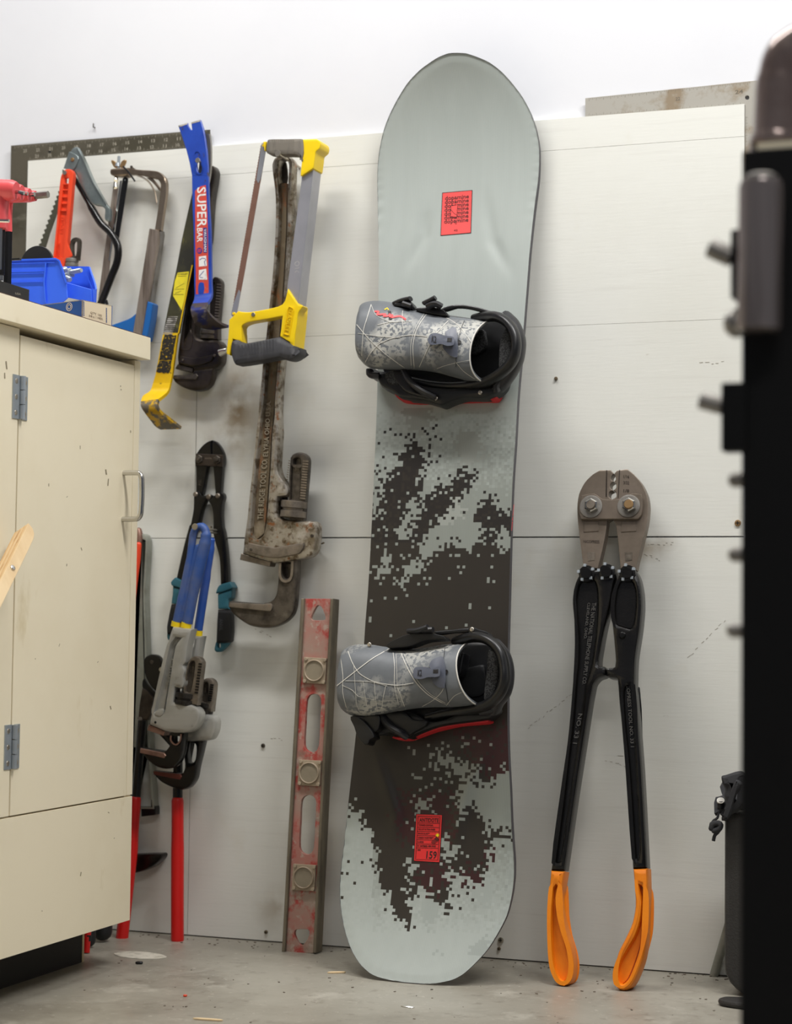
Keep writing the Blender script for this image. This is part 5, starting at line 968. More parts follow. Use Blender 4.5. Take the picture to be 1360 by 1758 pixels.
LIGHT_UP = [N2((0, -3000), (1300, -3000), (1300, 800), (1090, 800), (1000, 790), (1000, 700), (930, 690), (900, 780), (850, 800), (760, 860), (640, 830), (690, 790), (750, 700), (800, 640), (850, 540), (780, 500), (690, 630), (560, 660), (465, 680), (470, 600), (500, 560), (510, 330), (480, 300), (420, 330), (400, 360), (340, 420), (330, 500), (255, 600), (250, 640), (180, 680), (0, 680)),
            N2((460, 680), (510, 700), (500, 800), (440, 870), (430, 950), (380, 990), (330, 990), (320, 930), (350, 860), (410, 820), (390, 750)),
            N2((240, 1040), (280, 1050), (290, 1180), (230, 1240), (185, 1230), (190, 1180), (230, 1120)),
            N2((620, 840), (760, 860), (860, 830), (860, 900), (920, 950), (880, 1040), (800, 1050), (740, 1030), (720, 990), (640, 1000), (610, 1060), (540, 1100), (470, 1080), (480, 1010), (560, 920)),
            N2((410, 1100), (500, 1110), (520, 1250), (440, 1200), (350, 1240), (345, 1190), (420, 1160)),
            N2((1010, 920), (1110, 940), (1110, 1050), (1000, 1040)), N2((160, 700), (210, 700), (200, 830), (160, 850)),
            N2((405, 1370), (400, 1370), (400, 1300), (360, 1320), (345, 1270), (400, 1240)), N2((800, 1430), (860, 1430), (860, 1450), (810, 1470))]
LIGHT_DN = [N3((-200, 490), (210, 490), (250, 620), (300, 700), (330, 800), (315, 900), (350, 960), (370, 1060), (440, 1060), (405, 1130), (430, 1200), (480, 1220), (510, 1310), (545, 1240), (565, 1180), (505, 1140), (520, 1050), (580, 1100), (590, 990), (650, 1030), (700, 1110), (760, 1150), (800, 1220), (835, 1170), (780, 1110), (800, 1030), (770, 960), (800, 880), (900, 940), (910, 1050), (940, 960), (1000, 1040), (1030, 860), (1100, 830), (1040, 780), (1050, 700), (1400, 640), (1400, 2400), (-200, 2400)),
            N3((960, 360), (1080, 330), (1170, 270), (1300, 280), (1300, 660), (1060, 640), (1000, 600), (960, 500), (900, 420)),
            N3((590, 440), (660, 470), (650, 530), (560, 550)), N3((745, 690), (800, 720), (830, 760), (830, 850), (760, 840)),
            N3((640, 130), (760, 180), (900, 230), (920, 300), (870, 320), (780, 230), (700, 280), (690, 200)),
            N3((530, 860), (600, 880), (590, 920), (560, 980), (520, 930)), N3((860, 400), (960, 260), (1010, 220), (960, 380), (880, 560), (850, 700))]
RED = [N3((820, 0), (1250, 0), (1250, 260), (1060, 320), (900, 180)), N3((600, 880), (760, 840), (780, 1000), (700, 1080), (600, 980)), N3((450, 400), (800, 380), (820, 700), (480, 760)), N3((820, 900), (1000, 920), (1030, 1040), (840, 1010)), N3((1040, 760), (1110, 800), (1100, 840), (1030, 850))]
random.seed(21)
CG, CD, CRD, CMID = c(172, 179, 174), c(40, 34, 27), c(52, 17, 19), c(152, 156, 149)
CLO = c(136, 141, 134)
CDK = c(30, 25, 21)
def cell_colour(px, py):
    if py < 690: return CG
    jx, jy = random.gauss(0, 6.5), random.gauss(0, 6.5)
    x, y = px+jx, py+jy
    upper = py < 1180
    lit = any(inpoly(x, y, P) for P in (LIGHT_UP if upper else LIGHT_DN))
    r = random.random()
    if upper:
        if py < 735: lit = True
        if not lit and 860 < py < 1000 and r < .05: lit = True
        if not lit and 1000 <= py < 1120 and r < .018: lit = True
        if lit and 730 < py < 860 and px < 760 and r < .07: lit = False
    else:
        if not lit and px > 690 and py > 1265 and r < .06: lit = True
        if lit and 1400 < py < 1560 and r < .02: lit = False
        if py > 1610: lit = True
    if lit:
        # faint tone-on-tone squares where the print fades out
        if upper and 700 < py < 900 and 690 < px < 860 and math.sin(px*.06+py*.021)+math.sin(py*.05-px*.03)+random.gauss(0, .35) > .9: return CMID
        if not upper and 1480 < py < 1640 and px > 690 and math.sin(px*.07)+math.sin(py*.06+px*.02)+random.gauss(0, .35) > 1.0: return c(159, 166, 161)
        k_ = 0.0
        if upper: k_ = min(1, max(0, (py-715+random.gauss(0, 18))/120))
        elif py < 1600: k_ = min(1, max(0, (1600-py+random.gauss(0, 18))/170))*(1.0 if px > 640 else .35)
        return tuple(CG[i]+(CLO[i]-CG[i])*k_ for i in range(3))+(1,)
    if not upper and any(inpoly(x, y, P) for P in RED) and r < .92: return CRD
    if upper and py < 930 and r < .8: return CDK
    return CD
rows = []; v = vmin; k = 0
import math as _m
n0 = int((vmax-vmin)/CELL); vs = [vmin+(vmax-vmin)*i/n0 for i in range(n0+1)]
ends = []
for i, vv in enumerate(vs):
    ends.append(vv)
    if i < n0 and (i < 3 or i >= n0-4):
        for q in range(1, 5): ends.append(vv+(vs[i+1]-vv)*q/5)
vs = ends
ulo = min(p[0] for p in LUV); uhi = max(p[0] for p in RUV)
i0, i1 = int(math.floor(ulo/CELL)), int(math.ceil(uhi/CELL))
cols = [i*CELL for i in range(i0, i1+1)]
V = []; vid = {}; Fc = []; FCOL = []
LR = [(interp(LUV, vv), interp(RUV, vv)) for vv in vs]
def vert(i, j):
    u = min(max(cols[i], LR[j][0]), LR[j][1]); key = (round(u, 6), j)
    if key not in vid: vid[key] = len(V); V.append((u, vs[j]))
    return vid[key]
colcache = {}
for j in range(len(vs)-1):
    for i in range(len(cols)-1):
        q = [vert(i, j), vert(i+1, j), vert(i+1, j+1), vert(i, j+1)]
        qq = []
        for x in q:
            if x not in qq: qq.append(x)
        if len(qq) < 3: continue
        jr = int((vs[j]-vmin)/((vmax-vmin)/n0)+.01); key = (i, jr)
        if key not in colcache:
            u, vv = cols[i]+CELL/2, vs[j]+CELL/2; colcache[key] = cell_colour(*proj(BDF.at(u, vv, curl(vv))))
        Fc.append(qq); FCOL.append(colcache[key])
sb = thing('snowboard', 'grey-green snowboard with pixel camouflage print and folded bindings, leaning upright on the wall', 'snowboard', floor_at(725, 1688))
Mi = MW[sb.name].inverted()
def rim_in(u, v, lr):   # soft raised rim round nose and tail
    return 0
me = bpy.data.meshes.new('top_sheet')
pos = []
RIMP = [Vector(p) for p in LUV[::2]+RUV[::2] if p[1] > 1.20 or p[1] < .34]
for (u, vv) in V:
    rd = 0.0
    if vv > 1.22 or vv < .32:
        q = Vector((u, vv)); m_ = min((q-p).length_squared for p in RIMP)**.5
        rd = -.0018*max(0, 1-m_/.014)**1.3*min(1, (vv-1.22)/.1 if vv > 1.22 else (.32-vv)/.1)
    pos.append(Mi @ BDF.at(u, vv, deck_d(u, vv)+rd))
me.from_pydata(pos, [], Fc); me.update()
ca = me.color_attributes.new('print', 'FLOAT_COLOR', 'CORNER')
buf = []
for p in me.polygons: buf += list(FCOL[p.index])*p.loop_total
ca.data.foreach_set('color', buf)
me.polygons.foreach_set('use_smooth', [True]*len(me.polygons))
bm = bmesh.new(); bm.from_mesh(me); bmesh.ops.recalc_face_normals(bm, faces=bm.faces)
if sum(f.normal.dot(BDF.n) for f in list(bm.faces)[::50]) < 0: bmesh.ops.reverse_faces(bm, faces=bm.faces)
bm.to_mesh(me); bm.free()
mt = bpy.data.materials.new('board_print'); mt.use_nodes = True; nt = mt.node_tree; pb_ = nt.nodes['Principled BSDF']
at_ = nt.nodes.new('ShaderNodeAttribute'); at_.attribute_name = 'print'
tc = nt.nodes.new('ShaderNodeTexCoord'); wv = nt.nodes.new('ShaderNodeTexWave'); wv.wave_type = 'BANDS'; wv.bands_direction = 'X'
wv.inputs['Scale'].default_value = 110; wv.inputs['Distortion'].default_value = .6; nt.links.new(tc.outputs['Object'], wv.inputs['Vector'])
nz = nt.nodes.new('ShaderNodeTexNoise'); mp = nt.nodes.new('ShaderNodeMapping'); mp.inputs['Scale'].default_value = (60, 60, 3); nt.links.new(tc.outputs['Object'], mp.inputs[0]); nt.links.new(mp.outputs[0], nz.inputs['Vector']); nz.inputs['Scale'].default_value = 1
ad = nt.nodes.new('ShaderNodeMath'); ad.operation = 'MULTIPLY_ADD'; nt.links.new(wv.outputs[1], ad.inputs[0]); ad.inputs[1].default_value = .06; ad.inputs[2].default_value = .90
ad2 = nt.nodes.new('ShaderNodeMath'); ad2.operation = 'MULTIPLY_ADD'; nt.links.new(nz.outputs[0], ad2.inputs[0]); ad2.inputs[1].default_value = .10; nt.links.new(ad.outputs[0], ad2.inputs[2])
mul = nt.nodes.new('ShaderNodeMix'); mul.data_type = 'RGBA'; mul.blend_type = 'MULTIPLY'; mul.inputs[0].default_value = 1; nt.links.new(at_.outputs['Color'], mul.inputs[6]); nt.links.new(ad2.outputs[0], mul.inputs[7])
nt.links.new(mul.outputs[2], pb_.inputs['Base Color']); pb_.inputs['Roughness'].default_value = .45
pb_.inputs['Coat Weight'].default_value = .12; pb_.inputs['Coat Roughness'].default_value = .3
me.materials.append(mt)
dk = bpy.data.objects.new('top_sheet', me); COL.objects.link(dk); dk.parent = sb; MW[dk.name] = MW[sb.name]
# edge and base
TH = 0.013
def loop(off, ins=0.0):
    L = [(p[0]+ins, p[1]) for p in LUV]; R_ = [(p[0]-ins, p[1]) for p in RUV]
    tp_ = lambda v_: max(.32, min(1, (vmax-v_)/.30+.2, (v_-vmin)/.25+.2))
    return [BDF.at(u, v_, curl(v_)+off*tp_(v_)) for u, v_ in L+R_[::-1][1:-1]]
top, mid, bot = loop(-0.0001), loop(-TH*.5), loop(-TH)
n = len(top); V_ = top+mid+bot; F_ = []
for k in range(n):
    k2 = (k+1) % n; F_ += [(k, k2, n+k2, n+k), (n+k, n+k2, 2*n+k2, 2*n+k)]
obj('sidewall', (V_, F_), M_['sidewall'], sb, ang=60)
gr = []
for j in range(0, len(vs), 6):
    a, b = LR[j]; gr.append([BDF.at(a+(b-a)*i/6, vs[j], curl(vs[j])-TH*max(.32, min(1, (vmax-vs[j])/.30+.2, (vs[j]-vmin)/.25+.2))+.0001) for i in range(7)])
V_, F_ = [], []
for r_ in gr: V_ += r_
for j in range(len(gr)-1):
    for i in range(6): F_.append((j*7+i, j*7+i+1, j*7+i+8, j*7+i+7))
obj('base', (V_, F_), M_['postblk'], sb)
obj('edge_lettering', text(deckP, 'respect the mountain', [(879.5, 911), (883.6, 866), (881.6, 866), (877.5, 911)], .0002, .0003), M_['printred'], sb)
# ---- printed panels
def patch(quad, off, th=.0003, nu=8, nv=10, r=0):
    a, b, cc, d_ = quad; g_ = []
    for j in range(nv+1):
        y = j/nv; row = []
        for i in range(nu+1):
            x = i/nu; px = (1-y)*((1-x)*a[0]+x*b[0])+y*((1-x)*d_[0]+x*cc[0]); py = (1-y)*((1-x)*a[1]+x*b[1])+y*((1-x)*d_[1]+x*cc[1])
            row.append(deckP(px, py, off))
        g_.append(row)
    return solid_grid(g_, th)
S1 = T(740, 310, 15.11)
obj('sticker_border', patch(S1((245, 1432), (1042, 1362), (1076, 245), (292, 312)), .0006), M_['ink'], sb)
st1 = obj('red_sticker', patch(S1((262, 1416), (1026, 1348), (1058, 262), (306, 330)), .0009), M_['stickred'], sb, label='coral red printed panel reading dopamine seven times')
for k in range(7):
    y = 101*k; dx = -4*k
    obj('lettering', text(deckP, 'dopamine', S1((366+dx, 548+y), (985+dx*.6, 492+y), (985+dx*.6, 350+y), (366+dx, 404+y)), .0010, .0002), M_['ink'], st1)
obj('figure_block', patch(S1((515, 930), (668, 940), (688, 625), (525, 655)), .0014), M_['stickred'], st1)
obj('figure_outline', strip(deckP, S1((505, 945), (672, 945), (692, 622), (518, 655), (505, 945)), .55, .0015, .0003), M_['ink'], st1)
obj('figure_outline', strip(deckP, S1((515, 745), (590, 840), (690, 910)), .5, .0015, .0003), M_['ink'], st1)
obj('lettering', text(deckP, 'by', S1((625, 1135), (672, 1130), (672, 1100), (625, 1105)), .0011, .0002), M_['ink'], st1)
obj('lettering', text(deckP, 'K2', S1((600, 1315), (690, 1308), (690, 1262), (610, 1270)), .0011, .0002), M_['ink'], st1)
S2 = T(690, 1380, 14.65)
obj('sticker_border', patch(S2((296, 1442), (950, 1482), (1022, 275), (356, 250)), .0006), M_['ink'], sb)
st2 = obj('red_sticker', patch(S2((308, 1430), (940, 1468), (1010, 286), (368, 262)), .0009), M_['stickred2'], sb, label='red specification panel reading ANTIDOTE 159')
obj('panel_frame', strip(deckP, S2((408, 312), (960, 326), (905, 1415), (345, 1395), (408, 312)), .75, .0010, .0003), M_['ink'], st2)
obj('lettering', text(deckP, 'ANTIDOTE', S2((438, 455), (922, 468), (930, 366), (446, 352)), .0011, .0003), M_['ink'], st2)
for k, s_ in enumerate(['TOWARD CONTOUR', 'ICE CUT 30 TRAX BASES', 'SPACE GLASS™', 'CARBON DARKWEB™', 'A-SIDE', 'W1 SINTERED 4000 BASE']):
    y0_ = 480+105*k; xl_ = 408-9*k; xr_ = 955-8*k
    obj('rule', strip(deckP, S2((xl_, y0_), (xr_, y0_+12)), .6, .0010, .0003), M_['ink'], st2)
    obj('lettering', text(deckP, s_, S2((xl_+18, y0_+74), (xl_+18+(360, 420, 290, 395, 155, 470)[k], y0_+82), (xl_+18+(360, 420, 290, 395, 155, 470)[k], y0_+40), (xl_+18, y0_+32)), .0011, .0003), M_['ink'], st2)
obj('rule', strip(deckP, S2((360, 1105), (905, 1118)), .6, .0010, .0003), M_['ink'], st2)
obj('lettering', text(deckP, '159', S2((610, 1378), (868, 1388), (884, 1196), (628, 1184)), .0011, .0003), M_['ink'], st2)
obj('lettering', text(deckP, 'SIZE', S2((392, 1175), (468, 1180), (470, 1140), (396, 1136)), .0011, .0003), M_['ink'], st2)
fcw = obj('firecracker', strip(deckP, S2((765, 990), (905, 860)), 6.2, .0012, .0005), mat('firecracker_red', c(120, 22, 22), .5), st2)
obj('firecracker_band', join(strip(deckP, S2((825, 860), (905, 940)), 1.0, .0018, .0003), strip(deckP, S2((855, 835), (935, 912)), 1.0, .0018, .0003)), M_['ink'], st2)
obj('spark', plate_uv(Frame(deckP(*S2((900, 790))[0][:2], .0012), BDF.u, BDF.v), [[((.0042 if k % 2 else .0019)*math.cos(k*math.pi/8), (.0036 if k % 2 else .0016)*math.sin(k*math.pi/8)) for k in range(16)]], 0, .0004, 0), M_['bandy'], st2)

# ================================================================ bindings
def bp(f, x, y, d): q = f((x, y))[0]; return BDF.P(q[0], q[1], d)
def binding(f, sts, hoop, cup, chassis, red, footbed, pads, straps, screws, leverq, lines, lab, bucks, sticker=None):
    bd = obj('binding', join(plate(BDF, sm(f(*footbed)), .001, .022, .004), plate(BDF, sm(f(*chassis)), .008, .046, .006)), M_['bindblk'], sb, label=lab)
    obj('base_foam', plate(BDF, sm(f(*red)), .0005, .030, .003), M_['foamred'], bd)
    # folded high back: a curved shell lofted through stations
    NC = 22; raw = []
    for (a, b, mx, de, dc) in sts:
        row = []
        for j in range(NC+1):
            t = j/NC; s_ = math.sin(math.pi*t); tt = t-.10*math.sin(2*math.pi*t)
            row.append(bp(f, a[0]+(b[0]-a[0])*tt+mx*s_**1.2, a[1]+(b[1]-a[1])*tt, de+(dc-de)*s_**.7))
        raw.append(row)
    colsg = [smooth_path([r[j] for r in raw], 6) for j in range(NC+1)]
    grid = [[colsg[j][i] for j in range(NC+1)] for i in range(len(colsg[0]))]
    hb = obj('high_back', solid_grid(grid, .0045), M_['hb'], bd, ang=70, label='grey folded high back printed with pale scratch lines')
    flat = [(proj(p), (p-BDF.o).dot(BDF.n)) for r in grid for p in r]
    def hbP(px, py, off=0.0):
        best = sorted(((q[0]-px)**2+(q[1]-py)**2, d) for q, d in flat)[:4]; w = [1/(b_[0]+.3) for b_ in best]
        return BDF.P(px, py, sum(wi*b_[1] for wi, b_ in zip(w, best))/sum(w)+off)
    for ln in lines:
        obj('print_line', strip(lambda x, y, d: hbP(x, y, d), sm(f(*ln[0]), 5, False), ln[1], .0006, .0004), M_['hbline'], hb)
    # rolled rim at the heel opening
    obj('rim', tube(grid[-1], .0012, 8), M_['hbline'], hb)
    # forward lean lever and its plate
    q = leverq
    obj('lever_plate', plate_surf(hbP, sm(f(*q['plate'])), .001, .004), M_['lever'], bd)
    lv_ = obj('lean_lever', plate_surf(hbP, sm(f(*q['lever'])), .005, .013), M_['lever'], bd, label='slate grey forward-lean lever')
    obj('lever_slot', plate_surf(hbP, f(*q['slot']), .0125, .0136), M_['ink'], lv_)
    obj('lettering', text(hbP, 'K2', f(*q['k2']), .0132, .0006), M_['ink'], lv_)
    cx_, cy_, r_ = q['hole']; obj('adjust_hole', plate_surf(hbP, [f((cx_+r_*math.cos(k*.5236), cy_+r_*math.sin(k*.5236)))[0][:2] for k in range(12)], .0008, .0016), M_['ink'], bd)
    obj('seam', strip(lambda x, y, d: hbP(x, y, d), sm(f(*q['seam']), 4, False), .9, .0006, .0008), M_['bindlite'], hb)
    # heel hoop and cup
    hp_ = smooth_path([bp(f, x, y, d) for x, y, d in hoop], 5)
    obj('heel_hoop', tube(hp_, .0084, 14, ref=BDF.n, ratio=1.5), M_['bindblk'], bd)
    obj('heel_cup', tube(smooth_path([bp(f, x, y, d) for x, y, d in cup], 5), .0085, 12, ref=BDF.n, ratio=1.8), M_['bindlite'], bd)
    for nm, pts, d0_, d1_, m_ in pads: obj(nm, plate(BDF, sm(f(*pts)), d0_, d1_, .004), M_[m_], bd)
    for nm, pts, d0_, d1_ in straps: obj(nm, plate(BDF, sm(f(*pts)), d0_, d1_, .002), M_['bindblk'], bd)
    for nm, pts, r_ in bucks: obj(nm, tube(smooth_path([bp(f, x, y, d) for x, y, d in pts], 4), r_, 10, ref=BDF.n, ratio=1.6), M_['bindlite'], bd)
    for x, y, d in screws:
        p = bp(f, x, y, d); obj('screw', lathe(p-BDF.n*.003, p, [(0, .0036), (.7, .0036), (1, .0022)], 12), M_['screw'], bd)
    return bd, hb, hbP
def plate_surf(surf, pts, d0, d1):
    """small plate following a curved surface"""
    n = len(pts); cx_ = sum(p[0] for p in pts)/n; cy_ = sum(p[1] for p in pts)/n
    V, Fc = [], []
    for d in (d0, d1):
        V += [surf(p[0], p[1], d) for p in pts]; V += [surf(cx_+(p[0]-cx_)*.5, cy_+(p[1]-cy_)*.5, d) for p in pts]; V.append(surf(cx_, cy_, d))
    o = 2*n+1
    for b, s in ((0, 1), (o, -1)):
        for k in range(n): k2 = (k+1) % n; Fc += [(b+k, b+k2, b+n+k2, b+n+k), (b+n+k, b+n+k2, b+2*n)]
    for k in range(n): k2 = (k+1) % n; Fc.append((k, k2, o+k2, o+k))
    return V, Fc
sts1 = [((100, 235), (88, 505), -12, .072, .094), ((128, 172), (110, 558), -8, .064, .096), ((220, 150), (180, 622), 0, .058, .098), ((330, 160), (300, 636), 0, .055, .099), ((440, 190), (430, 637), 0, .053, .099), ((560, 222), (545, 643), -6, .051, .099), ((680, 245), (665, 660), -16, .049, .100), ((800, 262), (770, 688), -34, .048, .101), ((920, 275), (870, 715), -62, .047, .102), ((1030, 284), (985, 728), -112, .046, .102)]
bd1, hb1, hbP1 = binding(G1, sts1,
    [(940, 278, .045), (1020, 262, .062), (1100, 268, .080), (1170, 315, .090), (1212, 390, .094), (1222, 480, .094), (1200, 565, .090), (1140, 640, .080), (1060, 700, .064), (980, 735, .048), (880, 752, .036), (740, 758, .03), (600, 745, .03), (450, 712, .03)],
    [(1160, 262, .05), (1215, 320, .06), (1250, 410, .064), (1252, 480, .064), (1235, 570, .06), (1190, 660, .05), (1130, 740, .04), (1080, 785, .03)],
    [(175, 615), (240, 640), (300, 648), (430, 640), (455, 705), (560, 745), (740, 765), (900, 752), (1000, 742), (1080, 715), (1140, 690), (1130, 750), (1080, 800), (1000, 832), (850, 832), (760, 856), (690, 886), (640, 872), (560, 850), (400, 832), (340, 792), (262, 752), (225, 692), (182, 682)],
    [(360, 800), (460, 815), (560, 835), (700, 845), (900, 820), (1090, 800), (1068, 842), (1000, 844), (800, 850), (560, 858), (460, 856), (388, 842)],
    [(300, 210), (600, 225), (900, 270), (1150, 290), (1225, 400), (1225, 560), (1120, 720), (900, 790), (500, 780), (300, 700), (260, 450)],
    [('heel_pad', [(1150, 330), (1172, 345), (1190, 400), (1182, 560), (1110, 650), (1095, 560), (1105, 430)], .02, .060, 'mesh'), ('footbed', [(890, 345), (985, 350), (1000, 380), (1000, 480), (905, 520)], .02, .034, 'mesh'), ('toe_pad', [(290, 660), (380, 640), (420, 700), (380, 740), (320, 735)], .02, .05, 'mesh'), ('toe_ramp', [(340, 650), (430, 640), (470, 720), (520, 790), (640, 830), (560, 830), (430, 790)], .03, .052, 'bindblk')],
    [('ankle_strap', [(505, 210), (560, 192), (640, 195), (705, 212), (735, 245), (730, 258), (600, 238)], .05, .075), ('strap_ladder', [(685, 208), (760, 178), (850, 175), (960, 195), (1060, 225), (1150, 235), (1180, 258), (1172, 282), (1120, 268), (1030, 245), (900, 205), (800, 195), (720, 218)], .055, .066), ('toe_strap', [(350, 178), (400, 150), (460, 140), (495, 190), (480, 205), (400, 188)], .05, .078)],
    [(650, 838, .05), (965, 797, .05), (612, 180, .084)],
    dict(plate=[(795, 340), (805, 545), (760, 540), (715, 500), (700, 470), (720, 440), (720, 375), (755, 345)], lever=[(620, 382), (660, 378), (720, 398), (775, 405), (785, 430), (778, 462), (730, 468), (690, 455), (640, 462), (605, 455), (597, 430), (605, 400)], slot=[(735, 412), (768, 414), (764, 440), (732, 438)], k2=[(622, 440), (655, 446), (658, 400), (626, 394)], hole=(818, 442, 15), seam=[(860, 278), (830, 350), (808, 440), (795, 540), (795, 620)]),
    [([(195, 175), (160, 290), (140, 360), (128, 540)], 1.0), ([(92, 318), (180, 420), (300, 530), (430, 625)], 1.1), ([(150, 590), (190, 520), (250, 455), (350, 412), (480, 392), (590, 402)], 1.0), ([(592, 236), (540, 310), (505, 390), (490, 480), (500, 630)], 1.0), ([(575, 232), (525, 310), (490, 390), (474, 480), (480, 625)], .7), ([(240, 320), (330, 300), (480, 295)], .7), ([(420, 190), (415, 290), (430, 380)], .8), ([(100, 380), (250, 400), (400, 410)], .6), ([(530, 632), (580, 520), (640, 400), (740, 290)], .9), ([(645, 250), (740, 275), (830, 340), (900, 440)], .7), ([(285, 300), (285, 400), (240, 450)], .6), ([(640, 640), (700, 615), (790, 590), (890, 570)], .6), ([(790, 580), (850, 650), (960, 725)], .7), ([(195, 178), (230, 250), (330, 300)], .6)],
    'upper binding with grey high back folded over the board', [('toe_buckle', [(360, 172, .07), (410, 150, .075), (475, 135, .08)], .0042), ('toe_buckle', [(420, 170, .08), (480, 190, .078)], .005), ('ankle_buckle', [(575, 168, .078), (610, 150, .084), (650, 128, .086)], .0042), ('ankle_buckle', [(600, 190, .08), (650, 172, .084), (690, 190, .078)], .0055), ('lower_strap', [(430, 650, .05), (470, 720, .056), (560, 790, .056), (650, 835, .05)], .006), ('link', [(1130, 700, .05), (1085, 750, .05), (1085, 790, .046)], .006), ('toe_hook', [(185, 640, .05), (190, 672, .05), (250, 680, .046)], .006)])
obj('red_scribble', strip(lambda x, y, d: hbP1(x, y, d), sm(G1((220, 225), (250, 228), (235, 245), (300, 245), (280, 258), (350, 252), (330, 266), (400, 258), (440, 282)), 3, False), 3.0, .0008, .0005), M_['printred'], hb1)
obj('firecracker_mark', strip(lambda x, y, d: hbP1(x, y, d), G1((325, 222), (332, 280)), 5.4, .0012, .0005), M_['ink'], hb1)
obj('firecracker_label', strip(lambda x, y, d: hbP1(x, y, d), G1((326, 240), (330, 266)), 3.4, .0018, .0004), M_['printred'], hb1)
obj('spark', strip(lambda x, y, d: hbP1(x, y, d), G1((290, 212), (310, 200), (318, 215)), 2.0, .0012, .0004), M_['bandy'], hb1)
sts2 = [((92, 290), (82, 585), -12, .072, .094), ((112, 228), (110, 634), -10, .064, .096), ((190, 190), (175, 674), -2, .058, .098), ((300, 187), (280, 684), 0, .055, .099), ((420, 204), (390, 666), 0, .053, .099), ((530, 214), (510, 642), -4, .051, .099), ((650, 214), (625, 625), -14, .049, .100), ((770, 194), (735, 618), -30, .048, .101), ((870, 182), (860, 617), -55, .047, .102), ((970, 171), (1050, 612), -110, .046, .102)]
bd2, hb2, hbP2 = binding(G2, sts2,
    [(900, 165, .045), (970, 142, .062), (1050, 136, .080), (1130, 165, .090), (1195, 235, .094), (1222, 330, .094), (1225, 430, .094), (1200, 510, .088), (1140, 580, .074), (1050, 622, .058), (960, 640, .044), (850, 655, .036), (700, 690, .03)],
    [(1170, 180, .05), (1225, 250, .06), (1252, 340, .064), (1252, 440, .064), (1230, 520, .06), (1180, 590, .05), (1160, 640, .04)],
    [(165, 678), (260, 685), (390, 668), (500, 652), (600, 650), (700, 708), (800, 700), (900, 660), (1060, 632), (1165, 612), (1168, 645), (1130, 685), (1110, 698), (900, 725), (760, 748), (620, 800), (555, 828), (500, 815), (430, 795), (360, 800), (330, 760), (250, 730)],
    [(450, 822), (540, 815), (620, 768), (760, 742), (900, 715), (1110, 690), (1116, 716), (1040, 728), (900, 740), (740, 776), (620, 818), (560, 838), (490, 838)],
    [(300, 205), (600, 215), (900, 175), (1120, 180), (1230, 300), (1235, 450), (1130, 600), (900, 690), (550, 800), (400, 780), (260, 600), (260, 350)],
    [('heel_pad', [(1110, 225), (1150, 225), (1178, 300), (1180, 420), (1150, 520), (1090, 580), (1085, 480), (1100, 350)], .02, .062, 'mesh'), ('footbed', [(905, 380), (1030, 330), (1085, 330), (1090, 520), (960, 540)], .012, .026, 'matblack'), ('side_pad', [(925, 245), (948, 245), (940, 300), (915, 400), (905, 340)], .02, .055, 'bindlite'), ('toe_ramp', [(380, 665), (520, 640), (600, 700), (700, 715), (600, 790), (540, 820), (470, 770)], .03, .054, 'bindblk')],
    [('ankle_strap', [(408, 200), (470, 150), (560, 115), (680, 98), (760, 115), (820, 140), (760, 150), (680, 158), (580, 195), (500, 206)], .055, .085), ('strap_ladder', [(740, 98), (860, 85), (985, 72), (990, 98), (880, 105), (770, 118)], .060, .070), ('ladder_end', [(975, 72), (1010, 66), (1050, 82), (1110, 100), (1122, 128), (1060, 128), (990, 118)], .055, .076), ('toe_strap', [(165, 680), (230, 690), (300, 760), (330, 820), (300, 840), (285, 870), (255, 868), (210, 810), (190, 750)], .045, .075), ('toe_strap_tail', [(250, 690), (360, 672), (362, 760), (320, 790), (290, 740)], .04, .066)],
    [(510, 782, .056), (685, 72, .09), (1000, 82, .078), (295, 186, .075)],
    dict(plate=[(806, 272), (815, 482), (775, 480), (735, 450), (720, 415), (718, 350), (708, 330), (730, 290)], lever=[(612, 345), (680, 340), (730, 350), (780, 338), (785, 370), (775, 405), (700, 410), (660, 422), (612, 420), (598, 400), (600, 362)], slot=[(735, 358), (770, 356), (768, 382), (735, 382)], k2=[(628, 402), (656, 402), (658, 358), (630, 358)], hole=(824, 373, 15), seam=[(818, 195), (808, 280), (812, 380), (822, 480), (838, 580)]),
    [([(72, 470), (200, 370), (320, 280), (440, 210)], 1.3), ([(150, 230), (180, 310), (230, 385), (330, 440), (480, 465), (600, 450)], 1.1), ([(100, 280), (115, 400), (115, 520), (150, 660)], .9), ([(110, 465), (180, 500), (220, 540), (330, 565)], .8), ([(515, 245), (560, 350), (620, 450), (700, 530), (830, 605)], 1.2), ([(535, 250), (580, 350), (640, 450), (720, 530), (850, 605)], .7), ([(460, 240), (470, 330), (470, 470), (510, 640)], .9), ([(490, 480), (520, 560), (545, 630)], 1.0), ([(410, 470), (390, 560), (380, 655)], .8), ([(130, 435), (300, 440), (420, 470)], .6), ([(660, 612), (740, 565), (800, 500), (820, 400)], .8), ([(830, 600), (880, 540), (930, 515)], .7), ([(190, 330), (200, 480), (210, 600), (235, 655)], .6), ([(255, 440), (265, 520), (280, 610)], .6), ([(330, 440), (340, 560), (355, 650)], .6), ([(330, 575), (480, 572)], .6), ([(480, 250), (485, 350), (488, 470)], .6)],
    'lower binding with pale scratched high back folded over the board', [('ankle_buckle', [(570, 95, .08), (630, 90, .088), (700, 66, .09)], .0045), ('ankle_buckle', [(660, 88, .086), (735, 84, .086)], .0048), ('lower_strap', [(390, 680, .05), (430, 740, .06), (510, 790, .058), (550, 815, .05)], .0065), ('toe_hook', [(330, 790, .04), (400, 790, .036), (450, 770, .034)], .005), ('link', [(1160, 610, .05), (1140, 640, .05), (1060, 655, .05)], .006)])
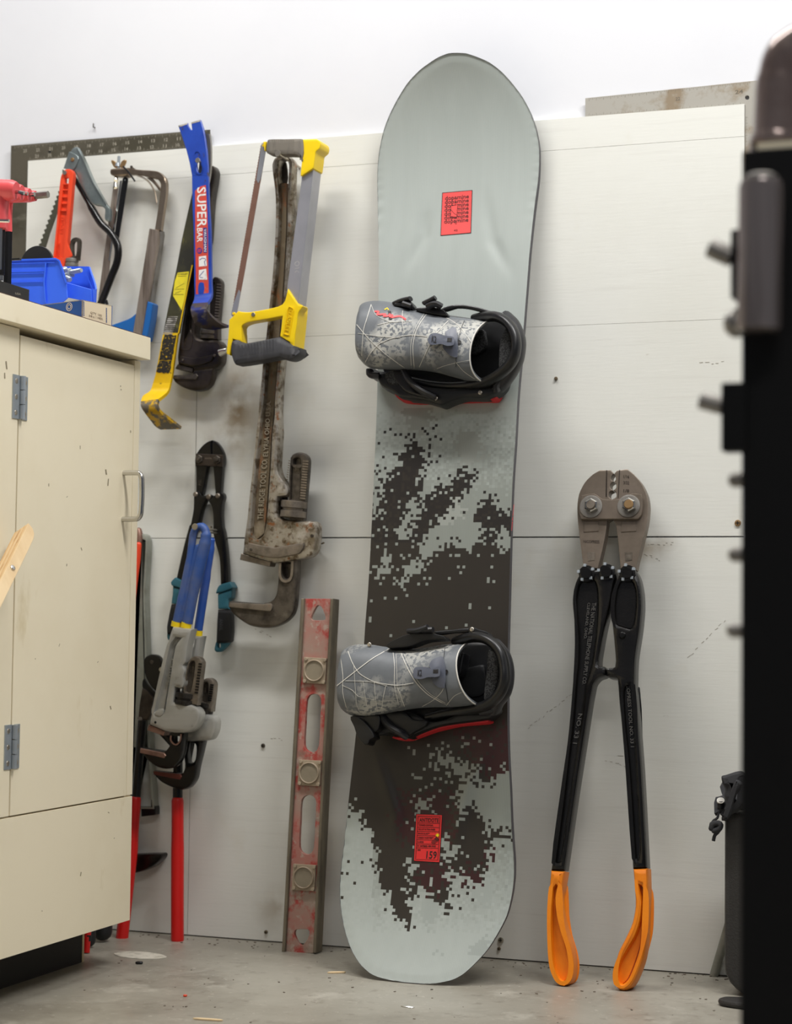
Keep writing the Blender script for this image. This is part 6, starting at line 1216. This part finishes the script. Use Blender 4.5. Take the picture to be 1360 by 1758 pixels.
# ================================================================ large compression cutters with orange grips
H1 = T(920, 780, 4.396); H2 = T(900, 1160, 3.139)
BF = lean(1018, 1694, (1050, 805), .030)
def hp(f, x, y): return f((x, y))[0][:2]
t = thing('splicing_tool', 'big two-handled splicing pliers, bare steel jaws, black arms, orange dipped grips', 'pliers', (BF.o.x, BF.o.y, 0))
jL = sm(H1((485, 118, 1), (565, 118, 1), (588, 145, 1), (572, 165), (570, 190), (588, 205, 1), (565, 222), (562, 250), (582, 272, 1), (555, 285), (552, 320), (575, 338, 1), (572, 480, 1), (540, 500, 1), (520, 640), (470, 860, 1), (360, 860, 1), (340, 700), (318, 520), (312, 400), (325, 300), (370, 210), (430, 150)))
jR = sm(H1((592, 145, 1), (610, 122, 1), (690, 110, 1), (740, 150), (800, 220), (840, 310), (850, 400), (838, 520), (805, 660), (770, 800), (755, 870, 1), (640, 870, 1), (625, 700), (605, 540), (580, 480, 1), (578, 338, 1), (606, 320), (604, 285), (584, 272, 1), (606, 250), (604, 222), (590, 205, 1), (602, 190), (600, 165)))
e0, e1 = -.010, .010
a = obj('jaw', plate(BF, jL, e0, e1, .0015), M_['cutter'], t); b = obj('jaw', plate(BF, jR, e0, e1, .0015), M_['cutter'], t)
obj('groove', strip(BF.P, H1((535, 120), (532, 322)), 1.8, e1-.001, .0014), M_['brown'], a); obj('groove', strip(BF.P, H1((632, 118), (622, 330)), 1.2, e1-.001, .0014), M_['brown'], b)
for par, x in ((a, 415), (b, 698)):
    obj('square_recess', plate(BF, H1((x-28, 738), (x+30, 738), (x+28, 800), (x-22, 806)), e1-.0002, e1+.0006, .0002), M_['ironbr'], par)
    obj('shoulder', plate(BF, H1((x-52, 505), (x+60, 505), (x+60, 580), (x-55, 588)), e1-.0005, e1+.0012, .0008), M_['cutter'], par)
obj('stamp', join(*[text(BF.P, s_, H1((662, y+22), (705, y+24), (705, y), (662, y-2)), e1, .0003) for s_, y in (('1/16', 158), ('3/32', 204), ('1/8', 264))]), M_['brown'], b, label='small stamped size marks')
obj('stamp', text(BF.P, 'NICOPRESS', H1((360, 668), (480, 672), (480, 650), (360, 646)), e1, .0003), M_['brown'], a)
cp = obj('centre_plate', plate(BF, sm(H1((345, 310, 1), (440, 296), (500, 335), (580, 342), (660, 330), (720, 296), (795, 300, 1), (808, 340), (800, 450), (770, 488, 1), (340, 490, 1), (322, 420)), 3), e1-.001, e1+.007, .001), M_['cutter'], t)
for cx_, mt_ in ((415, 'ironbr'), (700, 'copper')):
    cy_ = 392 if cx_ < 500 else 388
    p = BF.P(*hp(H1, cx_, cy_), e1+.010)
    w = obj('washer', cyl(BF, *hp(H1, cx_, cy_), e1+.006, e1+.0095, .0190, 32, .2), M_['steel'], cp)
    p = BF.P(*hp(H1, cx_-3, cy_-12), e1+.021)
    obj('hex_nut', lathe(p-BF.n*.013, p, [(0, .0128), (.12, .0122), (.85, .0118), (1, .0095)], 6), M_['chrome'], cp)
    obj('bolt_end', cyl(BF, *hp(H1, cx_-3, cy_-14), e1+.012, e1+.0245, .0082, 24, .2), M_[mt_], cp)
# black arms
aL = sm(H1((345, 880), (395, 850), (450, 870), (520, 845), (570, 860), (602, 905), (585, 980), (555, 1140), (520, 1290), (490, 1450), (475, 1590), (515, 1600), (527, 1625), (520, 1670), (470, 1690))+H2((372, 50), (330, 300), (275, 650), (217, 1050, 1), (142, 1048, 1), (190, 700), (235, 300), (262, 0))+H1((290, 1600), (296, 1400), (285, 1250), (272, 1120), (280, 1020), (305, 940)))
iL = sm(H1((345, 960), (400, 930), (445, 960), (465, 1040), (465, 1200), (450, 1400), (420, 1600))+H2((330, 60), (280, 420), (225, 800), (195, 1000), (168, 1000), (205, 700), (262, 300), (282, 60))+H1((310, 1700), (322, 1450), (318, 1250), (308, 1100), (320, 1010)))
aR = sm(H1((628, 900), (655, 860), (700, 845), (745, 870), (775, 930), (795, 1030), (800, 1150), (785, 1320), (752, 1540), (745, 1758, 1))+H2((600, 100), (632, 500), (660, 1035, 1), (583, 1040, 1), (548, 500), (510, 150), (500, 20))+H1((600, 1690), (540, 1680), (528, 1650), (535, 1612), (592, 1600), (590, 1450), (572, 1260), (568, 1140), (585, 1020), (605, 960)))
iR = sm(H2((545, 60), (580, 60), (596, 400), (622, 900), (614, 990), (600, 980), (566, 500), (540, 150)))
pk = sm(H1((640, 970), (690, 940), (735, 975), (755, 1060), (750, 1200), (722, 1310), (660, 1300), (608, 1275), (592, 1180), (600, 1060)))
f0, f1 = -.016, .018
la = obj('arm', join(plate(BF, aL, f0, f1, .006, [iL]), plate(BF, iL, f0+.002, f1-.007, .0004)), M_['black'], t)
ra = obj('arm', join(plate(BF, aR, f0, f1, .006, [iR, pk]), plate(BF, iR, f0+.002, f1-.006, .0004), plate(BF, pk, f0+.002, f1-.005, .0004)), M_['black'], t)
obj('lettering', text(BF.P, 'THE NATIONAL TELEPHONE SUPPLY CO.', [hp(H1, 425, 1120), hp(H1, 350, 1735), hp(H1, 378, 1740), hp(H1, 458, 1120)], f1-.007, .0016), M_['letterg'], la, label='cast letters along the left arm')
obj('lettering', text(BF.P, 'CLEVELAND, OHIO.', [hp(H1, 388, 1120), hp(H1, 358, 1395), hp(H1, 384, 1395), hp(H1, 412, 1120)], f1-.007, .0016), M_['letterg'], la)
obj('lettering', text(BF.P, 'NO. 33 1', [hp(H2, 292, 205), hp(H2, 262, 365), hp(H2, 285, 368), hp(H2, 314, 205)], f1-.007, .0016), M_['letterg'], la)
obj('lettering', text(BF.P, 'NICOPRESS TOOL NO. 33 1', [hp(H2, 548, 15), hp(H2, 575, 385), hp(H2, 594, 385), hp(H2, 568, 15)], f1-.006, .0016), M_['letterg'], ra)
obj('rivet', cyl(BF, *hp(H1, 650, 1365), f1-.006, f1+.003, .0065, 16, .4), M_['black'], ra)
for cx_, cy_ in ((380, 895), (532, 885), (688, 893)):
    p = BF.P(*hp(H1, cx_, cy_), f1+.006)
    cn = obj('castle_nut', lathe(p-BF.n*.012, p, [(0, .0135), (.7, .0135), (.75, .0095), (1, .0088)], 20), M_['black'], t)
    for k in range(5):
        an = math.radians(90+72*k+10); u, v = BF.uv(*hp(H1, cx_, cy_), f1); 
        obj('worn_tooth', fbox(BF, u+.0125*math.cos(an)-.0024, u+.0125*math.cos(an)+.0024, v+.0125*math.sin(an)-.0024, v+.0125*math.sin(an)+.0024, f1-.004, f1+.0035, .0006), M_['zinc'], cn)
# orange dipped grips: dished spoon ends
def spoon(outer, inner, lab):
    g_ = obj('grip', join(plate(BF, sm(outer), f0-.002, f1+.002, .007, [sm(inner)]), plate(BF, sm(inner), f0, f1-.012, .0005)), M_['grip'], t, label=lab)
spoon(H2((140, 1048, 1), (217, 1054, 1), (205, 1130), (192, 1200), (200, 1290), (222, 1380), (248, 1460), (262, 1540), (258, 1610), (242, 1655), (210, 1672), (178, 1660), (148, 1610), (130, 1540), (120, 1380), (122, 1250), (133, 1130)),
      H2((170, 1130), (185, 1200), (188, 1290), (205, 1400), (232, 1490), (243, 1560), (236, 1620), (212, 1645), (185, 1630), (160, 1570), (150, 1480), (146, 1340), (150, 1210)), 'orange dipped grip with dished end')
spoon(H2((584, 1040, 1), (662, 1038, 1), (665, 1160), (660, 1300), (655, 1420), (640, 1520), (610, 1610), (575, 1675), (535, 1698), (500, 1685), (484, 1640), (485, 1570), (505, 1490), (545, 1410), (580, 1330), (596, 1240), (592, 1140)),
      H2((620, 1130), (635, 1220), (625, 1320), (600, 1400), (560, 1470), (520, 1540), (502, 1600), (505, 1650), (530, 1660), (560, 1630), (590, 1560), (620, 1470), (642, 1380), (648, 1280), (645, 1170)), 'orange dipped grip with dished end')

# ================================================================ blurred black rack post close to the viewer
PD = 1.6
def near(px, py, dep=PD): return CAM+ray(px, py)*dep
pc = near(1271, 900); PY = pc.y; PF = wall_at(PY)
t = thing('rack_post', 'black powder-coated steel rack post with a cream top strip, close up at the edge', 'rack', (pc.x+.15, PY, 0))
px0 = PF.uv(1274, 262)[0]; ptop = PF.uv(1290, 257)[1]
obj('post', box((px0, PY, 0.0), (px0+.34, PY+.30, ptop), .003), M_['postblk'], t)
obj('top_strip', box((px0+.012, PY+.002, ptop), (px0+.34, PY+.28, ptop+.0055), .001), M_['cream'], t)
obj('top_pad', box((px0+.006, PY+.004, ptop+.0055), (px0+.33, PY+.27, ptop+.0085), .0008), M_['rustweb'], t)
kx = [(1262, 824), (1262, 952), (1259, 1082)]
for x, y in kx:
    p = PF.P(x, y, -.02); obj('peg', tube([p+Vector((.03, .0, 0)), p], [.005, .0065], 14, dome=True), M_['steel'], t)
R3 = T(1190, 280, 3.381)
# steel socket cylinder on the front face
c0 = PF.P(*hp(R3, 395, 105), .021); c1 = PF.P(*hp(R3, 385, 970), .021)
cy = obj('steel_cylinder', lathe(c1, c0, [(0, .0172), (.02, .0182), (.96, .0182), (1, .0165)], 40), M_['brushed'], label='brushed steel cylinder mounted upright on the black post', cat='cylinder', loc=c1)
obj('cap', lathe(c0, c0+Vector((0, 0, .006)), [(0, .014), (.6, .014), (1, .010)], 30), M_['steel'], cy)
def clip(top, bot, x0, x1, pin, lab):
    u0, v1 = PF.uv(*hp(R3, x0, top), .004); u1, v0 = PF.uv(*hp(R3, x1, bot), .004)
    o = thing('clip_block', lab, 'clip', PF.at(u1, v0, 0))
    obj('block', fbox(PF, u0, u1+.004, v0, v1, -.02, .004, .0015), M_['postblk'], o)
    a_, b_ = PF.P(*hp(R3, *pin[0]), -.006), PF.P(*hp(R3, *pin[1]), -.006)
    obj('pin', tube([a_, b_], pin[2], 16, dome=False), M_['steel'], o)
    return o
clip(385, 780, 218, 268, ((225, 545), (100, 490), .0085), 'upper black clip with a short steel pin on the rack post')
clip(1275, 1670, 162, 280, ((170, 1410), (45, 1375), .0075), 'lower black clip with a short steel pin on the rack post')
p = PF.P(*hp(R3, 255, 930), -.004); obj('knob', tube([p+Vector((.016, 0, 0)), p], [.008, .0125], 18, dome=True), M_['steel'], label='small steel knob under the cylinder on the rack post', cat='knob', loc=p)
# polished bent pipe standing on the post
b0 = PF.P(1333, 243, -.05); pts = [Vector((b0.x, b0.y, ptop+.0086)), PF.P(1336, 180, -.05), PF.P(1340, 130, -.05), PF.P(1352, 95, -.05), PF.P(1385, 72, -.05), PF.P(1430, 66, -.05)]
pb = obj('bent_pipe', tube(smooth_path(pts, 6), [.0205]*2+[.0200]*10+[.0190]*8+[.018]*11, 28), M_['pipebr'], label='polished brown metal bent pipe standing on top of the black post', cat='pipe', loc=pts[0])
obj('base_flange', lathe(Vector((b0.x, b0.y, ptop+.0086)), Vector((b0.x, b0.y, ptop+.024)), [(0, .0235), (.7, .023), (1, .0212)], 28), M_['pipebr'], pb)

# ================================================================ black case and cloth by the wall, steel pipe behind it
R1 = T(1200, 1300, 3.838)
CF = wall_at(-.13)
u0, vt = CF.uv(*hp(R1, 188, 330)); _, vb_ = CF.uv(*hp(R1, 250, 1500))
t = thing('hard_case', 'black pebbled hard case standing upright by the wall behind the post', 'case', (u0+.15, -.09, 0))
def rr_rect(a, b, c_, d, r):
    o = []
    for cx_, cy_, s in ((b-r, c_+r, -90), (b-r, d-r, 0), (a+r, d-r, 90), (a+r, c_+r, 180)):
        for k in range(6): an = math.radians(s+18*k); o.append((cx_+r*math.cos(an), cy_+r*math.sin(an)))
    return o
def case_out(g_): return rr_rect(u0+g_, u0+.30-g_, .001+g_, .2, .045)[0:6]+[(u0+.30-g_, vt-.004-g_), (u0+g_, vt-.004-g_)]+rr_rect(u0+g_, u0+.30-g_, .001+g_, .2, .045)[18:]
sh = obj('shell', plate_uv(CF, [case_out(0)], -.05, .03, .010), M_['case'], t)
obj('seam', plate_uv(CF, [case_out(-.0015), case_out(.006)], -.014, -.006, .001), M_['postblk'], t)
t2 = thing('jacket', 'crumpled black cloth with a cord lock draped over the case', 'cloth', (u0+.02, -.12, vt))
rows = []
random.seed(3)
prof = [(0.0, .030), (.012, .044), (.05, .040), (.10, .052), (.2, .050)]
for i in range(9):
    th = i/8; row = []
    for j in range(9):
        x = u0-.012+.022*math.sin(th*2.2)*.0+j*.03; 
        z = vt+.006+.040*math.sin(th*math.pi*.52)+.008*math.sin(j*1.9+i)-(.012*math.exp(-j*1.5))
        y = -.175+.095*th+.006*math.sin(j*2.3+i*1.7)
        row.append(Vector((x-.004*math.sin(i*1.3), y, z)))
    rows.append(row)
obj('cloth', solid_grid(rows, .006), M_['cloth'], t2, ang=80)
hood = sm(R1((140, 130), (165, 122), (262, 95), (300, 120), (300, 300), (250, 360), (195, 390), (170, 420), (140, 420), (150, 370), (172, 300), (158, 260), (165, 215), (148, 180)))
obj('fold', plate(CF, hood, .032, .060, .012), M_['cloth'], t2)
obj('flap', plate(CF, sm(R1((240, 150), (205, 230), (175, 330), (150, 400), (165, 425), (200, 385), (235, 260), (280, 180))), .048, .068, .008), M_['cloth'], t2)
cl = obj('cord_lock', tube([CF.P(*hp(R1, 146, 335), .04), CF.P(*hp(R1, 144, 290), .04)], .0056, 16), M_['wash'], t2)
obj('lock_cap', tube([CF.P(*hp(R1, 144, 292), .04), CF.P(*hp(R1, 144, 283), .042)], .0060, 16), M_['hbline'], cl)
obj('cord', tube(smooth_path([CF.P(*hp(R1, x, y), .042) for x, y in [(146, 335), (132, 365), (122, 400), (95, 420), (82, 455), (95, 470), (130, 460), (128, 490), (105, 515), (96, 552)]], 4), [.0020]*14+[.0034]*14+[.0028]*9, 8), M_['cloth'], t2)
obj('cord_knot', tube(smooth_path([CF.P(*hp(R1, x, y), .045) for x, y in [(82, 470), (95, 440), (140, 440), (135, 470), (100, 485)]], 4), .0045, 10, dome=True), M_['cloth'], t2)
# steel pipe leaning behind the case
b = floor_at(1226, 1676); p1 = WALL.P(1251, 1590, .02)
pp = obj('steel_pipe', tube([Vector((b.x, b.y, .0015)), p1+(p1-b)*2.2], .0072, 18), M_['aluo'], label='thin steel pipe leaning behind the black case, foot on the floor', cat='pipe', loc=(b.x, b.y, 0))
# dark rubber foot on the floor
b = floor_at(1262, 1728); FZ = Frame((b.x, b.y, 0), (1, 0, 0), (0, 1, 0))
obj('rubber_pad', plate_uv(FZ, [sm([(-.026, .004), (-.018, .024), (.03, .034), (.06, .03), (.06, -.02), (.01, -.02), (-.018, -.01)])], .0005, .010, .004), M_['case'], label='dark rubber pad on the concrete beside the post', cat='pad', loc=(b.x, b.y, 0))
# ---------------------------------------------------------------- litter on the floor
def splinter(px, py, L, w, ang, m, lab, h=.003, cat='wood chip'):
    b = floor_at(px, py); Fz = Frame((b.x, b.y, 0), (math.cos(ang), math.sin(ang), 0), (-math.sin(ang), math.cos(ang), 0))
    obj('splinter', plate_uv(Fz, [[(-L/2, -w*.2), (-L*.2, -w/2), (L*.4, -w*.4), (L/2, w*.1), (L*.2, w/2), (-L*.3, w*.4)]], .0002, h, .0006), M_[m], label=lab, cat=cat, loc=(b.x, b.y, 0))
splinter(578, 1671, .030, .006, .5, 'pine', 'pale wood splinter on the floor left of the snowboard tail')
splinter(700, 1729, .022, .007, -.1, 'chrome', 'shiny scrap of foil on the floor in front of the snowboard', .0015, 'foil')
splinter(357, 1752, .045, .005, .1, 'pine', 'long thin wood sliver on the concrete in front of the level')
splinter(239, 1655, .012, .010, .3, 'wash', 'dark clump of dirt on the floor near the red grips', .004, 'dirt')
splinter(318, 1711, .006, .005, .3, 'orange', 'tiny orange crumb on the bare concrete', .003, 'crumb')
random.seed(11); gs = []
for k in range(200):
    if k < 130: x = random.uniform(230, 1250); y = 1601+(x-230)*.0735+abs(random.gauss(0, 5))+1.5
    else: x = random.uniform(120, 1250); y = random.uniform(1640, 1757)
    b = floor_at(x, y)
    if b.y > -.003: continue
    s = random.uniform(.0004, .0013); a_ = random.random()*6
    Fz = Frame((b.x, b.y, 0), (math.cos(a_), math.sin(a_), 0), (-math.sin(a_), math.cos(a_), 0))
    g = box((-s*1.6, -s, 0), (s*1.6, s, s)); gs.append(([Fz.at(*p) for p in g[0]], g[1]))
obj('grit', join(*gs), M_['ironbr'], label='brown grit and crumbs scattered on the concrete along the wall', cat='grit', kind='stuff')
b = floor_at(237, 1640); FZ = Frame((b.x, b.y, 0), (1, 0, 0), (0, 1, 0))
obj('spilled_powder', plate_uv(FZ, [sm([(-.045, .0), (-.02, .03), (.03, .022), (.055, -.005), (.02, -.03), (-.02, -.025)])], .0001, .0009, .0003), mat('white_powder', c(206, 200, 186), .9, layers=[(c(170, 164, 150), 60, .45, .6, .8)]), label='pale powder spill on the floor in front of the red grips', cat='powder', kind='stuff', loc=(b.x, b.y, 0))
